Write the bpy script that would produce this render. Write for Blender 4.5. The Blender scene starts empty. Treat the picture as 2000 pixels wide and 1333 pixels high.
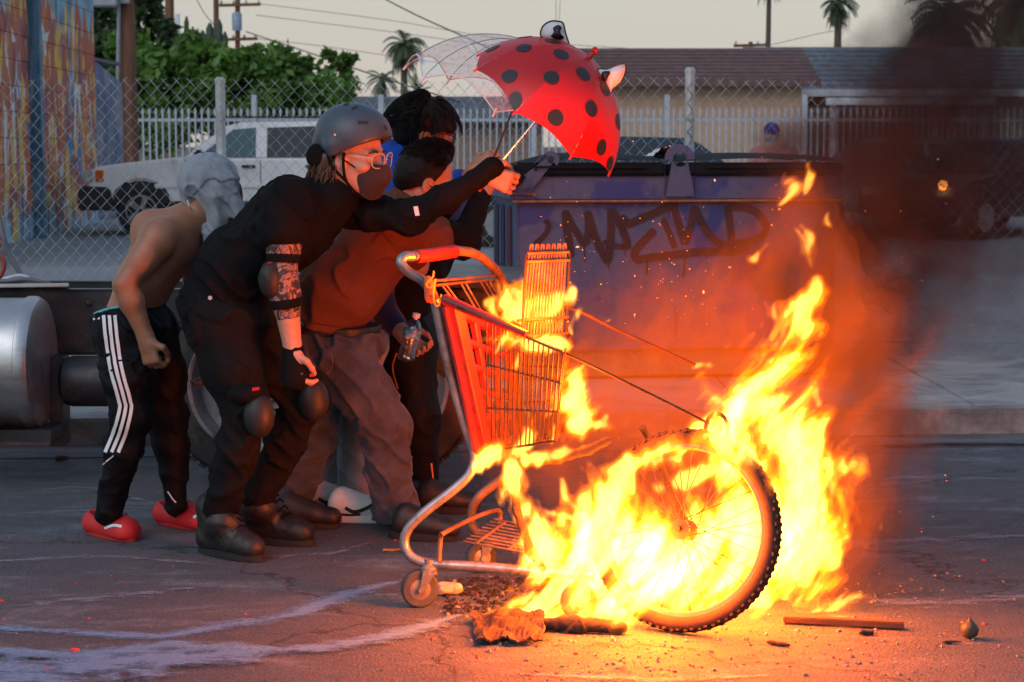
import bpy, bmesh, math, random
import numpy as np
from mathutils import Vector, Matrix, noise as mnoise
from mathutils.bvhtree import BVHTree

# ------------------------------------------------------------------ camera, sky, sun, exposure
SC = bpy.context.scene
COL = SC.collection
F, HC = 3600.0, 1.405                      # focal length in pixels of a 2000 px wide frame, eye height
PITCH = math.atan((666.5 - 284.0) / F)
cam_d = bpy.data.cameras.new('camera'); cam = bpy.data.objects.new('camera', cam_d); COL.objects.link(cam)
cam.location = (0, 0, HC); cam.rotation_euler = (math.pi / 2 - PITCH, 0, 0)
cam_d.sensor_width = 36; cam_d.lens = F * 36 / 2000
cam_d.clip_start = 0.1; cam_d.clip_end = 2000
cam_d.dof.use_dof = True; cam_d.dof.focus_distance = 6.1; cam_d.dof.aperture_fstop = 8.0
SC.camera = cam

world = bpy.data.worlds.new('World'); SC.world = world; world.use_nodes = True
wn, wl = world.node_tree.nodes, world.node_tree.links
bg = wn['Background']
sky = wn.new('ShaderNodeTexSky'); sky.sky_type = 'NISHITA'; sky.sun_disc = False
SUN_EL, SUN_AZ = math.radians(38), math.radians(215)
sky.sun_elevation = SUN_EL; sky.sun_rotation = SUN_AZ
sky.air_density = 1.6; sky.dust_density = .6; sky.ozone_density = 3.0
# evening haze: a warm pale layer towards the horizon over the blue of the zenith
wtc = wn.new('ShaderNodeTexCoord'); wsep = wn.new('ShaderNodeSeparateXYZ'); wl.new(wtc.outputs['Generated'], wsep.inputs[0])
wmr = wn.new('ShaderNodeMapRange'); wmr.interpolation_type = 'SMOOTHSTEP'
for k_, v_ in (('From Min', 0.0), ('From Max', 0.5), ('To Min', .88), ('To Max', .22)): wmr.inputs[k_].default_value = v_
wl.new(wsep.outputs[2], wmr.inputs[0])
hazem = wn.new('ShaderNodeMix'); hazem.data_type = 'RGBA'; wl.new(wmr.outputs[0], hazem.inputs[0])
wl.new(sky.outputs[0], hazem.inputs[6]); hazem.inputs[7].default_value = (3.62, 3.34, 3.20, 1)
wl.new(hazem.outputs[2], bg.inputs['Color']); bg.inputs['Strength'].default_value = 0.15

sun_d = bpy.data.lights.new('sun', 'SUN'); sun = bpy.data.objects.new('sun', sun_d); COL.objects.link(sun)
sun_d.energy = 0.7; sun_d.angle = math.radians(40); sun_d.color = (1.0, 0.96, 0.92)
sd = Vector((math.sin(SUN_AZ) * math.cos(SUN_EL), math.cos(SUN_AZ) * math.cos(SUN_EL), math.sin(SUN_EL)))
sun.rotation_euler = (-sd).to_track_quat('-Z', 'Y').to_euler()

SC.render.engine = 'CYCLES'
SC.view_settings.view_transform = 'Standard'; SC.view_settings.look = 'None'
SC.view_settings.exposure = 0.0; SC.view_settings.gamma = 1.0
SC.cycles.use_denoising = True
SC.cycles.max_bounces = 6; SC.cycles.diffuse_bounces = 2; SC.cycles.glossy_bounces = 2
SC.cycles.transmission_bounces = 6; SC.cycles.volume_bounces = 0; SC.cycles.transparent_max_bounces = 24
SC.cycles.sample_clamp_indirect = 4.0
SC.cycles.volume_step_rate = 2.0; SC.cycles.volume_max_steps = 32
SC.cycles.use_adaptive_sampling = True; SC.cycles.adaptive_threshold = .02; SC.cycles.adaptive_min_samples = 24
SC.cycles.caustics_reflective = False; SC.cycles.caustics_refractive = False

# ------------------------------------------------------------------ helpers
random.seed(7); rng = np.random.default_rng(7)
R = math.radians
CP, SP = math.cos(PITCH), math.sin(PITCH)
def P(px, py, Y):
    """world point seen at photograph pixel (px, py) at distance Y"""
    u, v = px - 1000.0, 666.5 - py
    dx, dy, dz = u, F * CP + v * SP, -F * SP + v * CP
    t = Y / dy
    return Vector((dx * t, Y, HC + dz * t))
def G(px, py, z=0.0):
    u, v = px - 1000.0, 666.5 - py
    dx, dy, dz = u, F * CP + v * SP, -F * SP + v * CP
    t = (z - HC) / dz
    return Vector((dx * t, dy * t, z))
V = Vector

def tag(o, label=None, cat=None, group=None, kind=None):
    if label: o['label'] = label
    if cat: o['category'] = cat
    if group: o['group'] = group
    if kind: o['kind'] = kind
    return o
def empty(name, loc, label, cat, group=None):
    o = bpy.data.objects.new(name, None); COL.objects.link(o); o.location = loc
    o.empty_display_size = .1
    return tag(o, label, cat, group)
def world_loc(o):
    l = V((0, 0, 0))
    while o is not None: l += o.location; o = o.parent
    return l
def put(name, me, parent=None, loc=None):
    """link a mesh whose vertices are in world coordinates (or local ones when loc is given)"""
    o = bpy.data.objects.new(name, me); COL.objects.link(o)
    base = world_loc(parent) if parent else V((0, 0, 0))
    o.location = (V(loc) if loc is not None else V((0, 0, 0))) - base
    if parent: o.parent = parent
    return o
def mk(verts, faces, mat, smooth=False, name='m'):
    me = bpy.data.meshes.new(name)
    if isinstance(verts, np.ndarray): 
        faces = np.asarray(faces)
        me.vertices.add(len(verts)); me.vertices.foreach_set('co', verts.astype(np.float32).ravel())
        k = faces.shape[1]; n = len(faces)
        me.loops.add(n * k); me.loops.foreach_set('vertex_index', faces.astype(np.int32).ravel())
        me.polygons.add(n); me.polygons.foreach_set('loop_start', np.arange(0, n * k, k, dtype=np.int32))
        me.polygons.foreach_set('loop_total', np.full(n, k, dtype=np.int32))
        me.update(calc_edges=True); me.validate()
    else:
        me.from_pydata([tuple(v) for v in verts], [], faces)
    if mat:
        for m in (mat if isinstance(mat, (list, tuple)) else [mat]): me.materials.append(m)
    if smooth: me.polygons.foreach_set('use_smooth', [True] * len(me.polygons))
    me.update(); return me

def frame(d, up=V((0, 0, 1))):
    d = d.normalized()
    if abs(d.dot(up)) > .97: up = V((0, 1, 0)) if abs(d.y) < .9 else V((1, 0, 0))
    a = d.cross(up).normalized(); return a, a.cross(d).normalized(), d
def smooth_path(pts, sub=4):
    """Catmull-Rom through points"""
    pts = [V(p) for p in pts]
    if len(pts) < 3: return pts
    ext = [pts[0] * 2 - pts[1]] + pts + [pts[-1] * 2 - pts[-2]]
    out = []
    for i in range(1, len(ext) - 2):
        a, b, c, d = ext[i - 1], ext[i], ext[i + 1], ext[i + 2]
        for k in range(sub):
            t = k / sub
            out.append(.5 * (2 * b + (c - a) * t + (2 * a - 5 * b + 4 * c - d) * t * t + (3 * b - a - 3 * c + d) * t ** 3))
    out.append(pts[-1]); return out
class MB:
    def __init__(s): s.v, s.f = [], []
    def quad_face(s, pts):
        n = len(s.v); s.v += [V(p) for p in pts]; s.f.append(tuple(range(n, n + len(pts)))); return s
    def box(s, c, size, rot=None):
        n = len(s.v); c = V(c); h = V(size) / 2
        for x in (-1, 1):
            for y in (-1, 1):
                for z in (-1, 1):
                    p = V((x * h.x, y * h.y, z * h.z))
                    if rot is not None: p = rot @ p
                    s.v.append(c + p)
        for f in ((0, 1, 3, 2), (4, 6, 7, 5), (0, 4, 5, 1), (2, 3, 7, 6), (0, 2, 6, 4), (1, 5, 7, 3)): s.f.append(tuple(n + i for i in f))
        return s
    def bar(s, a, b, w, t, up=V((0, 0, 1))):
        a, b = V(a), V(b); x, y, d = frame(b - a, up)
        s.box((a + b) / 2, (1, 1, 1), Matrix((x * w, y * t, d * (b - a).length)).transposed()); return s
    def tube(s, pts, r, n=8, caps=True, up=V((0, 0, 1))):
        pts = [V(p) for p in pts]; m = len(pts); base = len(s.v)
        rs = r if isinstance(r, (list, tuple)) else [r] * m
        ax = None
        for i, p in enumerate(pts):
            d = (pts[min(i + 1, m - 1)] - pts[max(i - 1, 0)])
            if d.length < 1e-9: d = V((0, 0, 1))
            if ax is None: x, y, d = frame(d, up)
            else:
                d = d.normalized(); x = (ax - d * ax.dot(d))
                x = x.normalized() if x.length > 1e-6 else frame(d)[0]
                y = x.cross(d)
            ax = x
            for k in range(n):
                a = 2 * math.pi * k / n
                s.v.append(p + (x * math.cos(a) + y * math.sin(a)) * rs[i])
        for i in range(m - 1):
            for k in range(n):
                k2 = (k + 1) % n
                s.f.append((base + i * n + k, base + i * n + k2, base + (i + 1) * n + k2, base + (i + 1) * n + k))
        if caps:
            s.f.append(tuple(base + k for k in reversed(range(n)))); s.f.append(tuple(base + (m - 1) * n + k for k in range(n)))
        return s
    def lathe(s, c, axis, prof, n=24, close=False, cap0=True):
        """prof: list of (radius, height along axis)"""
        c, axis = V(c), V(axis); x, y, d = frame(axis); base = len(s.v); m = len(prof)
        for r, h in prof:
            for k in range(n):
                a = 2 * math.pi * k / n
                s.v.append(c + d * h + (x * math.cos(a) + y * math.sin(a)) * r)
        rng_ = range(m if close else m - 1)
        for i in rng_:
            j = (i + 1) % m
            for k in range(n):
                k2 = (k + 1) % n
                s.f.append((base + i * n + k, base + i * n + k2, base + j * n + k2, base + j * n + k))
        if not close:
            if cap0: s.f.append(tuple(base + k for k in range(n)))
            s.f.append(tuple(base + (m - 1) * n + k for k in range(n)))
        return s
    def prism(s, poly, fa, fb):
        """poly of 2-D points; fa, fb map them to the two 3-D faces"""
        n = len(s.v); k = len(poly)
        s.v += [V(fa(*p)) for p in poly] + [V(fb(*p)) for p in poly]
        s.f.append(tuple(n + i for i in range(k))); s.f.append(tuple(n + k + i for i in reversed(range(k))))
        for i in range(k):
            j = (i + 1) % k; s.f.append((n + i, n + k + i, n + k + j, n + j))
        return s
    def grid(s, fn, nu, nv, closed_u=False):
        base = len(s.v)
        for i in range(nu + 1):
            for j in range(nv + 1): s.v.append(V(fn(i / nu, j / nv)))
        for i in range(nu):
            for j in range(nv):
                a = base + i * (nv + 1) + j; s.f.append((a, a + 1, a + nv + 2, a + nv + 1))
        return s
    def mesh(s, mat, smooth=False, bevel=0, seg=2, fix=True):
        me = mk(s.v, s.f, mat, False)
        if fix or bevel:
            bm = bmesh.new(); bm.from_mesh(me)
            if bevel:
                bmesh.ops.remove_doubles(bm, verts=bm.verts, dist=1e-5)
                ed = [e for e in bm.edges if len(e.link_faces) == 2 and e.calc_face_angle(0) > .5]
                try: bmesh.ops.bevel(bm, geom=ed, offset=bevel, segments=seg, affect='EDGES', clamp_overlap=True)
                except Exception: pass
            bmesh.ops.recalc_face_normals(bm, faces=bm.faces)
            big = [f for f in bm.faces if len(f.verts) > 4]
            if big: bmesh.ops.triangulate(bm, faces=big)
            bm.to_mesh(me); bm.free()
        if smooth: me.shade_smooth() if hasattr(me, 'shade_smooth') else None
        if smooth:
            try: me.set_sharp_from_angle(angle=R(40))
            except Exception: pass
        me.update(); return me
    def obj(s, name, mat, parent=None, smooth=False, bevel=0, seg=2, fix=True):
        return put(name, s.mesh(mat, smooth, bevel, seg, fix), parent)

# ------------------------------------------------------------------ materials
def nodes(name):
    m = bpy.data.materials.new(name); m.use_nodes = True
    nt = m.node_tree; return m, nt, nt.nodes['Principled BSDF']
def add(nt, t, **kw):
    n = nt.nodes.new(t)
    for k, v in kw.items():
        if k.startswith('i_'):
            key = k[2:]; key = int(key) if key.isdigit() else key.replace('_', ' ')
            n.inputs[key].default_value = v
        else: setattr(n, k, v)
    return n
def noise_n(nt, scale, detail=4, rough=.6, coord='Object', stretch=None, dist=0):
    tc = add(nt, 'ShaderNodeTexCoord'); src = tc.outputs[coord]
    if stretch:
        mp = add(nt, 'ShaderNodeMapping'); mp.inputs['Scale'].default_value = stretch
        nt.links.new(src, mp.inputs[0]); src = mp.outputs[0]
    n = add(nt, 'ShaderNodeTexNoise'); n.inputs['Scale'].default_value = scale; n.inputs['Detail'].default_value = detail
    n.inputs['Roughness'].default_value = rough; n.inputs['Distortion'].default_value = dist
    nt.links.new(src, n.inputs['Vector']); return n
def ramp(nt, src, stops, interp='LINEAR'):
    r = add(nt, 'ShaderNodeValToRGB'); r.color_ramp.interpolation = interp
    e = r.color_ramp.elements
    while len(e) < len(stops): e.new(.5)
    for k, (p, c) in enumerate(stops):
        e[k].position = p; e[k].color = (c if hasattr(c, '__len__') else (c, c, c)) if hasattr(c, '__len__') and len(c) == 4 else ((*c, 1) if hasattr(c, '__len__') else (c, c, c, 1))
    nt.links.new(src, r.inputs[0]); return r
def mix(nt, fac, a, b, mode='MIX'):
    m = add(nt, 'ShaderNodeMix'); m.data_type = 'RGBA'; m.blend_type = mode
    for inp, val in ((m.inputs[0], fac), (m.inputs[6], a), (m.inputs[7], b)):
        if hasattr(val, 'is_output') or isinstance(val, bpy.types.NodeSocket): nt.links.new(val, inp)
        elif hasattr(val, '__len__'): inp.default_value = (*val, 1) if len(val) == 3 else val
        else: inp.default_value = val
    return m.outputs[2]
def bump_to(nt, bs, src, strength, dist=.01):
    b = add(nt, 'ShaderNodeBump'); b.inputs['Strength'].default_value = strength; b.inputs['Distance'].default_value = dist
    nt.links.new(src, b.inputs['Height']); nt.links.new(b.outputs[0], bs.inputs['Normal'])
def M(name, col, rough=.6, metal=0.0, var=.25, vscale=6, bump=.15, bscale=60, bdist=.004, dirt=None, dirt_amt=.5, dscale=3, stretch=None, spec=.5, sheen=0):
    m, nt, bs = nodes(name)
    n = noise_n(nt, vscale, 5, .65, stretch=stretch)
    lo = tuple(c * (1 - var) for c in col); hi = tuple(min(1, c * (1 + var)) for c in col)
    out = ramp(nt, n.outputs[0], [(.3, lo), (.7, hi)]).outputs[0]
    if dirt:
        d = noise_n(nt, dscale, 8, .7, stretch=stretch, dist=.4)
        out = mix(nt, ramp(nt, d.outputs[0], [(.5 + .12 - dirt_amt * .3, 0.0), (.72, 1.0)]).outputs[0], out, dirt)
    nt.links.new(out, bs.inputs['Base Color'])
    bs.inputs['Roughness'].default_value = rough; bs.inputs['Metallic'].default_value = metal
    bs.inputs['Specular IOR Level'].default_value = spec
    if sheen:
        bs.inputs['Sheen Weight'].default_value = sheen
    if rough > .15:
        rn = noise_n(nt, vscale * 2.3, 4, .6)
        rr = add(nt, 'ShaderNodeMapRange'); rr.inputs['To Min'].default_value = max(.05, rough - .12); rr.inputs['To Max'].default_value = min(1, rough + .12)
        nt.links.new(rn.outputs[0], rr.inputs[0]); nt.links.new(rr.outputs[0], bs.inputs['Roughness'])
    if bump:
        b = noise_n(nt, bscale, 6, .7); bump_to(nt, bs, b.outputs[0], bump, bdist)
    return m
def emis(name, col, st):
    m, nt, bs = nodes(name); bs.inputs['Base Color'].default_value = (*col, 1)
    bs.inputs['Emission Color'].default_value = (*col, 1); bs.inputs['Emission Strength'].default_value = st; return m
def glass(name, col=(.02, .03, .035), rough=.05, alpha=None):
    m, nt, bs = nodes(name); bs.inputs['Base Color'].default_value = (*col, 1); bs.inputs['Roughness'].default_value = rough
    bs.inputs['Specular IOR Level'].default_value = .6
    if alpha is not None: bs.inputs['Alpha'].default_value = alpha
    return m
def bilin(a, b, c, d):
    """a(0,0) b(1,0) c(1,1) d(0,1)"""
    a, b, c, d = map(V, (a, b, c, d))
    return lambda u, v: (a * (1 - u) + b * u) * (1 - v) + (d * (1 - u) + c * u) * v
# ================================================================== SETTING
def KY(x): return 8.72 + .075 * x            # kerb line
FY = 11.25                                    # chain-link fence line
# ---- materials of the ground
def asphalt(name, base, chalk=True):
    m, nt, bs = nodes(name)
    big = noise_n(nt, .9, 6, .6); fine = noise_n(nt, 120, 3, .7); mid = noise_n(nt, 9, 6, .7, dist=.6)
    c = ramp(nt, big.outputs[0], [(.3, tuple(b * .75 for b in base)), (.72, tuple(b * 1.25 for b in base))]).outputs[0]
    c = mix(nt, ramp(nt, fine.outputs[0], [(.45, 0.0), (.75, 1.0)]).outputs[0], c, tuple(min(1, b * 2.4) for b in base))
    c = mix(nt, ramp(nt, mid.outputs[0], [(.56, 0.0), (.8, .6)]).outputs[0], c, tuple(b * .35 for b in base))
    if chalk:      # pale powder smeared over the tarmac
        st = noise_n(nt, 1.1, 8, .72, stretch=(1.0, 3.4, 1), dist=1.2)
        br = noise_n(nt, 22, 6, .8)
        f = add(nt, 'ShaderNodeMath', operation='MULTIPLY')
        nt.links.new(ramp(nt, st.outputs[0], [(.53, 0.0), (.68, 1.0)]).outputs[0], f.inputs[0])
        nt.links.new(ramp(nt, br.outputs[0], [(.4, 0.12), (.72, .85)]).outputs[0], f.inputs[1])
        c = mix(nt, f.outputs[0], c, (.30, .34, .39))
        # thin cracks
        vo = add(nt, 'ShaderNodeTexVoronoi'); vo.feature = 'DISTANCE_TO_EDGE'; vo.inputs['Scale'].default_value = .55
        wv = noise_n(nt, 3, 5, .6); ad = add(nt, 'ShaderNodeVectorMath', operation='MULTIPLY_ADD')
        ad.inputs[1].default_value = (.5, .5, .5); nt.links.new(wv.outputs['Color'], ad.inputs[0])
        tc = add(nt, 'ShaderNodeTexCoord'); nt.links.new(tc.outputs['Object'], ad.inputs[2]); nt.links.new(ad.outputs[0], vo.inputs['Vector'])
        c = mix(nt, ramp(nt, vo.outputs['Distance'], [(.0, .7), (.007, 0.0)]).outputs[0], c, (.012, .012, .013))
    nt.links.new(c, bs.inputs['Base Color'])
    rr = ramp(nt, mid.outputs[0], [(.3, .62), (.7, .92)]); nt.links.new(rr.outputs[0], bs.inputs['Roughness'])
    bs.inputs['Specular IOR Level'].default_value = .35
    hb = add(nt, 'ShaderNodeMath', operation='ADD'); nt.links.new(fine.outputs[0], hb.inputs[0]); nt.links.new(mid.outputs[0], hb.inputs[1])
    bump_to(nt, bs, hb.outputs[0], .75, .012); return m
m_road = asphalt('asphalt_road', (.070, .078, .090))
m_yard = asphalt('asphalt_yard', (.20, .22, .235), False)
m_conc = M('concrete', (.34, .335, .325), .85, var=.22, vscale=2.2, bump=.4, bscale=55, dirt=(.10, .095, .09), dirt_amt=.55, dscale=2.6)
m_kerb = M('kerb_concrete', (.27, .265, .26), .85, var=.28, vscale=3, bump=.5, bscale=40, dirt=(.06, .06, .06), dirt_amt=.75, dscale=4)
m_earth = M('earth', (.12, .11, .09), .95, bscale=20)

tag(MB().quad_face([(-700, -40, -.06), (700, -40, -.06), (700, 1500, -.06), (-700, 1500, -.06)]).obj('ground', m_earth), kind='structure')
tag(MB().quad_face([(-60, -8, 0), (60, -8, 0), (60, KY(60), 0), (-60, KY(-60), 0)]).obj('road', m_road), kind='structure')
tag(MB().quad_face([(-60, FY + .05, .10), (60, FY + .05, .10), (60, 120, .10), (-60, 120, .10)]).obj('yard_pavement', m_yard), kind='structure')
# pavement of slabs, kerb of stones, gutter
walk = tag(MB().quad_face([(-40, KY(-40) + .15, .085), (40, KY(40) + .15, .085), (40, FY + .1, .085), (-40, FY + .1, .085)]).obj('pavement', m_kerb), kind='structure')
for i in range(-9, 10):
    x0, x1 = i * 1.15, i * 1.15 + 1.138
    for j in range(2):
        fa = lambda x, j=j: KY(x) + .17 + (FY - KY(x) - .17) * j / 2
        dz = random.uniform(-.004, .004)
        z = .12 + dz
        b = MB().prism([(0, 0), (1, 0), (1, 1), (0, 1)], lambda u, v: (x0 + u * (x1 - x0), fa(x0 + u * (x1 - x0)) + v * ((FY - KY(x0) - .17) / 2 - .012), .05),
                       lambda u, v: (x0 + u * (x1 - x0), fa(x0 + u * (x1 - x0)) + v * ((FY - KY(x0) - .17) / 2 - .012), z))
        b.obj('slab', m_conc, walk, bevel=.006, seg=1)
kerb = tag(MB().box((0, KY(0) + .16, .02), (60, .02, .06), Matrix.Rotation(math.atan(.075), 3, 'Z')).obj('kerb', m_kerb), kind='structure')
for i in range(-7, 8):
    x0, x1 = i * 1.5, i * 1.5 + 1.488
    b = MB().prism([(0, -.05), (.155, -.05), (.155, .124), (.02, .124)], lambda y, z: (x0, KY(x0) + y, z), lambda y, z: (x1, KY(x1) + y, z))
    b.obj('kerb_stone', m_kerb, kerb, bevel=.012)
gut = MB().quad_face([(-40, KY(-40) - .36, .004), (40, KY(40) - .36, .004), (40, KY(40) + .02, .004), (-40, KY(-40) + .02, .004)])
tag(gut.obj('gutter', M('gutter_concrete', (.15, .15, .155), .8, var=.4, vscale=3, bump=.5, bscale=45, dirt=(.035, .035, .037), dirt_amt=.9, dscale=2.2, stretch=(.6, 3, 1))), kind='structure')

# ---- dried pale stains running along the road (flat spills with ragged edges)
def stain_mat(name, col, thr):
    m, nt, bs = nodes(name)
    at = add(nt, 'ShaderNodeAttribute', attribute_name='mid')
    n1 = noise_n(nt, 4.5, 8, .7, dist=1.4, stretch=(1, 2.2, 1)); n2 = noise_n(nt, 60, 5, .8)
    a = add(nt, 'ShaderNodeMath', operation='MULTIPLY_ADD'); a.inputs[1].default_value = 1.9; nt.links.new(n1.outputs[0], a.inputs[0]); nt.links.new(at.outputs['Fac'], a.inputs[2])
    b = add(nt, 'ShaderNodeMath', operation='MULTIPLY_ADD'); b.inputs[1].default_value = .7; nt.links.new(n2.outputs[0], b.inputs[0]); nt.links.new(a.outputs[0], b.inputs[2])
    mr = add(nt, 'ShaderNodeMapRange'); mr.inputs['From Min'].default_value = thr + .85; mr.inputs['From Max'].default_value = thr + 1.35; mr.inputs['To Max'].default_value = .75
    nt.links.new(b.outputs[0], mr.inputs[0]); nt.links.new(mr.outputs[0], bs.inputs['Alpha'])
    cv = ramp(nt, n2.outputs[0], [(.3, tuple(c * .6 for c in col)), (.7, col)]); nt.links.new(cv.outputs[0], bs.inputs['Base Color'])
    bs.inputs['Roughness'].default_value = .7; return m
def stain(pts, w, mat, z):
    path = smooth_path([G(*p) for p in pts], 8); n = len(path); vs, fs, at = [], [], []
    for i, p in enumerate(path):
        d = path[min(i + 1, n - 1)] - path[max(i - 1, 0)]; s = V((-d.y, d.x, 0)).normalized()
        ww = w * (.55 + .6 * mnoise.noise(V((i * .35, w * 31, 2))) ** 2 + .5 * abs(mnoise.noise(V((i * .2, w * 7, 5))))) * min(1, (min(i, n - 1 - i) + 1) / 5)
        for k in range(7):
            t = k / 3 - 1; vs.append(V((p.x, p.y, z)) + s * (t * ww)); at.append(1 - abs(t))
    for i in range(n - 1):
        for k in range(6): a = i * 7 + k; fs.append((a, a + 1, a + 8, a + 7))
    me = mk(vs, fs, mat); a = me.attributes.new('mid', 'FLOAT', 'POINT'); a.data.foreach_set('value', at)
    return tag(put('road_stain', me), kind='structure')
m_st1 = stain_mat('pale_stain', (.20, .38, .62), .86); m_st2 = stain_mat('grey_smear', (.34, .38, .46), 1.18)
stain([(-60, 1228), (120, 1236), (300, 1246), (430, 1226), (560, 1206), (660, 1168), (790, 1135)], .13, m_st1, .004)
stain([(-60, 1272), (150, 1285), (330, 1266), (520, 1275), (680, 1262), (800, 1237), (900, 1205)], .14, m_st1, .008)
stain([(-80, 1322), (120, 1315), (250, 1302), (400, 1292), (540, 1272)], .36, m_st1, .012)
for pts, w, m_ in (([(0, 1190), (180, 1170), (380, 1150)], .24, m_st2), ([(60, 960), (180, 955), (300, 985)], .16, m_st2), ([(0, 1010), (140, 1000), (310, 1000)], .10, m_st2), ([(470, 1090), (640, 1082), (730, 1060)], .16, m_st2),
                   ([(1640, 1165), (1780, 1180), (2050, 1165)], .25, m_st2), ([(1500, 1070), (1700, 1062), (2050, 1045)], .28, m_st2), ([(1600, 950), (1780, 935), (2050, 940)], .22, m_st2), ([(1650, 880), (1800, 872), (2050, 870)], .10, m_st1),
                   ([(820, 886), (900, 884), (1000, 883)], .05, m_st1), ([(1000, 1318), (1250, 1328), (1500, 1322)], .15, m_st2), ([(-40, 1100), (200, 1090), (420, 1105)], .2, m_st2)): stain(pts, w, m_, .004)

# ================================================================== BACKGROUND
# ---- mural block wall on the left
A0, A1 = V((-6.42, 18.5, .10)), V((-7.02, 31.2, .10))
wdir = (A1 - A0).normalized(); wnor = V((wdir.y, -wdir.x, 0))
if wnor.x < 0: wnor = -wnor
wroot = empty('mural_wall', A0, 'tall block wall painted with red, yellow and blue dripping mural', 'wall')
def mural_mat():
    m, nt, bs = nodes('mural_paint')
    tc = add(nt, 'ShaderNodeTexCoord')
    geo = add(nt, 'ShaderNodeNewGeometry')
    sep = add(nt, 'ShaderNodeSeparateXYZ'); nt.links.new(geo.outputs['Position'], sep.inputs[0])
    def nz(sc, stretch, det=5, dist=1.0, off=0):
        mp = add(nt, 'ShaderNodeMapping'); mp.inputs['Scale'].default_value = stretch; mp.inputs['Location'].default_value = (off, off, off)
        nt.links.new(geo.outputs['Position'], mp.inputs[0])
        n = add(nt, 'ShaderNodeTexNoise'); n.inputs['Scale'].default_value = sc; n.inputs['Detail'].default_value = det; n.inputs['Distortion'].default_value = dist
        nt.links.new(mp.outputs[0], n.inputs['Vector']); return n.outputs[0]
    streak = nz(1.0, (0, .8, .38), 6, 1.8); s2 = nz(1.0, (0, 1.3, .55), 5, 2.2, 9); s3 = nz(1.0, (0, 1.9, .8), 4, 2.4, 21); s4 = nz(1.0, (0, .8, .5), 4, 2.0, 40)
    c = ramp(nt, streak, [(.28, (.10, .06, .10)), (.40, (.42, .10, .06)), (.5, (.58, .18, .09)), (.6, (.20, .08, .12)), (.72, (.60, .26, .09))]).outputs[0]
    c = mix(nt, ramp(nt, s2, [(.53, 0.0), (.56, 1.0)]).outputs[0], c, (.70, .46, .10))
    c = mix(nt, ramp(nt, s3, [(.60, 0.0), (.62, 1.0)]).outputs[0], c, (.66, .66, .68))
    c = mix(nt, ramp(nt, s4, [(.60, 0.0), (.63, 1.0)]).outputs[0], c, (.05, .22, .52))
    # blue dripping band along the top and blue wash at the foot
    edge = nz(1.0, (0, 2.0, .15), 4, 1.4, 60)
    h = add(nt, 'ShaderNodeMath', operation='MULTIPLY_ADD'); h.inputs[1].default_value = 2.6; nt.links.new(edge, h.inputs[0]); nt.links.new(sep.outputs[2], h.inputs[2])
    fr = add(nt, 'ShaderNodeMapRange'); fr.inputs['From Min'].default_value = 4.7; fr.inputs['From Max'].default_value = 4.85; nt.links.new(h.outputs[0], fr.inputs[0])
    bl = ramp(nt, s2, [(.35, (.13, .36, .60)), (.5, (.22, .52, .72)), (.62, (.20, .21, .25)), (.7, (.12, .22, .40))]).outputs[0]
    c = mix(nt, fr.outputs[0], c, bl)
    fl = add(nt, 'ShaderNodeMapRange'); fl.inputs['From Min'].default_value = 1.75; fl.inputs['From Max'].default_value = 1.55; nt.links.new(h.outputs[0], fl.inputs[0])
    c = mix(nt, fl.outputs[0], c, ramp(nt, s3, [(.4, (.20, .13, .16)), (.55, (.30, .55, .70))]).outputs[0])
    nt.links.new(c, bs.inputs['Base Color']); bs.inputs['Roughness'].default_value = .8
    b = noise_n(nt, 14, 6, .7); bump_to(nt, bs, b.outputs[0], .35, .01); return m
m_mural = mural_mat(); m_joint = M('mortar', (.16, .13, .14), .9)
L = (A1 - A0).length
MB().prism([(0, 0), (L, 0), (L, 4.9), (0, 4.9)], lambda u, z: A0 + wdir * u + V((0, 0, z)) - wnor * .03, lambda u, z: A0 + wdir * u + V((0, 0, z)) - wnor * .3).obj('core', m_joint, wroot)
bw, bh = L / 22, .35
rotw = Matrix((wdir, wnor, V((0, 0, 1)))).transposed()
blk = MB().box((0, 0, 0), (bw - .008, .06, bh - .007), rotw).mesh(m_mural, bevel=.003, seg=1)
blk_h = MB().box((0, 0, 0), (bw / 2 - .008, .06, bh - .007), rotw).mesh(m_mural, bevel=.006, seg=1)
for r in range(13):
    for i in range(22 if r % 2 == 0 else 23):
        if r % 2 == 0: u, me = (i + .5) * bw, blk
        elif i in (0, 22): u, me = (.25 if i == 0 else 21.75) * bw, blk_h
        else: u, me = i * bw, blk
        put('block', me, wroot, A0 + wdir * u + V((0, 0, (r + .5) * bh)) + wnor * random.uniform(-.003, .003))
for uu in (7.6,):   # painted pilaster / downpipe
    MB().box(A0 + wdir * uu + wnor * .10 + V((0, 0, 2.4)), (.22, .16, 4.8), rotw).obj('pilaster', M('pilaster_blue', (.06, .15, .24), .7, var=.6, vscale=2, stretch=(1, 1, .3), dirt=(.25, .48, .62), dirt_amt=.5), wroot, bevel=.02)
MB().box(A0 + wdir * (L * .5) + V((0, 0, 4.95)) - wnor * .1, (L, .5, .12), rotw).obj('coping', m_joint, wroot)
w2 = empty('low_painted_wall', P(196, 430, 33), 'low blue and grey painted wall beyond the end of the mural', 'wall')
b0, b1 = V((-7.35, 31.6, .1)), V((-7.25, 34.6, .1))
m_low = M('low_wall_paint', (.10, .14, .25), .8, var=.5, vscale=1.2, dirt=(.42, .40, .42), dirt_amt=.6, dscale=1.6, stretch=(1, 1, .35))
MB().prism([(0, 0), (1, 0), (1, 2.45), (0, 3.0)], lambda u, z: b0.lerp(b1, u) + V((0, 0, z)), lambda u, z: b0.lerp(b1, u) + V((-.25, 0, z))).obj('wall_body', m_low, w2, bevel=.02)
MB().box(b0.lerp(b1, .5) + V((-.12, 0, 2.8)), (.3, 3.05, .06)).obj('coping', m_joint, w2)

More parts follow.
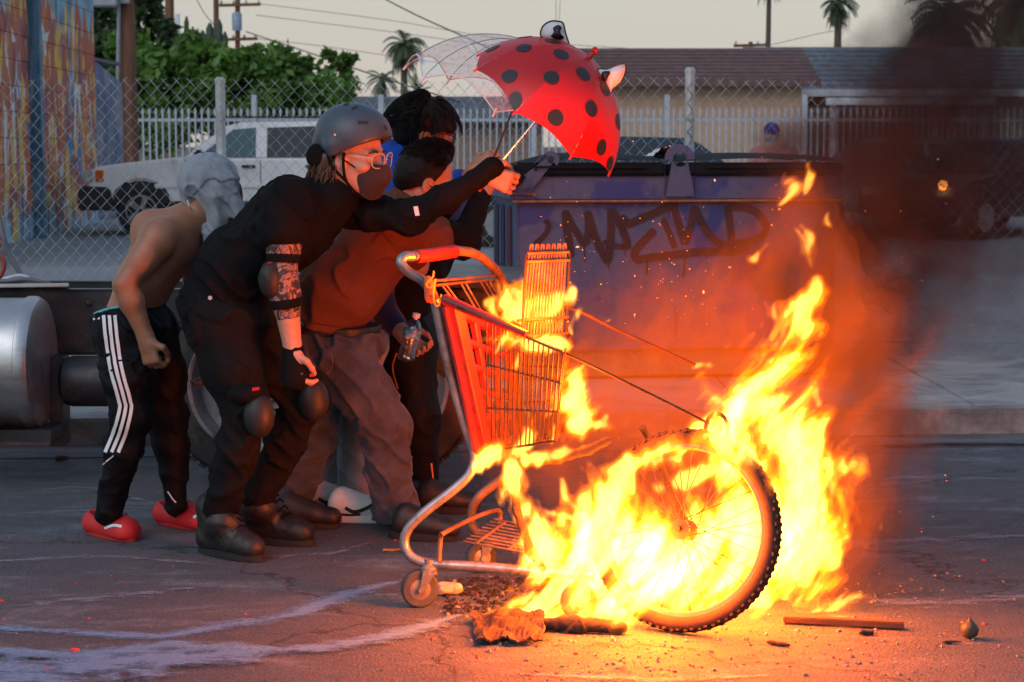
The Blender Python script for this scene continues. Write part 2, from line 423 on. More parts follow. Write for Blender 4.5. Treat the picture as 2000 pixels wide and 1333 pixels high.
# ---- houses
m_peach = M('peach_stucco', (.50, .33, .22), .9, var=.1, vscale=2, bump=.3, bscale=30)
m_brown = M('brown_shingle', (.14, .085, .08), .85, var=.3, vscale=4, bump=.6, bscale=9, bdist=.05)
m_grey_r = M('grey_shingle', (.13, .155, .18), .85, var=.45, vscale=5, bump=.6, bscale=9, bdist=.05)
m_tan = M('tan_stucco', (.30, .20, .14), .9, var=.15, vscale=2)
m_white = M('white_paint', (.68, .70, .74), .5, var=.08, vscale=4, bump=.1)
m_dark = M('dark_interior', (.02, .018, .018), .8)
m_win = glass('window_glass', (.03, .045, .06), .08)
def house(name, label, x0, x1, Y0, Y1, eave, ridge, wm, rm, fm, over=.45, hip0=0., hip1=0., wins=()):
    e = empty(name, ((x0 + x1) / 2, Y0, .1), label, 'house')
    MB().box(((x0 + x1) / 2, (Y0 + Y1) / 2, eave / 2 + .05), (x1 - x0, Y1 - Y0, eave - .1)).obj('wall', wm, e)
    ym = (Y0 + Y1) / 2; o = over; xe0, xe1 = x0 - o, x1 + o; ze = eave - .05
    rf = MB()
    A, B, Cc, D = V((xe0, Y0 - o, ze)), V((xe1, Y0 - o, ze)), V((xe1, Y1 + o, ze)), V((xe0, Y1 + o, ze))
    Rl, Rr = V((xe0 + hip0, ym, ridge)), V((xe1 - hip1, ym, ridge))
    for f in ([A, B, Rr, Rl], [Cc, D, Rl, Rr], [D, A, Rl], [B, Cc, Rr], [A, D, Cc, B]): rf.quad_face(f)
    r = rf.obj('roof', rm, e)
    MB().box(((xe0 + xe1) / 2, Y0 - o - .03, ze - .06), (xe1 - xe0, .05, .22)).obj('fascia', fm, r)
    # courses of shingles as slight steps
    for k in range(1, 9):
        t = k / 9; p0, p1 = A.lerp(Rl, t), B.lerp(Rr, t)
        MB().bar(p0 + V((0, -.012, .012)), p1 + V((0, -.012, .012)), .05, .03).obj('shingle_course', rm, r)
    for (wx, wz, ww, wh) in wins:
        w = MB().box((wx, Y0 - .02, wz), (ww, .08, wh)).obj('window', m_white, e)
        MB().box((wx, Y0 - .07, wz), (ww - .16, .03, wh - .16)).obj('pane', m_win, w)
    return e
house('brown_roofed_house', 'peach stucco house with a dark brown shingle roof behind the white fence', 1.6, 8.1, 52, 58, 3.25, 4.25, m_peach, m_brown, m_brown)
hg = house('grey_roofed_house', 'long house under a blue-grey shingle roof behind the smoke', 8.0, 19, 57, 65, 3.1, 4.6, m_tan, m_grey_r, m_white)
po = MB(); po.box((11.1, 53.6, 2.62), (4.6, 3.6, .14)); po.obj('porch_roof', m_tan, hg, bevel=.02)
MB().box((11.1, 51.75, 2.62), (4.7, .1, .2)).obj('porch_fascia', m_white, hg)
MB().box((11.6, 56.3, 1.35), (3.2, .8, 2.3)).obj('porch_opening', m_dark, hg)
for px in (9.0, 13.2): MB().box((px, 52.1, 1.32), (.16, .16, 2.45)).obj('porch_post', m_white, hg, bevel=.01)
house('low_grey_roofed_house', 'low brown house with a slate grey roof behind the clear umbrella', -4.9, 1.0, 60, 66, 2.35, 3.05, m_tan, m_grey_r, m_grey_r)

# ---- white iron picket fence
m_iron = M('white_iron', (.44, .47, .52), .55, var=.12, vscale=5, bump=.1)
PF = 42.5
pf = empty('iron_picket_fence', (0, PF, .1), 'white iron picket fence running between the yard and the houses', 'fence')
pk = MB().box((0, 0, 1.02), (.036, .036, 2.04)).prism([(-.03, 2.03), (.03, 2.03), (.03, 2.08), (0, 2.17), (-.03, 2.08)], lambda x, z: (x, -.018, z), lambda x, z: (x, .018, z)).mesh(m_iron)
x = -8.9
while x < 12.2:
    put('picket', pk, pf, (x, PF, .1)); x += .15
for z in (.3, 1.98): MB().box((1.6, PF + .04, z), (21.2, .05, .07)).obj('rail', m_iron, pf)
for x in (-8.9, -5.9, -3.0, .5, 3.55, 6.7, 9.7, 12.2): MB().box((x, PF + .02, 1.3), (.12, .12, 2.5)).obj('post', m_iron, pf, bevel=.01)

# ---- chain-link fence
m_galv = M('galvanised_wire', (.34, .38, .41), .5, .35, var=.2, vscale=9, bump=0)
m_galvp = M('galvanised_post', (.46, .50, .51), .5, .5, var=.2, vscale=7, bump=.15, dirt=(.25, .2, .16), dirt_amt=.2)
cf = empty('chain_link_fence', (0, FY, .1), 'galvanised chain-link fence on pipe posts along the pavement', 'fence')
pitch, zp = .0395, .0425
nrow = 39
posts = [-3.95, P(432, 400, FY).x, P(1346, 400, FY).x, 3.9]
rails = list(zip(posts[:-1], posts[1:]))
for (xa, xb) in rails:
    mb = MB(); n = int((xb - xa) / pitch)
    pw = (xb - xa) / n
    for i in range(n + 1):
        for sgn in (1,):
            pts = []
            for k in range(nrow + 1):
                xx = xa + i * pw + (pw / 2 if (k + i) % 2 else -pw / 2) * (.98)
                zz = .12 + k * zp + .014 * math.sin(xx * 2.1) + .006 * mnoise.noise(V((xx * 3, k * .2, 4)))
                pts.append(V((xx + .008 * mnoise.noise(V((i * .7, k * .4, 2))), FY + (.004 if k % 2 else -.004) + .02 * mnoise.noise(V((xx, k * .1, 1))), zz)))
            t = pts[-1] + (pts[-1] - pts[-2]) * random.uniform(.25, .7); pts.append(t)
            mb.tube(pts, .0019, 3, False)
    mb.obj('wire_mesh', m_galv, cf, fix=False)
for x in posts[1:3]:
    zt = 1.80 if x < 0 else 1.86
    o = MB().lathe((x, FY + .035, .08), (0, 0, 1), [(.03, 0), (.03, zt - .1), (.033, zt - .1), (.033, zt - .08), (.02, zt - .065)], 14).obj('post', m_galvp, cf, smooth=True)
    for z in (.5, 1.2, 1.55): MB().lathe((x, FY + .035, z), (0, 0, 1), [(.033, 0), (.033, .02)], 14).obj('tie_band', m_galv, o)
MB().tube([(-3.95, FY + .03, .2), (3.9, FY + .03, .2)], .004, 6).obj('tension_wire', m_galv, cf)

# ---- poles and lines
m_wood = M('creosote_wood', (.17, .075, .045), .85, var=.35, vscale=3, bump=.6, bscale=25, stretch=(1, 1, .12))
m_grey = M('grey_steel', (.28, .31, .34), .5, .3)
m_wire = M('cable_black', (.02, .02, .02), .7, bump=0)
def pole(px0, py0, px1, py1, Y, r, label):
    a, b = P(px0, py0, Y), P(px1, py1, Y); a.z = .05; e = empty('utility_pole', a, label, 'utility pole')
    MB().tube([a, a.lerp(b, .5), b], [r * 1.1, r, r * .92], 14).obj('shaft', m_wood, e, smooth=True); return e
p1 = pole(256, 320, 243, -160, 36, .155, 'thick brown wooden utility pole beside the mural wall')
for py in (0, 12): pass
MB().box(P(207, 0, 35.7), (.5, .45, .26)).obj('equipment_box', m_grey, p1, bevel=.02); MB().box(P(232, 2, 35.75), (.4, .1, .1)).obj('bracket', m_grey, p1)
MB().tube([P(232, 330, 35.8), P(230, 160, 35.8), P(233, -60, 35.8)], .035, 8).obj('conduit', m_grey, p1)
p2 = pole(333, 300, 330, -120, 60, .15, 'brown wooden utility pole with a pale conduit rising above the vines')
MB().box(P(347, 55, 59.7), (.14, .14, .9)).obj('meter_box', m_white, p2, bevel=.02)
MB().tube(smooth_path([P(325, 20, 59.8), P(300, 25, 59.8), P(288, -40, 59.8)], 5), .02, 6).obj('drop_cable', m_wire, p2)
p3 = pole(424, 300, 421, -120, 66, .10, 'thin wooden utility pole left of the double crossarm')
p4 = pole(464, 300, 464, -6, 90, .13, 'far utility pole with two crossarms and a blue-grey transformer')
for yy, xa, xb in ((11, 428, 509), (78, 430, 503)):
    MB().bar(P(xa, yy, 89.8), P(xb, yy - 2, 89.8), .12, .14).obj('crossarm', m_wood, p4)
    for k in range(4): q = P(xa + 4 + k * (xb - xa - 8) / 3, yy - 5, 89.8); MB().lathe(q, (0, 0, 1), [(.03, -.1), (.07, 0), (.03, .12)], 8).obj('insulator', m_grey, p4)
MB().lathe(P(463, 60, 89.5), (0, 0, 1), [(.22, 0), (.24, .1), (.24, .75), (.2, .85)], 14).obj('transformer', M('transformer_paint', (.25, .33, .42), .5), p4, smooth=True)
p5 = pole(1466, 300, 1466, 82, 95, .11, 'small far utility pole with a crossarm above the brown roof')
MB().bar(P(1433, 90, 94.8), P(1500, 88, 94.8), .12, .14).obj('crossarm', m_wood, p5)
for px in (1437, 1480, 1496): MB().lathe(P(px, 86, 94.8), (0, 0, 1), [(.03, -.1), (.06, .02), (.03, .14)], 8).obj('insulator', m_grey, p5)
def line(pts, Y0, Y1, r, label):
    n = len(pts); mb = MB().tube(smooth_path([P(p[0], p[1], Y0 + (Y1 - Y0) * k / (n - 1)) for k, p in enumerate(pts)], 6), r, 5, False)
    tag(mb.obj('overhead_line', m_wire, fix=False), label, 'cable', 'overhead power lines')
line([(480, 62), (600, 102), (740, 150), (900, 200)], 88, 60, .028, 'thick overhead line sloping down from the transformer towards the clear umbrella')
line([(735, -10), (820, 33), (920, 78), (1050, 140)], 70, 60, .026, 'overhead line slanting down into the top of the red umbrella')
line([(508, 8), (760, 40), (1000, 78), (1300, 100)], 89, 100, .014, 'highest faint overhead line running right from the upper crossarm')
line([(500, 30), (760, 62), (1000, 92), (1400, 112)], 89, 100, .014, 'middle faint overhead line crossing the pale sky')
line([(502, 76), (640, 92), (850, 122), (1000, 135)], 89, 100, .014, 'lowest faint overhead line from the lower crossarm')
line([(380, -8), (402, 30), (430, 60)], 64, 66, .014, 'short overhead line between the two thin poles')
line([(1500, 90), (1600, 66), (1640, 60)], 95, 92, .014, 'overhead line from the small crossarm to the palm')
line([(1086, -10), (1086, 40)], 61, 61, .008, 'left of two fine cords hanging above the umbrella ear')
line([(1095, -10), (1092, 40)], 61, 61, .008, 'right of two fine cords hanging above the umbrella ear')

# ---- vegetation
def leaf_mat(name, col, var=.5):
    m, nt, bs = nodes(name)
    n = noise_n(nt, 1.3, 4, .7); at = add(nt, 'ShaderNodeNewGeometry')
    c = ramp(nt, n.outputs[0], [(.25, tuple(x * (1 - var) for x in col)), (.75, tuple(x * (1 + var) for x in col))]).outputs[0]
    c2 = mix(nt, at.outputs['Random Per Island'], c, tuple(x * y for x, y in zip(col, (1.9, 1.5, .9))))
    c = mix(nt, .45, c, c2); nt.links.new(c, bs.inputs['Base Color']); bs.inputs['Roughness'].default_value = .55
    tr = add(nt, 'ShaderNodeBsdfTranslucent'); nt.links.new(c, tr.inputs[0]); mx = add(nt, 'ShaderNodeMixShader'); mx.inputs[0].default_value = .3
    out = nt.nodes['Material Output']; nt.links.new(bs.outputs[0], mx.inputs[1]); nt.links.new(tr.outputs[0], mx.inputs[2]); nt.links.new(mx.outputs[0], out.inputs[0]); return m
m_vine = leaf_mat('vine_leaf', (.085, .19, .035)); m_tree = leaf_mat('dark_leaf', (.04, .08, .03)); m_palm = leaf_mat('palm_leaf', (.06, .11, .05), .35)
m_bark = M('bark', (.10, .075, .055), .9, var=.4, vscale=8, bump=.8, bscale=20)
def leafmesh(centres, size, seed=0, long=1.5):
    g = np.random.default_rng(seed); n = len(centres); c = np.asarray(centres)
    d = g.normal(size=(n, 3)); d[:, 2] *= .7; d /= np.linalg.norm(d, axis=1, keepdims=True)
    t = np.cross(d, g.normal(size=(n, 3))); t /= np.linalg.norm(t, axis=1, keepdims=True)
    nn = np.cross(d, t); s = size * g.uniform(.55, 1.3, (n, 1))
    v = np.stack([c - d * s * long * .5, c + t * s * .42 + nn * s * .12, c + d * s * long * .6, c - t * s * .42 + nn * s * .12], 1).reshape(-1, 3)
    f = np.arange(n * 4).reshape(n, 4); f = np.concatenate([f[:, [0, 1, 2]], f[:, [0, 2, 3]]])
    return v, f
def crown_points(blobs, n, seed, shell=.55):
    g = np.random.default_rng(seed); w = np.array([b[3] * b[4] * b[5] for b in blobs]) ** (2 / 3); w /= w.sum(); out = []
    for b, k in zip(blobs, (w * n).astype(int)):
        # clumps inside each lobe
        m = max(6, k // 45); q = g.normal(size=(m, 3)); q /= np.linalg.norm(q, axis=1, keepdims=True); q *= g.uniform(shell, 1.05, (m, 1))
        p = q[g.integers(0, m, k)] + g.normal(size=(k, 3)) * .13
        out.append(np.array(b[:3]) + p * np.array(b[3:6]))
    return np.concatenate(out)
def bush(name, label, cat, blobs, n, size, mat, trunk=None, seed=1, group=None):
    base = V((blobs[0][0], blobs[0][1], .05)); e = empty(name, base, label, cat, group)
    v, f = leafmesh(crown_points(blobs, n, seed), size, seed); put('crown', mk(v, f, mat), e)
    mb = MB(); top = V(blobs[0][:3])
    mb.tube([base, base.lerp(top, .5) + V((.1, 0, 0)), top], [.16, .12, .05], 8)
    for b in blobs[1:]: mb.tube([base.lerp(top, .4), (base.lerp(top, .4) + V(b[:3])) / 2 + V((0, 0, .1)), V(b[:3])], [.09, .06, .02], 6)
    mb.obj('trunk', m_bark, e, smooth=True); return e
def lobe(px, py, Y, rx, rz, ry=.9):
    s = Y / F; c = P(px, py, Y); return (c.x, Y, c.z, rx * s, ry, rz * s)
bush('vine_covered_shrub', 'broad bright green vine-covered shrub behind the white car', 'shrub',
     [lobe(470, 185, 45.5, 110, 75), lobe(330, 200, 45.2, 90, 95), lobe(590, 175, 45.6, 90, 70), lobe(290, 170, 46, 70, 70), lobe(540, 150, 46, 70, 55), lobe(410, 150, 46.2, 80, 55), lobe(640, 205, 45.5, 55, 50), lobe(500, 120, 46, 40, 30), lobe(260, 110, 47, 40, 60), lobe(370, 115, 46.5, 45, 45)], 15000, .17, m_vine, seed=3)
bush('dark_tree', 'dark green tree in the corner behind the thick brown pole', 'tree',
     [lobe(225, 60, 50, 60, 90), lobe(285, 60, 50, 55, 70), lobe(205, 150, 49, 40, 90), lobe(310, 95, 50, 45, 45), lobe(205, 0, 50, 45, 60), lobe(280, 10, 50.5, 30, 35)], 6500, .19, m_tree, seed=5)
bush('tree_sprig', 'leafy branch tips sticking out above the right end of the vines', 'tree',
     [lobe(665, 125, 46, 24, 20, .3), lobe(645, 105, 46, 12, 10, .2), lobe(688, 112, 46, 10, 9, .2), lobe(680, 145, 46, 14, 9, .2), lobe(600, 120, 46, 12, 8, .2)], 420, .17, m_vine, seed=8)
# columnar cactus
ca = empty('columnar_cactus', P(415, 260, 48), 'tall columnar cactus with upright arms above the vines', 'cactus')
m_cac = M('cactus_skin', (.045, .075, .045), .7, var=.3)
for px, top, r in ((398, 60, .10), (408, 45, .11), (417, 70, .10), (425, 38, .11), (433, 75, .09), (441, 62, .08), (362, 32, .07), (392, 80, .09)):
    a, b = P(px, 210, 48), P(px + random.uniform(-3, 3), top, 48)
    prof = []
    mb = MB().tube([a, a.lerp(b, .6), a.lerp(b, .93), b], [r, r, r * .9, r * .3], 10); mb.obj('stem', m_cac, ca, smooth=True)
def palm(label, px, py, Y, ytrunk, rad, n, tr, droop=.9, skirt=True, seed=0, extra_sk=0):
    g = random.Random(seed); c = P(px, py, Y); base = V((c.x + g.uniform(-.3, .3), Y, .05)); e = empty('palm_tree', base, label, 'palm tree', 'palms beyond the houses')
    MB().tube([base, base.lerp(c, .5) + V((.06, 0, 0)), c], [tr * 1.35, tr, tr * .8], 10).obj('trunk', m_bark, e, smooth=True)
    vs, fs = [], []
    for i in range(n):
        az = g.uniform(0, 2 * math.pi); el = g.uniform(-.9, 1.35); L = rad * g.uniform(.75, 1.1)
        d = V((math.cos(az) * math.cos(el), math.sin(az) * math.cos(el), math.sin(el)))
        pts = []; p = c.copy(); v = d.copy()
        for k in range(8):
            pts.append(p.copy()); p = p + v * (L / 7); v = (v + V((0, 0, -droop * .22))).normalized()
        for k in range(1, 8):
            q = pts[k]; t = (pts[k] - pts[k - 1]).normalized(); sd_ = t.cross(V((0, 0, 1)));
            sd_ = sd_.normalized() if sd_.length > 1e-3 else V((1, 0, 0))
            for s in (-1, 1):
                for h in (0, .5):
                    o = q - t * (L / 7) * h; ll = L * .32 * math.sin(math.pi * (k + .3) / 8.6)
                    tip = o + (sd_ * s * .75 + t * .55 + V((0, 0, -.45))) * ll; nb = len(vs)
                    vs += [o - t * .035 * rad, o + t * .035 * rad, tip]; fs.append((nb, nb + 1, nb + 2))
    put('fronds', mk(vs, fs, m_palm), e)
    if skirt:
        mb = MB()
        for i in range(60 + extra_sk):
            a = g.uniform(0, 6.28); z = g.uniform(-.9, .1) * rad; rr = tr * 1.2
            p = c + V((math.cos(a) * rr, math.sin(a) * rr, z)); mb.tube([p, p + V((math.cos(a) * .25 * rad, math.sin(a) * .25 * rad, -.15 * rad)), p + V((math.cos(a) * .3 * rad, math.sin(a) * .3 * rad, -.45 * rad))], [.02 * rad, .012 * rad, .004 * rad], 4, False)
        mb.obj('dead_skirt', m_bark, e, fix=False)
    return e
palm('shaggy palm standing just left of the clear umbrella', 790, 90, 85, 250, 1.25, 46, .17, 1.5, seed=1)
palm('short drooping palm low beside the shaggy one, above the grey roof', 748, 158, 80, 250, .9, 26, .12, 1.3, False, seed=2)
palm('dark bushy palm at the end of the grey roof behind the clear umbrella', 815, 185, 78, 250, .9, 40, .12, .8, False, seed=12)
palm('palm with a fat crown above the grey roof', 1638, 6, 90, 120, 1.15, 44, .2, 1.3, seed=3)
palm('slender palm trunk rising out of the frame above the brown roof', 1503, -60, 88, 120, 1.3, 40, .13, 1.2, seed=4, extra_sk=40)
palm('large drooping palm crown behind the smoke column', 1850, 40, 70, 100, 2.0, 60, .3, 1.5, seed=5)
palm('dark palm cut by the top corner of the frame behind the smoke', 1990, -5, 66, 100, 2.0, 60, .28, 1.6, seed=6)
# ================================================================== VEHICLES
m_carw = M('white_car_paint', (.86, .85, .83), .3, var=.06, vscale=1.5, bump=0, dirt=(.35, .33, .3), dirt_amt=.2, dscale=1.2)
m_trim = M('black_plastic', (.022, .023, .026), .55, var=.3, bump=.1)
m_rub = M('tyre_rubber', (.02, .02, .021), .85, var=.3, vscale=12, bump=.3, bscale=40, dirt=(.07, .065, .06), dirt_amt=.4, dscale=5)
m_alloy = M('alloy_wheel', (.30, .30, .31), .4, .6, var=.2, bump=.05)
m_tint = glass('tinted_window', (.005, .008, .011), .35); m_teal = glass('screen_glass', (.05, .11, .12), .06)
m_amber = M('amber_lens', (.75, .13, .02), .2, bump=0); m_lens = M('clear_lens', (.5, .5, .48), .1, bump=0)
m_silver = M('silver_car_paint', (.36, .39, .43), .25, .4, var=.06, bump=0); m_blue = M('dark_blue_car_paint', (.018, .03, .05), .3, .2, var=.1, bump=0)
def suv(label, O, a, paint, name='white_suv'):
    ux, uw = V((math.cos(a), math.sin(a), 0)), V((-math.sin(a), math.cos(a), 0))
    def T(u, w, z): return O + ux * u + uw * w + V((0, 0, z))
    e = empty(name, T(2.25, .9, 0), label, 'car')
    # lower body with wheel arches
    def arch(cx, r=.44, n=9): return [(cx + r * math.cos(math.pi * (1 - k / n)) * 1.0, .36 + r * math.sin(math.pi * k / n)) for k in range(n + 1)]
    prof = [(.06, .46)] + arch(.80) + arch(3.46) + [(4.44, .5), (4.5, .7), (4.47, 1.02), (4.42, 1.12), (1.42, 1.12), (1.3, 1.13), (.5, 1.04), (.12, .99), (.03, .86), (.03, .6)]
    b = MB().prism(prof, lambda u, z: T(u, .02, z), lambda u, z: T(u, 1.74, z)); b.obj('body', paint, e, bevel=.035, seg=2, smooth=True)
    # cabin, leaning in at the top
    cab = [(1.38, 1.1), (2.02, 1.58), (2.25, 1.64), (4.1, 1.66), (4.24, 1.6), (4.44, 1.1)]
    t = lambda z: .14 * (z - 1.1) / .55
    MB().prism(cab, lambda u, z: T(u, .05 + t(z), z), lambda u, z: T(u, 1.71 - t(z), z)).obj('cabin', paint, e, bevel=.03, smooth=True)
    def pane(nm, poly, m):
        o = MB().prism(poly, lambda u, z: T(u, .044 + t(z), z), lambda u, z: T(u, .06 + t(z), z)).obj(nm, m, e); return o
    pane('side_window', [(1.62, 1.13), (2.13, 1.53), (2.46, 1.56), (2.46, 1.13)], m_teal)
    pane('side_window', [(2.62, 1.13), (2.62, 1.56), (3.32, 1.58), (3.40, 1.13)], m_tint)
    pane('side_window', [(3.56, 1.13), (3.5, 1.58), (4.05, 1.58), (4.27, 1.13)], m_tint)
    MB().prism([(.2, 0), (1.5, 0), (1.38, 1), (.32, 1)], lambda w, k: T(1.40 + k * .62, w, 1.12 + k * .46) + V((-.006, 0, .012)), lambda w, k: T(1.43 + k * .62, w, 1.12 + k * .46)).obj('windscreen', m_teal, e)
    for z in (.72,): MB().box(T(2.6, .012, z), (3.2, .03, .07), Matrix.Rotation(a, 3, 'Z')).obj('side_moulding', paint, e, bevel=.01)
    MB().prism([(-.10, .36), (.42, .36), (.36, .70), (-.06, .72), (-.12, .6)], lambda u, z: T(u, -.02, z), lambda u, z: T(u, 1.78, z)).obj('bumper', m_trim, e, bevel=.03)
    MB().box(T(2.14, .03, .42), (1.9, .06, .16), Matrix.Rotation(a, 3, 'Z')).obj('sill', m_trim, e, bevel=.02)
    MB().prism([(4.05, .36), (4.58, .36), (4.58, .62), (4.0, .62)], lambda u, z: T(u, -.01, z), lambda u, z: T(u, 1.77, z)).obj('rear_bumper', m_trim, e, bevel=.03)
    for w in (.0, 1.56): 
        MB().box(T(.06, w + .10, .86), (.12, .22, .18), Matrix.Rotation(a, 3, 'Z')).obj('headlight', m_lens, e, bevel=.015)
        MB().box(T(.21, w + (.015 if w < 1 else .19), .86), (.12, .03, .17), Matrix.Rotation(a, 3, 'Z')).obj('indicator', m_amber, e, bevel=.01)
    MB().box(T(1.66, -.10, 1.16), (.12, .2, .16), Matrix.Rotation(a, 3, 'Z')).obj('mirror', m_trim, e, bevel=.03)
    MB().box(T(2.7, .2, 1.71), (1.7, .04, .03), Matrix.Rotation(a, 3, 'Z')).obj('roof_rail', m_trim, e)
    for u in (2.36, 3.28): MB().box(T(u, .0, 1.0), (.2, .03, .04), Matrix.Rotation(a, 3, 'Z')).obj('door_handle', m_trim, e, bevel=.008)
    for u in (2.53, 3.46, 1.45): MB().box(T(u, .017, .84), (.008, .012, .52), Matrix.Rotation(a, 3, 'Z')).obj('door_gap', m_trim, e)
    for u in (.80, 3.46):
        for w in (.02, 1.55):
            wh = MB().lathe(T(u, w, .36), uw, [(.22, .06), (.22, 0), (.33, 0), (.36, .03), (.36, .17), (.33, .2), (.22, .2)], 28, cap0=False).obj('wheel', m_rub, e, smooth=True)
            MB().lathe(T(u, w, .36), uw, [(.225, -.004), (.20, -.006), (.19, .04), (.02, .05)], 24, cap0=False).obj('rim', m_trim, wh, smooth=True)
            s = MB()
            for k in range(5):
                an = k * 2 * math.pi / 5; d = ux * math.cos(an) + V((0, 0, 1)) * math.sin(an); s.bar(T(u, w - .002, .36) + d * .03, T(u, w - .002, .36) + d * .21, .075, .02, uw)
            s.lathe(T(u, w, .36), uw, [(.23, -.008), (.23, .02), (.205, .02), (.205, -.008)], 28, True); s.obj('spokes', m_alloy, wh)
        MB().box(T(u, .3, .62), (.8, .5, .3), Matrix.Rotation(a, 3, 'Z')).obj('wheel_well', m_trim, e)
    return e
suv('white boxy off-road car parked side-on behind the chain-link fence', G(168, 461, .1), .03, m_carw)
def sedan(name, label, O, a, paint, lit=None, sgn=1):
    ux, uw = V((math.cos(a), math.sin(a), 0)), V((-math.sin(a), math.cos(a), 0))
    def T(u, w, z): return O + ux * u + uw * w + V((0, 0, z))
    e = empty(name, T(2.2, .85, 0), label, 'car')
    prof = [(.1, .3), (.45, .3), (.5, .5), (.75, .62), (1.0, .5), (1.05, .3), (3.2, .3), (3.25, .5), (3.5, .62), (3.75, .5), (3.8, .3), (4.3, .3), (4.4, .6), (4.36, .9), (3.6, .95), (1.2, .92), (.3, .78), (.05, .62)]
    MB().prism(prof, lambda u, z: T(u, 0, z), lambda u, z: T(u, 1.7, z)).obj('body', paint, e, bevel=.04, smooth=True)
    t = lambda z: .2 * (z - .9) / .5
    cab = [(1.15, .9), (1.85, 1.36), (2.1, 1.42), (3.1, 1.40), (3.3, 1.34), (3.85, .92)]
    MB().prism(cab, lambda u, z: T(u, .05 + t(z), z), lambda u, z: T(u, 1.65 - t(z), z)).obj('cabin', paint, e, bevel=.04, smooth=True)
    for poly in ([(1.42, .95), (1.95, 1.3), (2.4, 1.33), (2.4, .95)], [(2.5, .95), (2.5, 1.33), (3.1, 1.31), (3.5, .95)]):
        MB().prism(poly, lambda u, z: T(u, .043 + t(z), z), lambda u, z: T(u, .055 + t(z), z)).obj('side_window', m_tint, e)
    MB().prism([(.22, 0), (1.48, 0), (1.34, 1), (.36, 1)], lambda w, k: T(1.2 + k * .62, w, .94 + k * .40) + V((-.008, 0, .012)), lambda w, k: T(1.22 + k * .62, w, .94 + k * .40)).obj('windscreen', m_tint, e)
    for w in (.12, 1.36): MB().box(T(.1, w + .1, .66), (.14, .26, .13), Matrix.Rotation(a, 3, 'Z')).obj('headlight', m_lens, e, bevel=.02)
    if lit: MB().lathe(T(.0, .20, .76), -ux, [(.07, 0), (.07, .02), (.03, .04)], 14).obj('lit_lamp', lit, e)
    for u in (.75, 3.5):
        for w in (.0, 1.5):
            wh = MB().lathe(T(u, w, .31), uw, [(.2, 0), (.29, 0), (.31, .03), (.31, .17), (.29, .2), (.2, .2)], 24).obj('wheel', m_rub, e, smooth=True)
            MB().lathe(T(u, w, .31), uw, [(.2, -.004), (.18, .0), (.05, .02)], 20).obj('rim', m_alloy, wh, smooth=True)
    return e
sedan('dark_blue_saloon', 'dark blue car roof showing between the hands and the dumpster, behind the fence', V((-.9, 23.5, .1)), .02, m_blue)
sedan('silver_saloon', 'silver car half hidden in the smoke behind the dumpster', V((4.0, 27.5, .1)), .25, m_silver)
m_head = emis('lit_headlight', (1.0, .30, .05), 22.0)
sedan('headlit_car', 'dark car deep in the smoke with an orange glowing headlight', V((6.0, 25.0, .1)), .75, m_blue, m_head)

# ---- flatbed truck chassis
tr = empty('truck_chassis', (-2.2, 8.0, 0), 'bare black truck chassis with a metal fuel tank parked at the kerb', 'truck')
m_frame = M('black_frame_paint', (.018, .021, .026), .42, var=.4, vscale=6, bump=.25, bscale=30, dirt=(.10, .09, .08), dirt_amt=.3, dscale=7)
m_alu = M('scuffed_aluminium', (.50, .51, .52), .38, .85, var=.2, vscale=4, bump=.15, bscale=30, stretch=(.3, 1, 1), dirt=(.22, .17, .13), dirt_amt=.45, dscale=3)
def rail(Yr, zt, zb, x0, x1):
    fl = .075; b = MB()
    b.box(((x0 + x1) / 2, Yr, (zt + zb) / 2), (x1 - x0, .012, zt - zb)); b.box(((x0 + x1) / 2, Yr + fl / 2 - .006, zt - .006), (x1 - x0, fl, .013)); b.box(((x0 + x1) / 2, Yr + fl / 2 - .006, zb + .006), (x1 - x0, fl, .013))
    o = b.obj('frame_rail', m_frame, tr)
    for k in range(26): MB().lathe((x0 + .2 + k * .155, Yr - .006, zt - .06 - (k % 2) * .1), (0, -1, 0), [(.013, 0), (.013, .012), (.006, .016)], 8).obj('bolt', m_frame, o)
rail(7.95, .785, .50, -4.2, -.05); rail(8.42, .785, .50, -4.2, -.05)
for x in (-3.6, -2.5, -1.7, -.75, -.1): MB().box((x, 8.19, .64), (.1, .45, .2)).obj('cross_member', m_frame, tr, bevel=.01)
MB().box((-.26, 8.2, .83), (.85, 1.0, .035), Matrix.Rotation(R(2.5), 3, 'Y')).obj('rear_plate', m_frame, tr, bevel=.006)
MB().tube([(-.66, 7.7, .86), (-.05, 7.72, .83), (.05, 7.9, .8)], .009, 8).obj('hose', m_grey, tr)
# fuel tank with end cap, bracket and strap
ty, tz = 7.62, .505
MB().lathe((-3.2, ty, tz), (1, 0, 0), [(.23, 0), (.265, .012), (.27, .03), (.27, 1.19), (.278, 1.195), (.278, 1.225), (.265, 1.245), (.235, 1.252), (.0001, 1.262)], 48).obj('fuel_tank', m_alu, tr, smooth=True)
for x in (-2.20, -2.9):
    st = MB().lathe((x, ty, tz), (1, 0, 0), [(.278, -.03), (.284, -.03), (.284, .03), (.278, .03)], 40, True).obj('tank_strap', m_alu, tr, smooth=True)
    MB().box((x, ty - .29, tz), (.10, .04, .44)).obj('tank_bracket', m_alu, st, bevel=.006)
    for z in (-.19, .19): MB().lathe((x, ty - .312, tz + z), (0, -1, 0), [(.012, 0), (.012, .012)], 8).obj('bolt', m_frame, st)
MB().box((-2.14, 7.62, .22), (.5, .3, .05)).obj('tank_foot', m_frame, tr)
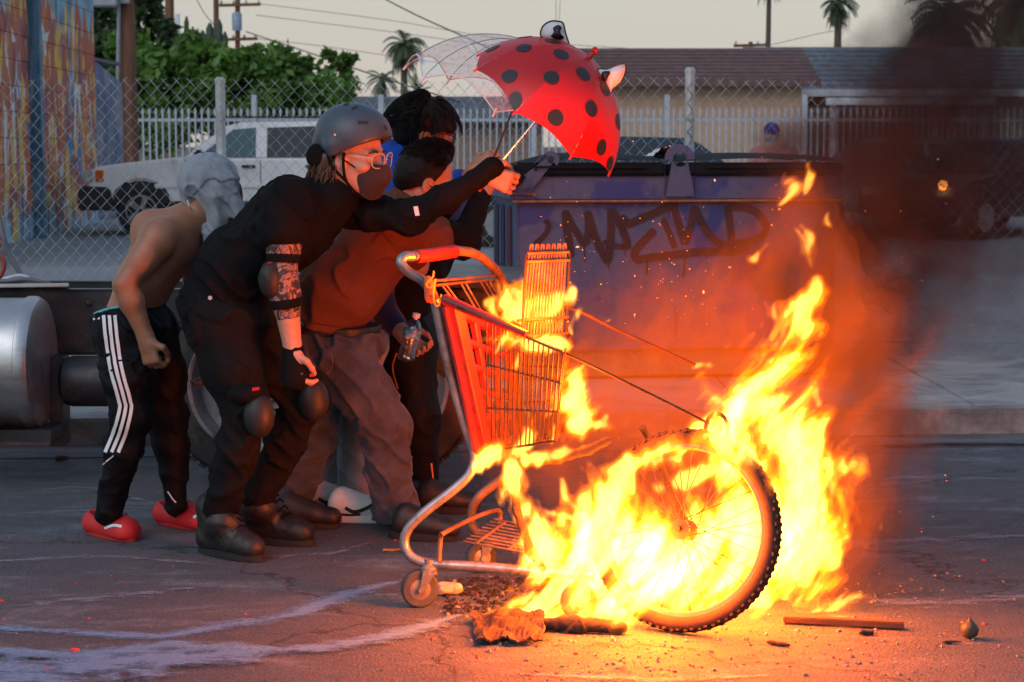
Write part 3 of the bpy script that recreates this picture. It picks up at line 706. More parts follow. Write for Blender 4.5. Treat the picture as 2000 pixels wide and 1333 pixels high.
# air tank
at_ = MB().lathe((-1.90, 7.72, .415), (1, 0, 0), [(.07, 0), (.10, .02), (.108, .05), (.108, .24), (.10, .265), (.06, .28)], 28).obj('air_tank', m_frame, tr, smooth=True)
for dz in (.07, 0, -.07): MB().tube([(-1.63, 7.70, .415 + dz), (-1.57, 7.70, .41 + dz), (-1.53, 7.72, .40 + dz)], [.012, .016, .01], 8).obj('fitting', m_frame, at_)
MB().box((-1.92, 7.75, .33), (.06, .12, .38)).obj('bracket', m_frame, tr)
# wheels
def truck_wheel(cx, cy, r):
    prof = [(.27, .10), (.29, .0), (.36, -.005), (.40, .01), (r, .05), (r, .23), (.40, .27), (.29, .27)]
    wh = MB().lathe((cx, cy, r), (0, 1, 0), prof, 56, cap0=False).obj('wheel', m_rub, tr, smooth=True)
    tb = MB()
    for k in range(60):
        a = k * 2 * math.pi / 60; d = V((math.cos(a), 0, math.sin(a)))
        for w_, off in ((.075, 0), (.205, .05)):
            a2 = a + off; d = V((math.cos(a2), 0, math.sin(a2))); tdir = V((-math.sin(a2), 0, math.cos(a2)))
            tb.box(V((cx, cy + w_, r)) + d * (r + .004), (1, 1, 1), Matrix((tdir * .03, V((0, .085, 0)), d * .014)).transposed())
    tb.obj('tread', m_rub, wh)['kind'] = 'stuff'
    ri = MB().lathe((cx, cy, r), (0, 1, 0), [(.297, -.012), (.292, -.02), (.28, -.012), (.272, .02), (.262, .10), (.10, .12), (.085, .09), (.04, .085)], 48, cap0=False).obj('rim', M('grey_rim', (.42, .42, .43), .5, .5, var=.2, dirt=(.12, .07, .05), dirt_amt=.5), wh, smooth=True)
    for k in range(5):
        a = k * 2 * math.pi / 5 + .5; MB().lathe((cx + .185 * math.cos(a), cy + .106, r + .185 * math.sin(a)), (0, -1, 0), [(.05, 0), (.05, .004)], 16).obj('hand_hole', m_dark, ri)
    for k in range(8):
        a = k * 2 * math.pi / 8; MB().lathe((cx + .115 * math.cos(a), cy + .10, r + .115 * math.sin(a)), (0, -1, 0), [(.014, 0), (.014, .03)], 6).obj('nut', m_frame, ri)
truck_wheel(P(510, 745, 7.6).x, 7.55, .42); truck_wheel(P(738, 745, 7.6).x, 7.60, .42)
for xx in (P(510, 745, 7.6).x,): MB().tube([(xx, 7.7, .435), (xx, 8.5, .435)], .07, 14).obj('axle', m_frame, tr)
# mud guard
mg = MB(); c0 = P(850, 640, 7.62)
mg.prism([(-.07, .11), (.09, .12), (.11, .06), (.10, -.14), (.05, -.22), (-.02, -.16), (-.06, .0)], lambda x, z: (c0.x + x, 7.55, c0.z + z), lambda x, z: (c0.x + x + .02, 7.86, c0.z + z)); mg.obj('mudguard', m_trim, tr, bevel=.02, smooth=True)
for zz in (.30, .36): MB().tube([(-.62, 7.8, zz), (.02, 7.8, zz)], .014, 8).obj('brake_rod', m_frame, tr)
MB().box((-.25, 7.9, .44), (.3, .25, .2)).obj('spring_hanger', m_frame, tr, bevel=.02)
# sheet and hoses lying on the chassis
dk = tag(MB().prism([(0, 0), (1, 0), (1, 1), (0, 1)], lambda u, v: P(-80 + 215 * u, 563 - 3 * u, 7.75 + .5 * v), lambda u, v: P(-80 + 215 * u, 556 - 3 * u, 7.75 + .5 * v)).obj('metal_sheet', m_alu, bevel=.003), 'thin bent metal sheet lying on the truck chassis above the fuel tank', 'metal sheet')
m_hose_r = M('red_hose_rubber', (.28, .05, .035), .5); m_hose_g = M('grey_hose_rubber', (.12, .13, .15), .5)
tag(MB().tube(smooth_path([P(-40, 330, 8), P(-8, 400, 7.95), P(6, 460, 7.9), P(22, 505, 7.9), P(46, 545, 7.88)], 6), .011, 10).obj('grey_hose', m_hose_g, smooth=True), 'grey hose hanging down onto the metal sheet', 'hose')
tag(MB().tube(smooth_path([P(-60, 505, 7.8), P(-10, 495, 7.8), P(8, 515, 7.8), P(-4, 545, 7.8), P(-40, 552, 7.8)], 6), .010, 10).obj('red_hose_loop', m_hose_r, smooth=True), 'red hose loop standing at the edge of the frame', 'hose')
tag(MB().tube(smooth_path([P(-60, 551, 7.78), P(10, 549, 7.78), P(50, 546, 7.78), P(88, 553, 7.79), P(95, 557, 7.85), P(40, 552, 7.9), P(-40, 553, 7.9)], 6), .010, 10).obj('coiled_hose', m_hose_g, smooth=True), 'dark hose coiled flat on the metal sheet', 'hose')
tag(MB().tube(smooth_path([P(-5, 552, 7.86), P(20, 543, 7.86), P(42, 540, 7.88), P(55, 548, 7.9), P(30, 552, 7.92)], 6), .012, 6).obj('crumpled_cloth', m_white, smooth=True), 'crumpled pale rag on the metal sheet beside the hoses', 'rag')

# ---- dumpster
DA = R(8.2); DO = V((P(1012, 600, 10.0).x, 10.0, 0)); dw, dn = V((math.cos(DA), math.sin(DA), 0)), V((-math.sin(DA), math.cos(DA), 0))
def DT(u, d, z): return DO + dw * u + dn * d + V((0, 0, z))
DW, DD = 1.78, .92
def dpaint(name, base, patch, rust):
    m, nt, bs = nodes(name)
    n1 = noise_n(nt, 2.2, 5, .6, dist=.6); n2 = noise_n(nt, 7, 8, .75, dist=.5); n3 = noise_n(nt, 30, 5, .7)
    c = ramp(nt, n3.outputs[0], [(.3, tuple(x * .8 for x in base)), (.7, tuple(min(1, x * 1.15) for x in base))]).outputs[0]
    c = mix(nt, ramp(nt, n1.outputs[0], [(.55, 0.0), (.60, 1.0)]).outputs[0], c, patch)
    c = mix(nt, ramp(nt, n2.outputs[0], [(.64, 0.0), (.72, 1.0)]).outputs[0], c, rust)
    nt.links.new(c, bs.inputs['Base Color']); bs.inputs['Roughness'].default_value = .5
    bump_to(nt, bs, n3.outputs[0], .25, .004); return m
m_dump = dpaint('violet_blue_steel', (.080, .084, .155), (.026, .040, .16), (.10, .06, .05))
m_dside = M('streaked_blue_steel', (.05, .085, .17), .5, var=.6, vscale=6, stretch=(1, 1, .12), dirt=(.02, .025, .04), dirt_amt=.8, dscale=5, bump=.2)
m_rust = M('rusty_weld', (.34, .12, .05), .8, var=.4, vscale=20, bump=.5, bscale=60)
m_lid = M('black_lid_plastic', (.010, .011, .014), .75, spec=.12, var=.25, vscale=4, bump=.15, bscale=20)
m_spray = M('brown_spray_paint', (.045, .010, .008), .6, var=.3, vscale=30, bump=.1)
du = empty('dumpster', DT(DW / 2, DD / 2, .12), 'violet-blue steel dumpster with a black lid and brown graffiti tag', 'dumpster')
zb, zr0, zr1 = .30, 1.105, 1.236
MB().prism([(0, 0), (DW, 0), (DW, DD), (0, DD)], lambda u, d: DT(u, d, zb), lambda u, d: DT(u, d, zr0 + .02)).obj('body', m_dump, du, bevel=.01)
MB().prism([(0.004, 0.03), (DD - .03, .03), (DD - .03, .78), (.004, .78)], lambda d, z: DT(-.004, d + .02, zb + z), lambda d, z: DT(.01, d + .02, zb + z)).obj('side_panel', m_dside, du, bevel=.003)
for d in (.22, .48, .72): MB().prism([(0, 0), (.07, 0), (.07, .74), (0, .74)], lambda u, z: DT(-.03, d + u, zb + .03 + z), lambda u, z: DT(-.003, d + u, zb + .03 + z)).obj('side_rib', m_dside, du, bevel=.008)
for (u0, u1, d0, d1) in ((-.035, DW + .035, -.035, .03), (-.035, DW + .035, DD - .03, DD + .035), (-.034, .03, .031, DD - .031), (DW - .03, DW + .034, .031, DD - .031)):
    MB().prism([(u0, d0), (u1, d0), (u1, d1), (u0, d1)], lambda u, d: DT(u, d, zr0), lambda u, d: DT(u, d, zr1)).obj('top_rim', m_dump, du, bevel=.01)
MB().tube([DT(-.036, -.034, zr0 - .003), DT(DW + .036, -.034, zr0 - .003)], .007, 8).obj('weld_seam', m_rust, du)
for u in (.30, 1.05, 1.55): MB().prism([(-.012, .0), (.012, 0), (.012, .5), (-.012, .5)], lambda x, z: DT(u + x, -.008, zb + .02 + z * .45), lambda x, z: DT(u + x, .002, zb + .02 + z * .45)).obj('front_rib', m_dump, du, bevel=.003)
# lid: two bulged plastic halves
for (u0, u1, sag) in ((-.02, .80, 0), (.86, DW + .03, .0)):
    def lidf(u, v, u0=u0, u1=u1): 
        uu = u0 + (u1 - u0) * u; bul = .030 * math.sin(math.pi * min(1, max(0, v))) + .018 * math.sin(math.pi * u)
        return DT(uu, -.05 + (DD + .06) * v, 1.315 - .05 * max(0, .25 - uu) / .25 + bul)
    o = MB(); o.grid(lidf, 12, 8); lid = o.obj('lid', m_lid, du, smooth=True)
    sk = MB(); ps = [lidf(i / 12, 0) for i in range(13)]
    sk.prism([(0, 0), (1, 0), (1, 1), (0, 1)], lambda a, b: DT(u0 + (u1 - u0) * a, -.052 + b * .03, zr1 + .004), lambda a, b: DT(u0 + (u1 - u0) * a, -.052 + b * .03, 1.312)); sk.obj('lid_edge', m_lid, lid, bevel=.012)
    sk = MB(); sk.prism([(0, 0), (1, 0), (1, 1), (0, 1)], lambda a, b: DT(u0 + .03 * a - .002, -.02 + b * DD, zr1 + .004), lambda a, b: DT(u0 + .03 * a - .002, -.02 + b * DD, 1.30)); sk.obj('lid_edge', m_lid, lid, bevel=.01)
    MB().box((lidf(.5, 0) + V((0, -.012, -.045))), (.62, .012, .012), Matrix.Rotation(DA, 3, 'Z')).obj('lid_lip', m_lid, lid)
def DF(px, py, off=.003):
    o = V((0, 0, HC)); d = P(px, py, 10) - o; p0 = DT(0, -off, 0); t = (p0 - o).dot(dn) / d.dot(dn); return o + d * t
# lifting lug with a hole and the swung hook plate
def lug(nm, cx_px, cy_px, poly_fn, hole_r, off, th, mat):
    pass
def ringplate(cpx, cpy, r, rh, tail, width, off, th, name):
    """rounded plate with a hole: arc about c, straight sides down to tail (px)"""
    c = DF(cpx, cpy, off); tl = DF(*tail, off); ax = (tl - c); Lx = ax.length; ax.normalize(); sx = ax.cross(dn).normalized()
    n = 20; outer = [c - ax * (r * math.sin(math.pi * k / n)) + sx * (-r * math.cos(math.pi * k / n)) for k in range(n + 1)]
    inner = [c - ax * (rh * math.sin(math.pi * k / n)) + sx * (-rh * math.cos(math.pi * k / n)) for k in range(n + 1)]
    inner2 = [c + ax * (rh * math.sin(math.pi * k / n)) + sx * (-rh * math.cos(math.pi * k / n)) for k in range(n + 1)]
    low = [c + ax * Lx * 1 + sx * (-width + 2 * width * k / n) for k in range(n + 1)]
    low_s = [c + sx * (-r + 2 * r * k / n) for k in range(n + 1)]
    mb = MB(); fr = -dn * th
    def strip(a, b):
        for k in range(n):
            for sh in (V((0, 0, 0)), fr): mb.quad_face([a[k] + sh, a[k + 1] + sh, b[k + 1] + sh, b[k] + sh])
    strip(outer, inner); strip(inner2, low)
    loop = outer + list(reversed(low)); hl = inner + list(reversed(inner2))
    for lp in (loop, hl):
        for k in range(len(lp)): a, b = lp[k], lp[(k + 1) % len(lp)]; mb.quad_face([a, b, b + fr, a + fr])
    return mb
mb = ringplate(1327, 312, .083, .040, (1327, 384), .083, .036, .018, 'lug'); lg = mb.obj('lifting_lug', m_dump, du)
mb = ringplate(1075, 312, .046, .020, (1024, 362), .046, .040, .016, 'hook'); hk = mb.obj('hook_plate', m_dump, du)
pv = DF(1021, 361, .05); MB().lathe(pv, -dn, [(.055, -.01), (.055, .014), (.03, .02), (.03, .035), (.012, .04)], 24).obj('pivot_bolt', m_dump, hk, smooth=True)
MB().tube(smooth_path([DF(1000, 378, .045), DF(1040, 380, .045), DF(1044, 384, .045)], 4), .008, 8).obj('rust_bead', m_rust, du)
MB().lathe(DF(1046, 331, .056), -dn, [(.012, 0), (.012, .004)], 12).obj('bolt_hole', m_dark, hk)
# hinge pocket sticking out on the corner
MB().prism([(-.20, 0), (.0, .0), (.03, .06), (-.02, .085), (-.18, .03)], lambda u, z: DT(u, -.12, 1.19 + z), lambda u, z: DT(u, .02, 1.19 + z)).obj('fork_pocket', m_lid, du, bevel=.012)
MB().prism([(.03, .03), (DW - .03, .03), (DW - .03, DD - .03), (.03, DD - .03)], lambda u, d: DT(u, d, .135), lambda u, d: DT(u, d, zb - .002)).obj('lower_panel', M('bare_rusty_steel', (.30, .21, .14), .75, var=.35, vscale=5, bump=.4, dirt=(.10, .06, .04), dirt_amt=.6, dscale=5), du, bevel=.006)
MB().prism([(0, 0), (DW, 0), (DW, .03), (0, .03)], lambda u, d: DT(u, d - .01, zb - .012), lambda u, d: DT(u, d - .01, zb + .012)).obj('base_angle', m_dump, du)
# skids
for u in (.1, DW - .1): MB().prism([(-.05, .12), (.05, .12), (.05, .14), (-.05, .14)], lambda x, z: DT(u + x, .05, z), lambda x, z: DT(u + x, DD - .05, z)).obj('skid', m_frame, du)
# graffiti: sprayed strokes, each a thin film on the steel
def Z5(z): return (930 + z[0] * .355, 270 + z[1] * .355)
strokes = [([(375, 455), (398, 470), (392, 510), (365, 548), (322, 582)], 8), ([(490, 398), (498, 500), (515, 590), (522, 655)], 12), ([(490, 400), (530, 480), (570, 545), (603, 590)], 11), ([(603, 590), (618, 500), (613, 400)], 11),
           ([(613, 400), (650, 530), (690, 620), (725, 688)], 12), ([(725, 688), (742, 540), (742, 388)], 12), ([(742, 388), (790, 470), (820, 540), (838, 612)], 12), ([(700, 570), (770, 595), (850, 592)], 8),
           ([(800, 428), (838, 470), (905, 442), (1000, 405), (1080, 368), (1105, 385)], 12), ([(985, 505), (930, 560), (875, 625), (888, 668), (950, 660), (1080, 645), (1250, 625), (1420, 625), (1500, 590)], 13),
           ([(1030, 440), (1065, 530), (1095, 605)], 10), ([(1085, 372), (1115, 470), (1150, 585)], 12), ([(1150, 585), (1180, 480), (1200, 375)], 11), ([(1200, 375), (1250, 480), (1310, 560), (1395, 600)], 12),
           ([(1382, 372), (1398, 480), (1412, 640)], 12), ([(1382, 385), (1450, 378), (1530, 400), (1585, 460), (1590, 520), (1520, 565), (1420, 580)], 12)]
drips = [([(596, 590), (598, 680)], 2.4), ([(727, 680), (728, 722)], 2.6), ([(940, 660), (942, 690), (938, 755)], 3), ([(1143, 640), (1147, 700), (1138, 770)], 3.2), ([(815, 600), (822, 650)], 2.2), ([(1062, 380), (1063, 440)], 2.2), ([(1408, 640), (1408, 680)], 2.2), ([(1095, 930), (1100, 1000), (1096, 1095)], 2.2)]
for k, (pts, wd) in enumerate(strokes + drips):
    path = smooth_path([DF(*Z5(p), .0035 + .0006 * (k % 9)) for p in pts], 7); mb = MB(); n = len(path); hw = wd * .355 / 360 * 1.75
    vs, fs = [], []
    for i, p in enumerate(path):
        t = (path[min(i + 1, n - 1)] - path[max(i - 1, 0)]).normalized(); s = t.cross(dn).normalized()
        w_ = hw * (1 + .12 * mnoise.noise(V((i * .9, k, 3)))) * (.55 if i in (0, n - 1) else 1)
        vs += [p - s * w_, p + s * w_, p + s * w_ + dn * .0025, p - s * w_ + dn * .0025]
    for i in range(n - 1):
        for q in range(4): a = i * 4; fs.append((a + q, a + (q + 1) % 4, a + 4 + (q + 1) % 4, a + 4 + q))
    fs += [(0, 1, 2, 3), tuple(4 * (n - 1) + q for q in (3, 2, 1, 0))]
    put('graffiti_stroke' if k < len(strokes) else 'paint_drip', mk(vs, fs, m_spray), du)
MB().lathe(P(1290, 306, 10.4) , V((.3, 0, 1)), [(.0001, -.03), (.06, -.03), (.07, 0), (.03, .02), (.0001, .022)], 12)
bagv = MB().grid(lambda u, v: DT(.80 + .14 * u + .01 * math.sin(9 * v), .25 + .25 * v, 1.345 + .05 * math.sin(math.pi * u) * (1 - v * v) + .006 * math.sin(23 * u)), 10, 5)
tag(bagv.obj('plastic_bag', M('clear_plastic_film', (.6, .62, .64), .3), smooth=True), 'small crumpled pale plastic bag lying on the dumpster lid', 'plastic bag')
# ================================================================== PEOPLE: smooth implicit bodies turned into meshes
def surfnet(f, org, h):
    s = f < 0; nx, ny, nz = f.shape
    c = np.zeros((nx - 1, ny - 1, nz - 1), np.int8)
    for i in (0, 1):
        for j in (0, 1):
            for k in (0, 1): c += s[i:nx - 1 + i, j:ny - 1 + j, k:nz - 1 + k]
    act = np.argwhere((c > 0) & (c < 8)); idx = np.full(c.shape, -1, np.int64); idx[tuple(act.T)] = np.arange(len(act))
    acc = np.zeros((len(act), 3)); cnt = np.zeros(len(act)); ax, ay, az = act.T
    co = [(i, j, k) for i in (0, 1) for j in (0, 1) for k in (0, 1)]
    for a in co:
        for d in range(3):
            if a[d]: continue
            b = list(a); b[d] = 1
            fa = f[ax + a[0], ay + a[1], az + a[2]]; fb = f[ax + b[0], ay + b[1], az + b[2]]
            cr = (fa < 0) != (fb < 0); t = np.where(cr, fa / np.where(cr, fa - fb, 1), 0)
            for q in range(3): acc[:, q] += np.where(cr, a[q] + (t if q == d else 0), 0)
            cnt += cr
    vs = (act + acc / cnt[:, None]) * h + np.array(org)
    quads = []
    for d in range(3):
        e = [slice(1, -1)] * 3; e[d] = slice(0, None)
        lo = [slice(None)] * 3; hi = [slice(None)] * 3; lo[d] = slice(0, -1); hi[d] = slice(1, None)
        sa, sb = s[tuple(lo)], s[tuple(hi)]; m = sa != sb
        o1, o2 = (d + 1) % 3, (d + 2) % 3
        cut = [slice(None)] * 3; cut[o1] = slice(1, -1); cut[o2] = slice(1, -1)
        q = np.argwhere(m[tuple(cut)]); q[:, o1] += 1; q[:, o2] += 1
        def cell(da, db):
            z = q.copy(); z[:, o1] += da; z[:, o2] += db; return idx[tuple(z.T)]
        fq = np.stack([cell(-1, -1), cell(0, -1), cell(0, 0), cell(-1, 0)], 1)
        fl = ~sa[tuple(q.T)]; fq[fl] = fq[fl][:, ::-1]; quads.append(fq)
    return vs, np.concatenate(quads)
class Body:
    """smooth union of rounded limbs; every primitive only touches its own neighbourhood"""
    def __init__(s): s.p = []
    def cap(s, a, b, ra, rb=None, k=.03, flat=None, fs=1.0, neg=False):
        s.p.append(('c', np.array(a, float), np.array(b, float), ra, ra if rb is None else rb, k, None if flat is None else np.array(V(flat).normalized()), fs, neg)); return s
    def chain(s, pts, rs, k=.03, **kw):
        for i in range(len(pts) - 1): s.cap(pts[i], pts[i + 1], rs[i], rs[i + 1], k, **kw)
        return s
    def ell(s, c, r, rot=None, k=.02, neg=False):
        s.p.append(('e', np.array(c, float), np.array(r, float), np.eye(3) if rot is None else np.array(rot).T, k, neg)); return s
    def cut(s, p0, n, keep=None):
        """remove everything on the side n points to"""
        s.p.append(('h', np.array(p0, float), np.array(V(n).normalized()))); return s
    def mesh(s, h, fold=None, seed=0, pad=.05):
        lo, hi = np.full(3, 1e9), np.full(3, -1e9)
        for q in s.p:
            if q[0] == 'c' and not q[8]:
                r = max(q[3], q[4]) * max(1, q[7])
                for e in (q[1], q[2]): lo = np.minimum(lo, e - r); hi = np.maximum(hi, e + r)
            elif q[0] == 'e' and not q[5]: lo = np.minimum(lo, q[1] - q[2].max()); hi = np.maximum(hi, q[1] + q[2].max())
        lo -= pad; hi += pad; n = np.ceil((hi - lo) / h).astype(int) + 1
        ax = [np.float32(lo[i]) + np.arange(n[i], dtype=np.float32) * np.float32(h) for i in range(3)]
        f = np.full(n, .12, np.float32)
        def sub(l, u):
            a = np.clip(np.floor((l - lo) / h).astype(int), 0, n); b = np.clip(np.ceil((u - lo) / h).astype(int) + 1, 0, n)
            sl = tuple(slice(a[i], b[i]) for i in range(3)); return sl, np.meshgrid(*[ax[i][sl[i]] for i in range(3)], indexing='ij', sparse=True)
        for q in s.p:
            if q[0] == 'c':
                _, a, b, ra, rb, k, fl, fs, neg = q; r = max(ra, rb) * max(1, fs) + k + .05
                sl, (X, Y, Z) = sub(np.minimum(a, b) - r, np.maximum(a, b) + r)
                ba = b - a; L2 = max(1e-9, ba @ ba)
                px, py, pz = X - a[0], Y - a[1], Z - a[2]
                t = np.clip((px * ba[0] + py * ba[1] + pz * ba[2]) / L2, 0, 1)
                dx, dy, dz = px - t * ba[0], py - t * ba[1], pz - t * ba[2]
                d2 = dx * dx + dy * dy + dz * dz
                if fl is not None:
                    w = dx * fl[0] + dy * fl[1] + dz * fl[2]; d2 = d2 + (1 / fs ** 2 - 1) * w * w
                d = np.sqrt(d2) - (ra + (rb - ra) * t)
            elif q[0] == 'e':
                _, c, r, rot, k, neg = q; m = r.max() + k + .05
                sl, (X, Y, Z) = sub(c - m, c + m); px, py, pz = X - c[0], Y - c[1], Z - c[2]
                u = [(rot[i, 0] * px + rot[i, 1] * py + rot[i, 2] * pz) / r[i] for i in range(3)]
                g = np.sqrt(u[0] ** 2 + u[1] ** 2 + u[2] ** 2) + 1e-6; d = (g - 1) * r.min() * .5 + (g - 1) * g * .5 / np.sqrt((u[0] / r[0]) ** 2 + (u[1] / r[1]) ** 2 + (u[2] / r[2]) ** 2 + 1e-6)
            else:
                sl, (X, Y, Z) = sub(lo, hi); d = (X - q[1][0]) * q[2][0] + (Y - q[1][1]) * q[2][1] + (Z - q[1][2]) * q[2][2]
                f[sl] = np.maximum(f[sl], d); continue
            o = f[sl]
            if neg:
                hh = np.clip(.5 - .5 * (o + d) / k, 0, 1); f[sl] = o * (1 - hh) - d * hh + k * hh * (1 - hh)
            else:
                hh = np.clip(.5 + .5 * (d - o) / k, 0, 1); f[sl] = d * (1 - hh) + o * hh - k * hh * (1 - hh)
        if fold:
            sl, (X, Y, Z) = sub(lo, hi); band = np.abs(f) < .05
            ii = np.argwhere(band); Xb, Yb, Zb = ax[0][ii[:, 0]], ax[1][ii[:, 1]], ax[2][ii[:, 2]]
            f[band] += fold(Xb, Yb, Zb, seed)
        f[0], f[-1], f[:, 0], f[:, -1], f[:, :, 0], f[:, :, -1] = .05, .05, .05, .05, .05, .05
        return surfnet(f, lo, h)
def vnoise(x, y, z, seed, n=32):
    lat = np.random.default_rng(seed).uniform(-1, 1, (n, n, n)).astype(np.float32)
    xi, yi, zi = np.floor(x).astype(int), np.floor(y).astype(int), np.floor(z).astype(int); fx, fy, fz = x - xi, y - yi, z - zi
    fx, fy, fz = (t * t * (3 - 2 * t) for t in (fx, fy, fz)); o = 0
    for a in (0, 1):
        for b in (0, 1):
            for c in (0, 1): o = o + lat[(xi + a) % n, (yi + b) % n, (zi + c) % n] * (fx if a else 1 - fx) * (fy if b else 1 - fy) * (fz if c else 1 - fz)
    return o
def folds(amp=.006, fr=38., dirs=(1.0, 1.0, 1.0)):
    """irregular cloth creases: ridges of warped, slanted noise"""
    def fn(X, Y, Z, seed):
        q = fr / 2.6; X, Y, Z = X.astype(float), Y.astype(float), Z.astype(float)
        wx = .45 * vnoise(X * q * .5, Y * q * .5, Z * q * .5, seed); wz = .45 * vnoise(X * q * .5 + 7, Y * q * .5, Z * q * .5, seed + 1)
        a = vnoise((X * .8 + Z * .75) * q * dirs[0] + wx, Y * q * dirs[1], (Z - X * .5) * q * .45 * dirs[2] + wz, seed + 2)
        b = vnoise((X * .7 - Z * .9) * q * 1.9 * dirs[0] + wz * 2, Y * q * 1.6 * dirs[1], (Z + X * .6) * q * .8 * dirs[2] + wx * 2, seed + 3)
        c = vnoise(X * q * .5, Y * q * .5, Z * q * .5, seed + 4)
        o = .55 * amp * (-1.5 * np.clip(1 - 2.6 * np.abs(a), 0, 1) ** 1.3 - .7 * np.clip(1 - 2.6 * np.abs(b), 0, 1) ** 1.3 * np.clip(.5 + c, 0, 1) + .6 * c + .45)
        return o.astype(np.float32)
    return fn
def bput(name, body, h, mat, parent, fold=None, seed=0, extra=None):
    v, q = body.mesh(h, fold, seed); me = mk(v, q, mat, True, name)
    return put(name, me, parent)
def bvh_of(o):
    me = o.data; return BVHTree.FromPolygons([v.co[:] for v in me.vertices], [p.vertices[:] for p in me.polygons])
def cast(bv, px, py, y0=3.0, off=.0025):
    o = V((0, 0, HC)); d = (P(px, py, 6) - o).normalized(); h = bv.ray_cast(o + d * y0, d, 8)
    if h[0] is None: return None
    n = h[1]; n = n if n.dot(d) < 0 else -n
    return h[0] + n * off
def ribbon(bv, pts, wpx, name, mat, parent, off=.0025, sub=6, thick=True):
    """strip of cloth or paint laid onto a surface; widths in photograph pixels"""
    P2 = smooth_path([V((p[0], p[1], 0)) for p in pts], sub); vs, fs = [], []; n = len(P2)
    for i, p in enumerate(P2):
        t = (P2[min(i + 1, n - 1)] - P2[max(i - 1, 0)]).normalized(); s = V((-t.y, t.x, 0)) * wpx / 2
        row = [cast(bv, p.x + s.x * w, p.y + s.y * w, off=off) for w in (-1, 0, 1)]
        vs.append(row)
    out, ids = [], {}
    for i, r in enumerate(vs):
        for j, p in enumerate(r):
            if p is not None: ids[i, j] = len(out); out.append(p)
    for i in range(n - 1):
        for j in range(2):
            k = [(i, j), (i, j + 1), (i + 1, j + 1), (i + 1, j)]
            if all(z in ids for z in k):
                q = [ids[z] for z in k]
                if max((out[a] - out[b]).length for a in q for b in q) < .12: fs.append(tuple(q))
    if not fs: return None
    return put(name, mk(out, fs, mat, True), parent)
def lerp(a, b, t): return a + (b - a) * t
def hand(B, wrist, fwd, nrm, curl, side=1, spread=.16, scale=1.0, thumb=.5):
    """palm and five jointed fingers. fwd: wrist->knuckles, nrm: palm normal (fingers curl towards it), side: thumb side sign"""
    fwd = V(fwd).normalized(); nrm = V(nrm); nrm = (nrm - fwd * nrm.dot(fwd)).normalized(); lat = fwd.cross(nrm).normalized() * side; w = V(wrist); k = scale
    B.cap(w, w + fwd * .03 * k, .024 * k, .026 * k, .02, flat=lat, fs=1.15)
    for l in (-.026, -.009, .009, .026): B.cap(w + fwd * .025 * k + lat * l * .7 * k, w + fwd * .082 * k + lat * l * k, .0165 * k, .0135 * k, .012)
    for i, (l, L) in enumerate(((.031, .074), (.0105, .084), (-.0105, .078), (-.030, .062))):
        p = w + fwd * .084 * k + lat * l * k; a = 0.0; d = fwd + lat * (l * spread * 6)
        d.normalize(); rr = (.0095 - .0006 * i) * k
        for j, (fr_, c) in enumerate(((.45, .75), (.32, 1.0), (.23, .7))):
            a += curl * c; dd = (d * math.cos(a) + nrm * math.sin(a)).normalized(); q = p + dd * L * fr_ * k
            B.cap(p, q, rr, rr * .9, .006); p = q; rr *= .92
    p = w + fwd * .022 * k + lat * .024 * k; d = (fwd * .55 + lat * .75 + nrm * .35).normalized()
    q = p + d * .042 * k; B.cap(p, q, .0145 * k, .0115 * k, .014)
    d = (fwd * .85 + lat * (.5 - thumb) + nrm * thumb).normalized(); q2 = q + d * .032 * k; B.cap(q, q2, .011 * k, .0098 * k, .007)
    d = (fwd * .85 + lat * (.1 - thumb) + nrm * thumb).normalized(); B.cap(q2, q2 + d * .026 * k, .0095 * k, .008 * k, .006)
def head_axes(yaw, pitch, roll=0):
    """columns: right-of-face(x), forward (y), up (z)"""
    return (Matrix.Rotation(yaw, 3, 'Z') @ Matrix.Rotation(roll, 3, 'Y') @ Matrix.Rotation(pitch, 3, 'X'))
def head(B, c, A, s=1.0, ears=True, jaw=1.0):
    """c: centre of the skull; forward is +y of A"""
    T = lambda x, y, z: V(c) + A @ V((x * s, y * s, z * s))
    B.ell(T(0, -.012, .025), (.076 * s, .094 * s, .088 * s), A, .02)
    B.ell(T(0, .012, -.045), (.063 * s, .074 * s, .078 * s), A, .03)
    B.cap(T(0, .05, -.098), T(0, .062, -.094), .026 * s, .022 * s, .03)
    for x in (-1, 1): B.cap(T(.028 * x, .035, -.088), T(.052 * x, -.012, -.062), .024 * s, .024 * s, .03)
    B.ell(T(0, .068, .012), (.052 * s, .022 * s, .014 * s), A, .018)
    for x in (-1, 1):
        B.ell(T(.046 * x, .058, -.032), (.022 * s, .024 * s, .018 * s), A, .02)
        B.ell(T(.032 * x, .088, -.004), (.019 * s, .016 * s, .012 * s), A, .012, neg=True)
        B.ell(T(.031 * x, .070, -.006), (.0135 * s, .0125 * s, .0125 * s), A, .004)
    B.cap(T(0, .080, .004), T(0, .106, -.036), .0085 * s, .0125 * s, .012); B.cap(T(-.012, .092, -.040), T(.012, .092, -.040), .0095 * s, .0095 * s, .01)
    B.cap(T(-.018, .082, -.070), T(.018, .082, -.070), .0085 * s, .0085 * s, .008); B.cap(T(-.015, .080, -.081), T(.015, .080, -.081), .009 * s, .009 * s, .008)
    B.cap(T(-.020, .094, -.0755), T(.020, .094, -.0755), .0025 * s, .0025 * s, .003, neg=True)
    if ears:
        for x in (-1, 1):
            ctr = T(.078 * x, -.006, -.018); B.ell(ctr, (.010 * s, .020 * s, .032 * s), A @ Matrix.Rotation(.25 * x, 3, 'Z') @ Matrix.Rotation(-.15, 3, 'X'), .008)
            B.ell(T(.089 * x, .0, -.014), (.007 * s, .011 * s, .018 * s), A, .006, neg=True)
    return T
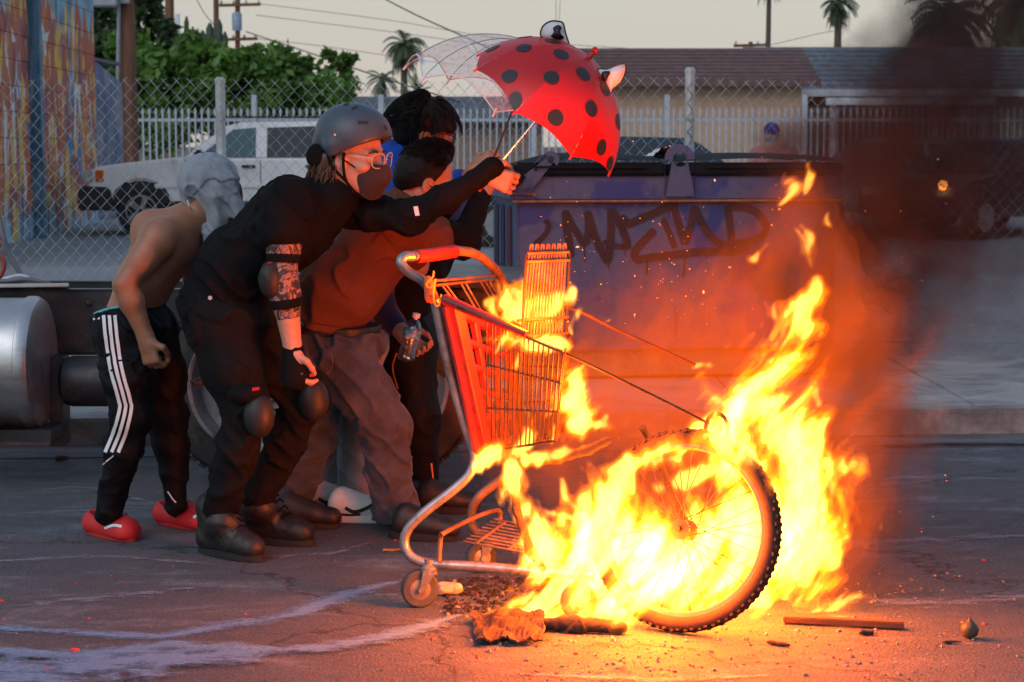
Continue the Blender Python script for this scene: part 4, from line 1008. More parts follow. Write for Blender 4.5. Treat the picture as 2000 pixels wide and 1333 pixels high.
def skin_mat(name, col):
    m, nt, bs = nodes(name)
    n = noise_n(nt, 14, 5, .65); n2 = noise_n(nt, 240, 3, .6)
    c = ramp(nt, n.outputs[0], [(.3, tuple(x * .82 for x in col)), (.7, tuple(min(1, x * 1.12) for x in col))]).outputs[0]
    nt.links.new(c, bs.inputs['Base Color']); bs.inputs['Roughness'].default_value = .48
    bs.inputs['Subsurface Weight'].default_value = .0
    bump_to(nt, bs, n2.outputs[0], .25, .0012); return m
def cloth(name, col, rough=.9, var=.2, weave=420, wb=.35, vs=9, sheen=.15):
    m, nt, bs = nodes(name); n = noise_n(nt, vs, 6, .7); c = ramp(nt, n.outputs[0], [(.3, tuple(x * (1 - var) for x in col)), (.7, tuple(min(1, x * (1 + var)) for x in col))]).outputs[0]
    nt.links.new(c, bs.inputs['Base Color']); bs.inputs['Roughness'].default_value = rough; bs.inputs['Specular IOR Level'].default_value = .12
    bs.inputs['Sheen Weight'].default_value = sheen; bs.inputs['Sheen Roughness'].default_value = .5
    w = noise_n(nt, weave, 2, .6); w2 = noise_n(nt, 26, 5, .65, dist=1.0); a = add(nt, 'ShaderNodeMath', operation='MULTIPLY_ADD'); a.inputs[1].default_value = .25
    nt.links.new(w.outputs[0], a.inputs[0]); nt.links.new(w2.outputs[0], a.inputs[2]); bump_to(nt, bs, a.outputs[0], wb, .008); return m
m_skA = skin_mat('skin_bronze', (.30, .135, .075)); m_skB = skin_mat('skin_fair', (.50, .27, .19)); m_skC = skin_mat('skin_tan', (.40, .215, .135))
m_blk = cloth('black_cotton', (.0065, .0065, .0075), .92, sheen=0); m_blkp = cloth('black_polyester', (.006, .0065, .009), .6, sheen=0); m_blktw = cloth('black_twill', (.008, .0075, .008), .85, sheen=0)
m_brwn = cloth('brown_jersey', (.135, .050, .030), .95, .12, sheen=.0); m_jean = cloth('faded_dark_denim', (.055, .062, .085), .9, .55, 600, .4, 7)
m_lgrey = cloth('grey_denim', (.26, .27, .29), .9, .2); m_hood = cloth('royal_blue_fleece', (.012, .07, .42), .9, .12); m_hood_shade = cloth('shaded_blue_fleece', (.012, .022, .085), .9)
m_tee = cloth('grey_jersey', (.25, .28, .32), .95, .12, sheen=0); m_wht = M('white_print', (.72, .72, .74), .7, var=.05, bump=0); m_teal_c = cloth('teal_elastic', (.05, .42, .44), .8)
m_redc = M('red_rubber_clog', (.55, .016, .02), .6, var=.1, bump=.1); m_boot = M('black_leather', (.012, .011, .011), .5, var=.4, vscale=18, bump=.6, bscale=45, dirt=(.04, .03, .025), dirt_amt=.3, dscale=14); m_sole = M('black_sole', (.012, .012, .012), .8)
m_hair = M('black_hair', (.007, .005, .005), .6, spec=.2, var=.3, bump=.0); m_hairb = M('brown_hair', (.055, .033, .022), .45, var=.4, bump=0)
m_helm = M('matt_grey_helmet', (.042, .066, .095), .42, var=.06, vscale=3, bump=.06, bscale=120); m_padp = M('pad_shell', (.013, .012, .012), .55, var=.3, vscale=20, bump=.15)
m_eyew = M('eye_white', (.7, .68, .66), .2, var=.02, bump=0); m_iris = M('iris', (.05, .03, .02), .2, bump=0)
def lens_mat(name, tint=(.9, .9, .92)):
    m, nt, bs = nodes(name); out = nt.nodes['Material Output']; tr = add(nt, 'ShaderNodeBsdfTransparent'); tr.inputs[0].default_value = (*tint, 1)
    gl = add(nt, 'ShaderNodeBsdfGlossy'); gl.inputs['Roughness'].default_value = .05; mx = add(nt, 'ShaderNodeMixShader'); mx.inputs[0].default_value = .10
    nt.links.new(tr.outputs[0], mx.inputs[1]); nt.links.new(gl.outputs[0], mx.inputs[2]); nt.links.new(mx.outputs[0], out.inputs[0]); return m
m_lensc = lens_mat('spectacle_lens'); m_clearf = M('clear_spectacle_frame', (.45, .42, .40), .25, bump=0)
def hairs(c, A, n, fn, mat, parent, name='hair_strands', r=.0022, seed=0):
    """fn(i, rnd) -> list of points in head space; all strands are one head of hair"""
    g = random.Random(seed); mb = MB()
    for i in range(n):
        pts = [V(c) + A @ V(p) for p in fn(i, g)]
        m = len(pts); mb.tube(pts, [r * (1 - .75 * k / (m - 1)) for k in range(m)], 3, False)
    o = mb.obj(name, mat, parent, fix=False); o.data.polygons.foreach_set('use_smooth', [True] * len(o.data.polygons)); o['kind'] = 'stuff'; return o
def scalp(g, zmin=-.02, front=.05):
    while True:
        a, e = g.uniform(0, 6.283), g.uniform(-.25, 1.57); x, y, z = math.cos(a) * math.cos(e), math.sin(a) * math.cos(e), math.sin(e)
        p = V((x * .080, y * .098 - .012, z * .093 + .025)); 
        if p.z < zmin + (.06 if p.y > front else 0): continue
        return p, V((x, y, z))
def shoe_sole(pts, w, t): pass

# ---------------------------------------------------------------- A: shirtless person, grey shirt over the head
YA = 6.55
eA = empty('person', G(250, 1052), 'shirtless person in black striped track pants and red clogs, grey shirt over head', 'person')
q = lambda x, y, d=0.0: P(x, y, YA + d)
B = Body()
pel, bel, che, nek = q(262, 610), q(285, 545), q(335, 475), q(385, 415)
B.cap(pel, bel, .095, .086, .05, flat=(0, 1, 0), fs=1.45); B.cap(bel, che, .086, .104, .06, flat=(0, 1, 0), fs=1.6); B.cap(che, q(360, 440), .102, .068, .05, flat=(0, 1, 0), fs=1.75)
B.cap(q(228, 520, -.02), q(300, 425, -.02), .016, .016, .03, neg=True); B.cap(q(300, 540, -.16), q(345, 470, -.19), .02, .02, .04, neg=True)
B.cap(q(362, 438), q(412, 398), .062, .058, .04)                    # neck
B.ell(q(418, 378), (.085, .08, .105), None, .03)                     # skull under the cloth
B.ell(q(300, 455, -.06), (.075, .05, .085), Matrix.Rotation(-.7, 3, 'Y'), .05)   # shoulder blade
B.ell(q(282, 500, .0), (.02, .02, .10), Matrix.Rotation(.5, 3, 'Y'), .04)
sh, el, wr = q(305, 470, -.185), q(244, 556, -.235), q(285, 660, -.225)
B.ell(q(312, 462, -.165), (.062, .06, .066), None, .05)
B.chain([sh, lerp(sh, el, .45), el], [.054, .048, .038], .03); B.chain([el, lerp(el, wr, .3), wr], [.037, .041, .027], .025)
sh2, el2, wr2 = q(372, 468, .19), q(385, 590, .22), q(400, 690, .18)
B.ell(sh2, (.06, .06, .06), None, .05); B.chain([sh2, el2], [.054, .042], .03); B.chain([el2, wr2], [.042, .028], .03)
hand(B, wr2, V((.1, 0, -1)), V((-1, .2, 0)), .9)
hw = wr
hand(B, wr, V((.22, -.05, -1)), V((.55, .75, 0)), 1.15, side=1, thumb=.8)
bodyA = bput('body', B, .0062, m_skA, eA)
# track pants
T = Body()
T.cap(q(245, 625), q(282, 640), .115, .112, .05, flat=(0, 1, 0), fs=1.5)
h1, k1, a1 = q(245, 655, -.09), q(255, 810, -.13), q(212, 1000, -.06)
T.chain([h1, lerp(h1, k1, .5), k1], [.106, .090, .070], .05); T.chain([k1, lerp(k1, a1, .35), a1], [.068, .060, .046], .04)
h2, k2, a2 = q(292, 655, .09), q(328, 810, .12), q(345, 985, .10)
T.chain([h2, lerp(h2, k2, .5), k2], [.100, .086, .066], .05); T.chain([k2, lerp(k2, a2, .35), a2], [.062, .054, .042], .04)
T.cut(q(240, 600), q(214, 560) - q(240, 600) + V((.02, 0, .02)))
pantA = bput('track_pants', T, .007, m_blkp, eA, folds(.014, 40), 3)
bvA = bvh_of(pantA)
for dx in (0, 11, 22):
    ribbon(bvA, [(203 + dx, 616), (207 + dx, 660), (216 + dx, 720), (232 + dx, 780), (234 + dx * 1.02, 800), (222 + dx * 1.1, 845), (206 + dx * 1.15, 884)], 6.5, 'side_stripe', m_wht, pantA)
ribbon(bvA, [(222, 890), (205, 905), (190, 925)], 2.5, 'piping', m_wht, pantA); ribbon(bvA, [(328, 960), (338, 975), (344, 982)], 2.5, 'piping', m_wht, pantA)
ribbon(bvA, [(183, 624), (196, 622)], 4, 'small_logo', m_wht, pantA)
wbn = Body(); wbn.cap(q(243, 603), q(280, 622), .107, .104, .04, flat=(0, 1, 0), fs=1.47); wbn.cut(q(240, 593), V((-.3, 0, 1))); wbn.cut(q(240, 607), V((.3, 0, -1)))
bput('underwear_band', wbn, .006, m_teal_c, eA)
# shirt wrapped over the head, hanging down
S = Body()
S.ell(q(420, 372), (.098, .092, .112), Matrix.Rotation(.1, 3, 'Y'), .03)
S.cap(q(402, 350), q(438, 420), .088, .062, .04); S.cap(q(395, 385), q(380, 402), .06, .03, .04); S.cap(q(440, 375), q(452, 440), .045, .022, .03)
S.cap(q(425, 430, -.03), q(412, 505, -.03), .034, .016, .03, flat=(0, 1, 0), fs=1.6); S.cap(q(437, 440, -.05), q(446, 470, -.04), .03, .02, .02)
S.ell(q(452, 446, -.03), (.036, .035, .026), None, .015); S.cap(q(448, 362, -.05), q(462, 420, -.06), .05, .03, .02); S.cap(q(380, 352), q(372, 392), .05, .028, .03); S.cap(q(418, 440, .0), q(404, 520, .0), .03, .012, .03, flat=(0, 1, 0), fs=1.8)
def draped(X, Y, Z, seed):
    a = np.sin(88 * (X + .35 * (Z - 1.1) + .03 * vnoise(X * 12., Y * 12., Z * 12., 5))) * .008 + np.sin(47 * (X - .2 * Z) + 2) * .006
    m = np.clip((1.345 - Z) / .08, 0, 1); return (a * m).astype(np.float32) + folds(.010, 62)(X, Y, Z, 19)
shr = bput('head_shirt', S, .0048, m_tee, eA, draped, 1)
bvS = bvh_of(shr)
ribbon(bvS, [(376, 382), (392, 366), (404, 352), (420, 349), (432, 356), (452, 350), (468, 354)], 3.2, 'seam', cloth('grey_seam', (.12, .135, .155)), shr, off=.002)
fc = Body(); fc.ell(q(462, 385), (.022, .04, .06), None, .02); bput('face_covering', fc, .006, M('dark_red_cloth', (.10, .03, .03), .9), eA)
chn = MB().tube(smooth_path([q(366, 392, -.12), q(370, 402, -.13), q(377, 413, -.125)], 5), .003, 6).obj('necklace', M('gold_chain', (.7, .5, .3), .3, .8), eA)
# clogs
def clog(x, y, d, yaw, par):
    o = G(x, y); o.z = 0; f = V((math.cos(yaw), math.sin(yaw), 0)); s = V((-f.y, f.x, 0)); C_ = Body(); up = V((0, 0, 1))
    C_.cap(o - f * .09 + up * .035, o + f * .10 + up * .030, .042, .046, .03, flat=s, fs=1.15); C_.cap(o + f * .02 + up * .06, o + f * .09 + up * .042, .042, .036, .03); C_.ell(o - f * .085 + up * .05, (.038, .042, .04), None, .03)
    C_.cut(o + up * .012, -up); C_.ell(o - f * .055 + up * .10, (.055, .032, .05), Matrix.Rotation(yaw, 3, 'Z'), .008, neg=True)
    c = bput('clog', C_, .005, m_redc, par)
    sl = MB().prism([(.145 * math.cos(t) * (1 if math.cos(t) > 0 else .93), .05 * math.sin(t)) for t in np.linspace(0, 2 * math.pi, 24, endpoint=False)], lambda u, v: o + f * u + s * v + up * .001, lambda u, v: o + f * u + s * v + up * .016).obj('clog_sole', M('clog_sole_red', (.42, .02, .02), .6), c, bevel=.003)
    st = MB().tube(smooth_path([o + f * .0 + s * .047 + up * .06, o - f * .02 + up * .10, o + f * .0 - s * .047 + up * .06], 6), .007, 6).obj('clog_strap', m_redc, c, smooth=True)
    for k in range(5): a = .3 + k * .25; MB().lathe(o + f * (.055 + .015 * (k % 2)) - s * .03 + s * .015 * k + up * .0865, up, [(.004, -.01), (.004, .001)], 8).obj('vent_hole', m_dark, c)
    return c
c1 = clog(216, 1048, 0, R(-42), eA); c2 = clog(356, 1028, 0, R(-36), eA)
for c, pts, fl in ((c1, [(205, 1032), (222, 1027), (238, 1029)], [(176, 1048), (190, 1051), (206, 1055)]), (c2, [(378, 1012), (388, 1006), (398, 1008)], [(345, 1034), (362, 1036), (378, 1034)])):
    b = bvh_of(c); ribbon(b, pts, 5, 'white_mark', m_wht, c); ribbon(b, fl, 7, 'yellow_mark', M('yellow_print', (.75, .38, .03), .5, var=.5, vscale=90), c)

# ---------------------------------------------------------------- B: person in helmet, black clothes
YB = 6.3
eB = empty('person', G(480, 1085), 'person in matt grey helmet and black clothes stretching one arm forward with umbrella', 'person')
q = lambda x, y, d=0.0: P(x, y, YB + d)
hc = q(694, 300); AB = head_axes(R(-116), R(-8), R(3))
B = Body(); TB = head(B, hc, AB, 1.06)
B.cap(q(672, 335, .02), q(640, 378, .02), .055, .062, .04)
B.cap(q(430, 600), q(590, 430), .085, .10, .05, flat=(0, 1, 0), fs=1.25)
shB, elB, wrB = q(556, 410, -.19), q(552, 545, -.215), q(572, 682, -.20)
B.chain([shB, lerp(shB, elB, .45), elB], [.055, .052, .043], .03); B.chain([elB, lerp(elB, wrB, .25), wrB], [.043, .046, .030], .03)
hand(B, wrB, V((.12, -.05, -1)), V((.8, .6, .1)), .75, side=1, thumb=.6)
sh2, el2, wr2 = q(672, 405, .12), q(802, 425, .0), q(930, 352, -.05)
B.chain([sh2, el2, wr2], [.05, .043, .028], .03)
gripdir = (q(1055, 230, 0) - q(976, 320, 0)).normalized()
wr2b = q(948, 338, -.05)
hand(B, wr2b, V((.85, .0, -.35)), V((0, 1, 0)), 1.15, side=1, thumb=.8)
bodyB = bput('body', B, .0052, m_skB, eB)
bvB = bvh_of(bodyB)
# T-shirt with near sleeve, long far sleeve
T = Body()
T.cap(q(415, 596), q(470, 520), .120, .125, .06, flat=(0, 1, 0), fs=1.35); T.cap(q(470, 520), q(575, 430), .125, .140, .06, flat=(0, 1, 0), fs=1.4); T.cap(q(575, 430), q(648, 392), .135, .078, .05, flat=(0, 1, 0), fs=1.45)
T.cap(q(640, 380), q(658, 366), .068, .062, .03)
T.cap(q(572, 396, -.14), q(562, 402, -.175), .082, .080, .04); T.cap(q(560, 400, -.18), q(555, 452, -.205), .080, .072, .04); T.cut(q(560, 452, -.2), V((0, 0, 0)) + V((.12, 0, -1))) if False else None
tee = bput('t_shirt', T, .0068, m_blk, eB, folds(.018, 34), 11)
L_ = Body(); L_.chain([q(662, 408, .12), q(735, 418, .06), el2, lerp(el2, wr2, .5), wr2], [.066, .056, .054, .045, .034], .03)
slv = bput('long_sleeve', L_, .006, m_blk, eB, folds(.012, 50), 12)
bvs = bvh_of(slv); ribbon(bvs, [(812, 404), (815, 422)], 9, 'white_tag', m_wht, slv)
# gloves
Gl = Body(); Gl.cap(q(925, 355, -.05), q(962, 330, -.05), .034, .040, .02); gl2 = bput('glove', Gl, .005, m_blk, eB, folds(.003, 60), 2)
Gl = Body(); Gl.cap(q(572, 684, -.2), q(577, 738, -.203), .034, .044, .02, flat=(1, 0, 0), fs=1.1); gl1 = bput('glove', Gl, .005, m_blk, eB, folds(.003, 60), 3)
# arm: tattoo sleeve, elbow pad
AT = Body(); AT.chain([lerp(shB, elB, .28), lerp(shB, elB, .5), elB, lerp(elB, wrB, .25), lerp(elB, wrB, .56)], [.0555, .0535, .0455, .0482, .0405], .03)
AT.cut(lerp(elB, wrB, .56), wrB - elB)
def tattoo():
    m, nt, bs = nodes('tattoo_sleeve'); n = noise_n(nt, 13, 4, .6, dist=1.6); n2 = noise_n(nt, 9, 4, .6, dist=1)
    c = ramp(nt, n.outputs[0], [(.36, (.40, .21, .14)), (.42, (.02, .017, .02)), (.49, (.02, .02, .028)), (.54, (.38, .20, .13)), (.60, (.03, .05, .12)), (.70, (.40, .22, .15))]).outputs[0]
    nt.links.new(c, bs.inputs['Base Color']); bs.inputs['Roughness'].default_value = .55; return m
bput('tattooed_arm_cover', AT, .005, tattoo(), eB)
EP = Body(); EP.ell(elB + V((-.035, -.02, .0)), (.042, .05, .062), None, .02); ep = bput('elbow_pad', EP, .005, m_padp, eB, folds(.004, 60), 4)
for z in (.055, -.06):
    c = lerp(elB, shB, .33) if z > 0 else lerp(elB, wrB, .30); ax = (elB - shB) if z > 0 else (wrB - elB)
    MB().lathe(c - ax.normalized() * .014, ax, [(.053, 0), (.056, .008), (.056, .03), (.053, .038)], 20).obj('pad_strap', m_blk, ep, smooth=True)
ribbon(bvh_of(ep), [(522, 514), (534, 512)], 6, 'red_badge', m_redc, ep)
# trousers
T = Body()
T.cap(q(425, 595), q(480, 618), .118, .112, .05, flat=(0, 1, 0), fs=1.35)
h1, k1, a1 = q(428, 640, -.10), q(488, 805, -.16), q(432, 985, -.08); h2, k2, a2 = q(490, 645, .08), q(598, 780, .06), q(505, 965, .10)
T.chain([h1, lerp(h1, k1, .5), k1], [.108, .090, .074], .05); T.chain([k1, lerp(k1, a1, .4), a1], [.070, .068, .060], .04)
T.chain([h2, lerp(h2, k2, .5), k2], [.104, .088, .072], .05); T.chain([k2, lerp(k2, a2, .4), a2], [.068, .066, .058], .04)
trs = bput('cargo_trousers', T, .007, m_blktw, eB, folds(.020, 38), 21)
bt = bvh_of(trs); MB().lathe(cast(bt, 411, 583) if cast(bt, 411, 583) else q(411, 583, -.15), (0, -1, 0), [(.007, -.002), (.007, .003)], 10).obj('rivet', m_lens, trs)
ribbon(bvh_of(trs), [(378, 596), (402, 590)], 3, 'belt_loop', m_wht, trs) if False else None
ribbon(bt, [(494, 578), (500, 572), (506, 576), (516, 574)], 4, 'orange_print', M('orange_print', (.8, .12, .02), .5), trs)
# knee pads
for kc, dx in ((q(499, 812, -.235), 1), (q(606, 782, -.02), 1)):
    K = Body(); K.ell(kc + V((.012, .0, -.0)), (.052, .05, .075), None, .02); kp = bput('knee_pad', K, .005, m_padp, eB)
    K = Body(); K.ell(kc + V((-.03, .04, .07)), (.07, .085, .04), None, .02); kb = bput('pad_sleeve', K, .006, m_blk, kp, folds(.006, 50), 5)
    b = bvh_of(kb); 
    ribbon(b, [(kc.x * F / kc.y + 1000 - 2, 812 - 50 if dx == 1 and kc.y < 6.2 else 735), (kc.x * F / kc.y + 1012, 812 - 52 if kc.y < 6.2 else 733)], 6, 'red_badge', m_redc, kb)
    for zz in (.05, -.055):
        MB().lathe(kc + V((-.055, .08, zz)), V((.1, 0, 1)), [(.094, -.012), (.096, 0), (.094, .012)], 24, False) if False else None
# boots
def boot(x, y, ank, yaw, par, mat=m_boot, name='boot'):
    o = G(x, y); o.z = 0; f = V((math.cos(yaw), math.sin(yaw), 0)); s = V((-f.y, f.x, 0)); up = V((0, 0, 1)); C_ = Body()
    hl = o - f * .03
    C_.cap(hl + up * .055, o + f * .17 + up * .045, .048, .042, .03, flat=s, fs=1.05); C_.cap(o + f * .05 + up * .085, o + f * .14 + up * .055, .045, .038, .03)
    C_.chain([hl + up * .07 + f * .015, hl + up * .16 + f * .01, V(ank)], [.052, .05, .056], .03, flat=f, fs=1.12); C_.cut(o + up * .02, -up)
    b = bput(name, C_, .005, mat, par, folds(.003, 70), 9)
    pr = [(.055 + .145 * math.cos(t) + (.02 if math.cos(t) > 0 else 0), .052 * math.sin(t)) for t in np.linspace(0, 2 * math.pi, 24, endpoint=False)]
    MB().prism(pr, lambda u, v: o + f * u + s * v + up * .001, lambda u, v: o + f * u + s * v + up * .026).obj('boot_sole', m_sole, b, bevel=.003)
    lc = MB()
    for k in range(6):
        c = o + f * (.10 - .018 * k) + up * (.098 + .022 * k); c = c + up * .012 + f * .012; lc.tube([c - s * .036 - up * .012, c + f * .006 + up * .006, c + s * .036 - up * .012], .0038, 5)
    lc.obj('laces', m_blk, b); return b
boot(425, 1082, a1 + V((0, 0, -.06)), R(-38), eB); boot(508, 1058, a2 + V((0, 0, -.05)), R(-22), eB)
# helmet
Hm = Body(); hcx = TB(0, -.012, .055)
Hm.ell(hcx, (.116, .137, .112), AB, .02); Hm.cap(TB(.085, -.03, .02), TB(.088, -.02, -.012), .03, .02, .03); Hm.cap(TB(-.085, -.03, .02), TB(-.088, -.02, -.012), .03, .02, .03)
Hm.cap(TB(0, -.11, .0), TB(0, -.12, -.02), .05, .03, .04)
Hm.cut(TB(0, .02, .018), AB @ V((0, .55, -1)))
Hm.ell(TB(.095, -.085, -.03), (.06, .05, .035), AB, .015, neg=True); Hm.ell(TB(-.095, -.085, -.03), (.06, .05, .035), AB, .015, neg=True)
Hm.ell(TB(0, -.01, .01), (.098, .118, .098), AB, .006, neg=True)
for p in (TB(.105, .035, .055), TB(.085, -.01, .13), TB(.045, .03, .155), TB(.07, .105, .045)): pass
helm = bput('helmet', Hm, .0045, m_helm, eB)
bvh_h = bvh_of(helm)
for pts, w in (([(699, 240), (719, 240)], 6), ([(687, 214), (699, 209)], 5), ([(671, 206), (681, 203)], 4), ([(750, 246), (755, 254)], 5)): ribbon(bvh_h, pts, w, 'vent_slot', m_dark, helm, off=.0012, sub=3)
c = cast(bvh_h, 655, 264); 
if c: MB().lathe(c, (0, -1, 0), [(.004, -.003), (.004, .002)], 10).obj('rivet', m_lens, helm)
pd = Body(); pd.ell(TB(.07, -.095, -.02), (.03, .045, .045), AB, .02); pd.ell(TB(-.07, -.095, -.02), (.03, .045, .045), AB, .02); pd.ell(TB(0, -.108, -.02), (.06, .03, .04), AB, .02)
bput('helmet_padding', pd, .006, m_blk, helm)
# straps, mask, glasses, hair
for s_ in (1, -1):
    MB().tube(smooth_path([TB(.092 * s_, .012, .01), TB(.089 * s_, .012, -.03), TB(.073 * s_, .02, -.085), TB(.02 * s_, .05, -.135)], 5), .005, 6).obj('chin_strap', m_blk, helm)
    MB().tube(smooth_path([TB(.092 * s_, -.05, .0), TB(.088 * s_, -.03, -.04), TB(.076 * s_, .018, -.082)], 5), .005, 6).obj('chin_strap', m_blk, helm)
Mk = Body(); Mk.cap(TB(0, .086, -.035), TB(0, .075, -.105), .034, .036, .03); Mk.ell(TB(0, .06, -.07), (.062, .06, .058), AB, .03); Mk.ell(TB(0, .118, -.055), (.02, .02, .03), AB, .03)
Mk.cut(TB(0, .085, -.022), AB @ V((0, -.05, 1))); Mk.cut(TB(0, .005, 0), AB @ V((0, -1, 0)))
mask = bput('face_mask', Mk, .0045, cloth('dark_mask', (.04, .028, .028), .8), eB)
bm_ = bvh_of(mask); ribbon(bm_, [(677, 345), (684, 326), (690, 318)], 13, 'mask_panel', cloth('pale_mask_panel', (.28, .16, .15)), mask, off=.002)
MB().tube([TB(.062, .05, -.04), TB(.082, .0, -.012)], .003, 5).obj('ear_loop', m_blk, mask); MB().tube([TB(-.062, .05, -.04), TB(-.082, .0, -.012)], .003, 5).obj('ear_loop', m_blk, mask)
def spectacles(TT, par, fm, lm, w=.027, hgt=.022, r=.0024, yb=.104):
    sp = None
    for s_ in (1, -1):
        ring = [TT(s_ * .034 + w * math.copysign(abs(math.cos(t)) ** .7, math.cos(t)), yb - .012 * (abs(s_ * .034 + w * math.cos(t)) / .06) ** 2, -.008 + hgt * math.copysign(abs(math.sin(t)) ** .7, math.sin(t))) for t in np.linspace(0, 2 * math.pi, 21)]
        fr = MB().tube(ring, r, 6, False).obj('spectacle_rim', fm, par)
        MB().quad_face([p for p in ring[:-1]]).obj('lens', lm, fr)
        MB().tube([TT(s_ * .061, yb - .012, .0), TT(s_ * .078, .05, .002), TT(s_ * .083, -.005, -.002)], r, 6).obj('temple', fm, fr)
    MB().tube([TT(-.008, yb + .002, -.004), TT(0, yb + .006, -.002), TT(.008, yb + .002, -.004)], r, 6).obj('bridge', fm, fr)
spectacles(TB, eB, m_clearf, m_lensc, .029, .023, .0026, .112)
for s_ in (1, -1):
    ey = MB().lathe(TB(.031 * s_, .078, -.006), AB @ V((0, 1, 0)), [(.0001, -.004), (.006, .000), (.0065, .0025), (.0001, .0055)], 12).obj('eye', m_iris, eB, smooth=True)
    MB().tube(smooth_path([TB(.016 * s_, .090, .016), TB(.032 * s_, .092, .021), TB(.05 * s_, .078, .014)], 4), [.003, .004, .004, .004, .004, .004, .004, .003, .002], 6).obj('eyebrow', m_hairb, eB)
def fB(i, g):
    a = g.uniform(-1, 1); s_ = 1 if g.random() < .75 else -1; p = V((s_ * g.uniform(.05, .085), g.uniform(-.11, -.02), -.02)); out = [p]
    for k in range(7):
        p = p + V((g.uniform(-.012, .012) + s_ * .002, -.004 + g.uniform(-.012, .012), -.022)); out.append(p)
    return out
hairs(hc, AB, 420, fB, m_hairb, eB, seed=5, r=.003)
hb = Body(); hb.cap(TB(.05, -.07, -.03), TB(.055, -.075, -.13), .045, .03, .03); hb.cap(TB(-.05, -.07, -.03), TB(-.055, -.075, -.13), .045, .03, .03); bput('hair', hb, .006, m_hairb, eB, folds(.004, 90, (1, 1, .2)), 3)
# ---------------------------------------------------------------- C: brown shirt, jeans, curly hair
YC = 6.75
eC = empty('person', G(700, 1045), 'person with short curly hair in brown T-shirt and baggy dark jeans, bending forward', 'person')
q = lambda x, y, d=0.0: P(x, y, YC + d)
hcC = q(834, 351, .0); AC = head_axes(R(-78), R(-14), R(0))
B = Body(); TC = head(B, hcC, AC, 1.05)
B.cap(q(812, 375), q(775, 420), .058, .07, .04); B.cap(q(645, 640), q(745, 460), .09, .10, .05, flat=(0, 1, 0), fs=1.2)
shC, elC, wrC = q(800, 440, -.16), q(905, 475, -.05), q(940, 380, .1)
B.chain([shC, elC, wrC], [.055, .043, .03], .03); hand(B, wrC, V((.5, .3, .9)), V((.4, .8, -.3)), .9)
sh2, el2, wr2 = q(770, 440, .2), q(812, 520, .3), q(835, 470, .35); B.chain([sh2, el2, wr2], [.055, .043, .03], .03); hand(B, wr2, V((1, 0, .2)), V((0, -1, 0)), .8)
bput('body', B, .0052, m_skC, eC)
T = Body()
T.cap(q(630, 625), q(672, 560), .130, .145, .06, flat=(0, 1, 0), fs=1.35); T.cap(q(672, 560), q(745, 462), .142, .135, .06, flat=(0, 1, 0), fs=1.4); T.cap(q(745, 462), q(792, 420), .13, .085, .05, flat=(0, 1, 0), fs=1.5)
T.cap(q(785, 425), q(790, 408), .075, .072, .03); T.cap(q(775, 440, -.15), q(848, 462, -.14), .092, .075, .04); T.cap(q(770, 440, .17), q(805, 495, .25), .09, .07, .04)
T.cut(q(640, 640), q(640, 640) - q(672, 560))
tc = bput('brown_t_shirt', T, .0068, m_brwn, eC, folds(.016, 28), 31)
bt = bvh_of(tc); m_seam = cloth('brown_seam', (.06, .03, .022))
ribbon(bt, [(752, 415), (745, 440), (752, 462), (768, 478)], 2.5, 'sleeve_seam', m_seam, tc, off=.0015)
for pts in ([(588, 626), (640, 636), (700, 640)],): ribbon(bt, pts, 3, 'hem', m_seam, tc, off=.0015)
bl = Body(); bl.cap(q(622, 640), q(680, 640), .122, .122, .03, flat=(0, 1, 0), fs=1.3); bl.cut(q(650, 634), V((0, 0, 1))); bl.cut(q(650, 654), V((0, 0, -1))); bput('belt', bl, .006, m_boot, eC)
T = Body()
T.cap(q(625, 668), q(682, 672), .128, .124, .05, flat=(0, 1, 0), fs=1.3)
h1, k1, a1 = q(668, 700, -.10), q(750, 830, -.14), q(772, 1015, -.08); h2, k2, a2 = q(625, 700, .08), q(612, 860, .08), q(560, 985, .12)
T.chain([h1, lerp(h1, k1, .5), k1], [.120, .100, .084], .05); T.chain([k1, lerp(k1, a1, .4), a1], [.080, .078, .084], .04)
T.chain([h2, lerp(h2, k2, .5), k2], [.114, .095, .080], .05); T.chain([k2, lerp(k2, a2, .4), a2], [.076, .074, .074], .04)
T.cap(a1, q(790, 1040, -.08), .085, .06, .03); T.cap(a2, q(560, 1012, .12), .075, .06, .03); T.cut(V((0, 0, .03)), V((0, 0, -1))); T.cut(q(650, 650), V((0, 0, 1)))
jn = bput('baggy_jeans', T, .007, m_jean, eC, folds(.020, 40), 41)
bj = bvh_of(jn); m_st = M('orange_thread', (.16, .08, .04), .8, bump=0)
for pts in ([(600, 682), (634, 668), (650, 712), (630, 735), (606, 716), (600, 682)], [(604, 694), (640, 680)], [(612, 745), (622, 780)]): ribbon(bj, pts, 1.4, 'stitching', m_st, jn, off=.0015)
def lowshoe(x, y, yaw, par, mat, Lf=.26, name='shoe'):
    o = G(x, y); o.z = 0; f = V((math.cos(yaw), math.sin(yaw), 0)); s = V((-f.y, f.x, 0)); up = V((0, 0, 1)); C_ = Body()
    C_.cap(o + up * .055, o + f * (Lf - .09) + up * .042, .045, .038, .03, flat=s, fs=1.05); C_.cap(o + f * .01 + up * .09, o + f * .10 + up * .06, .042, .036, .03); C_.cut(o + up * .022, -up)
    b = bput(name, C_, .005, mat, par)
    pr = [(Lf / 2 - .06 + (Lf / 2) * math.cos(t), .046 * math.sin(t)) for t in np.linspace(0, 2 * math.pi, 24, endpoint=False)]
    MB().prism(pr, lambda u, v: o + f * u + s * v + up * .001, lambda u, v: o + f * u + s * v + up * .03).obj('shoe_sole', mat if mat is not m_boot else m_sole, b, bevel=.004); return b
lowshoe(790, 1052, R(-12), eC, m_boot); lowshoe(560, 1030, R(-8), eC, m_boot)
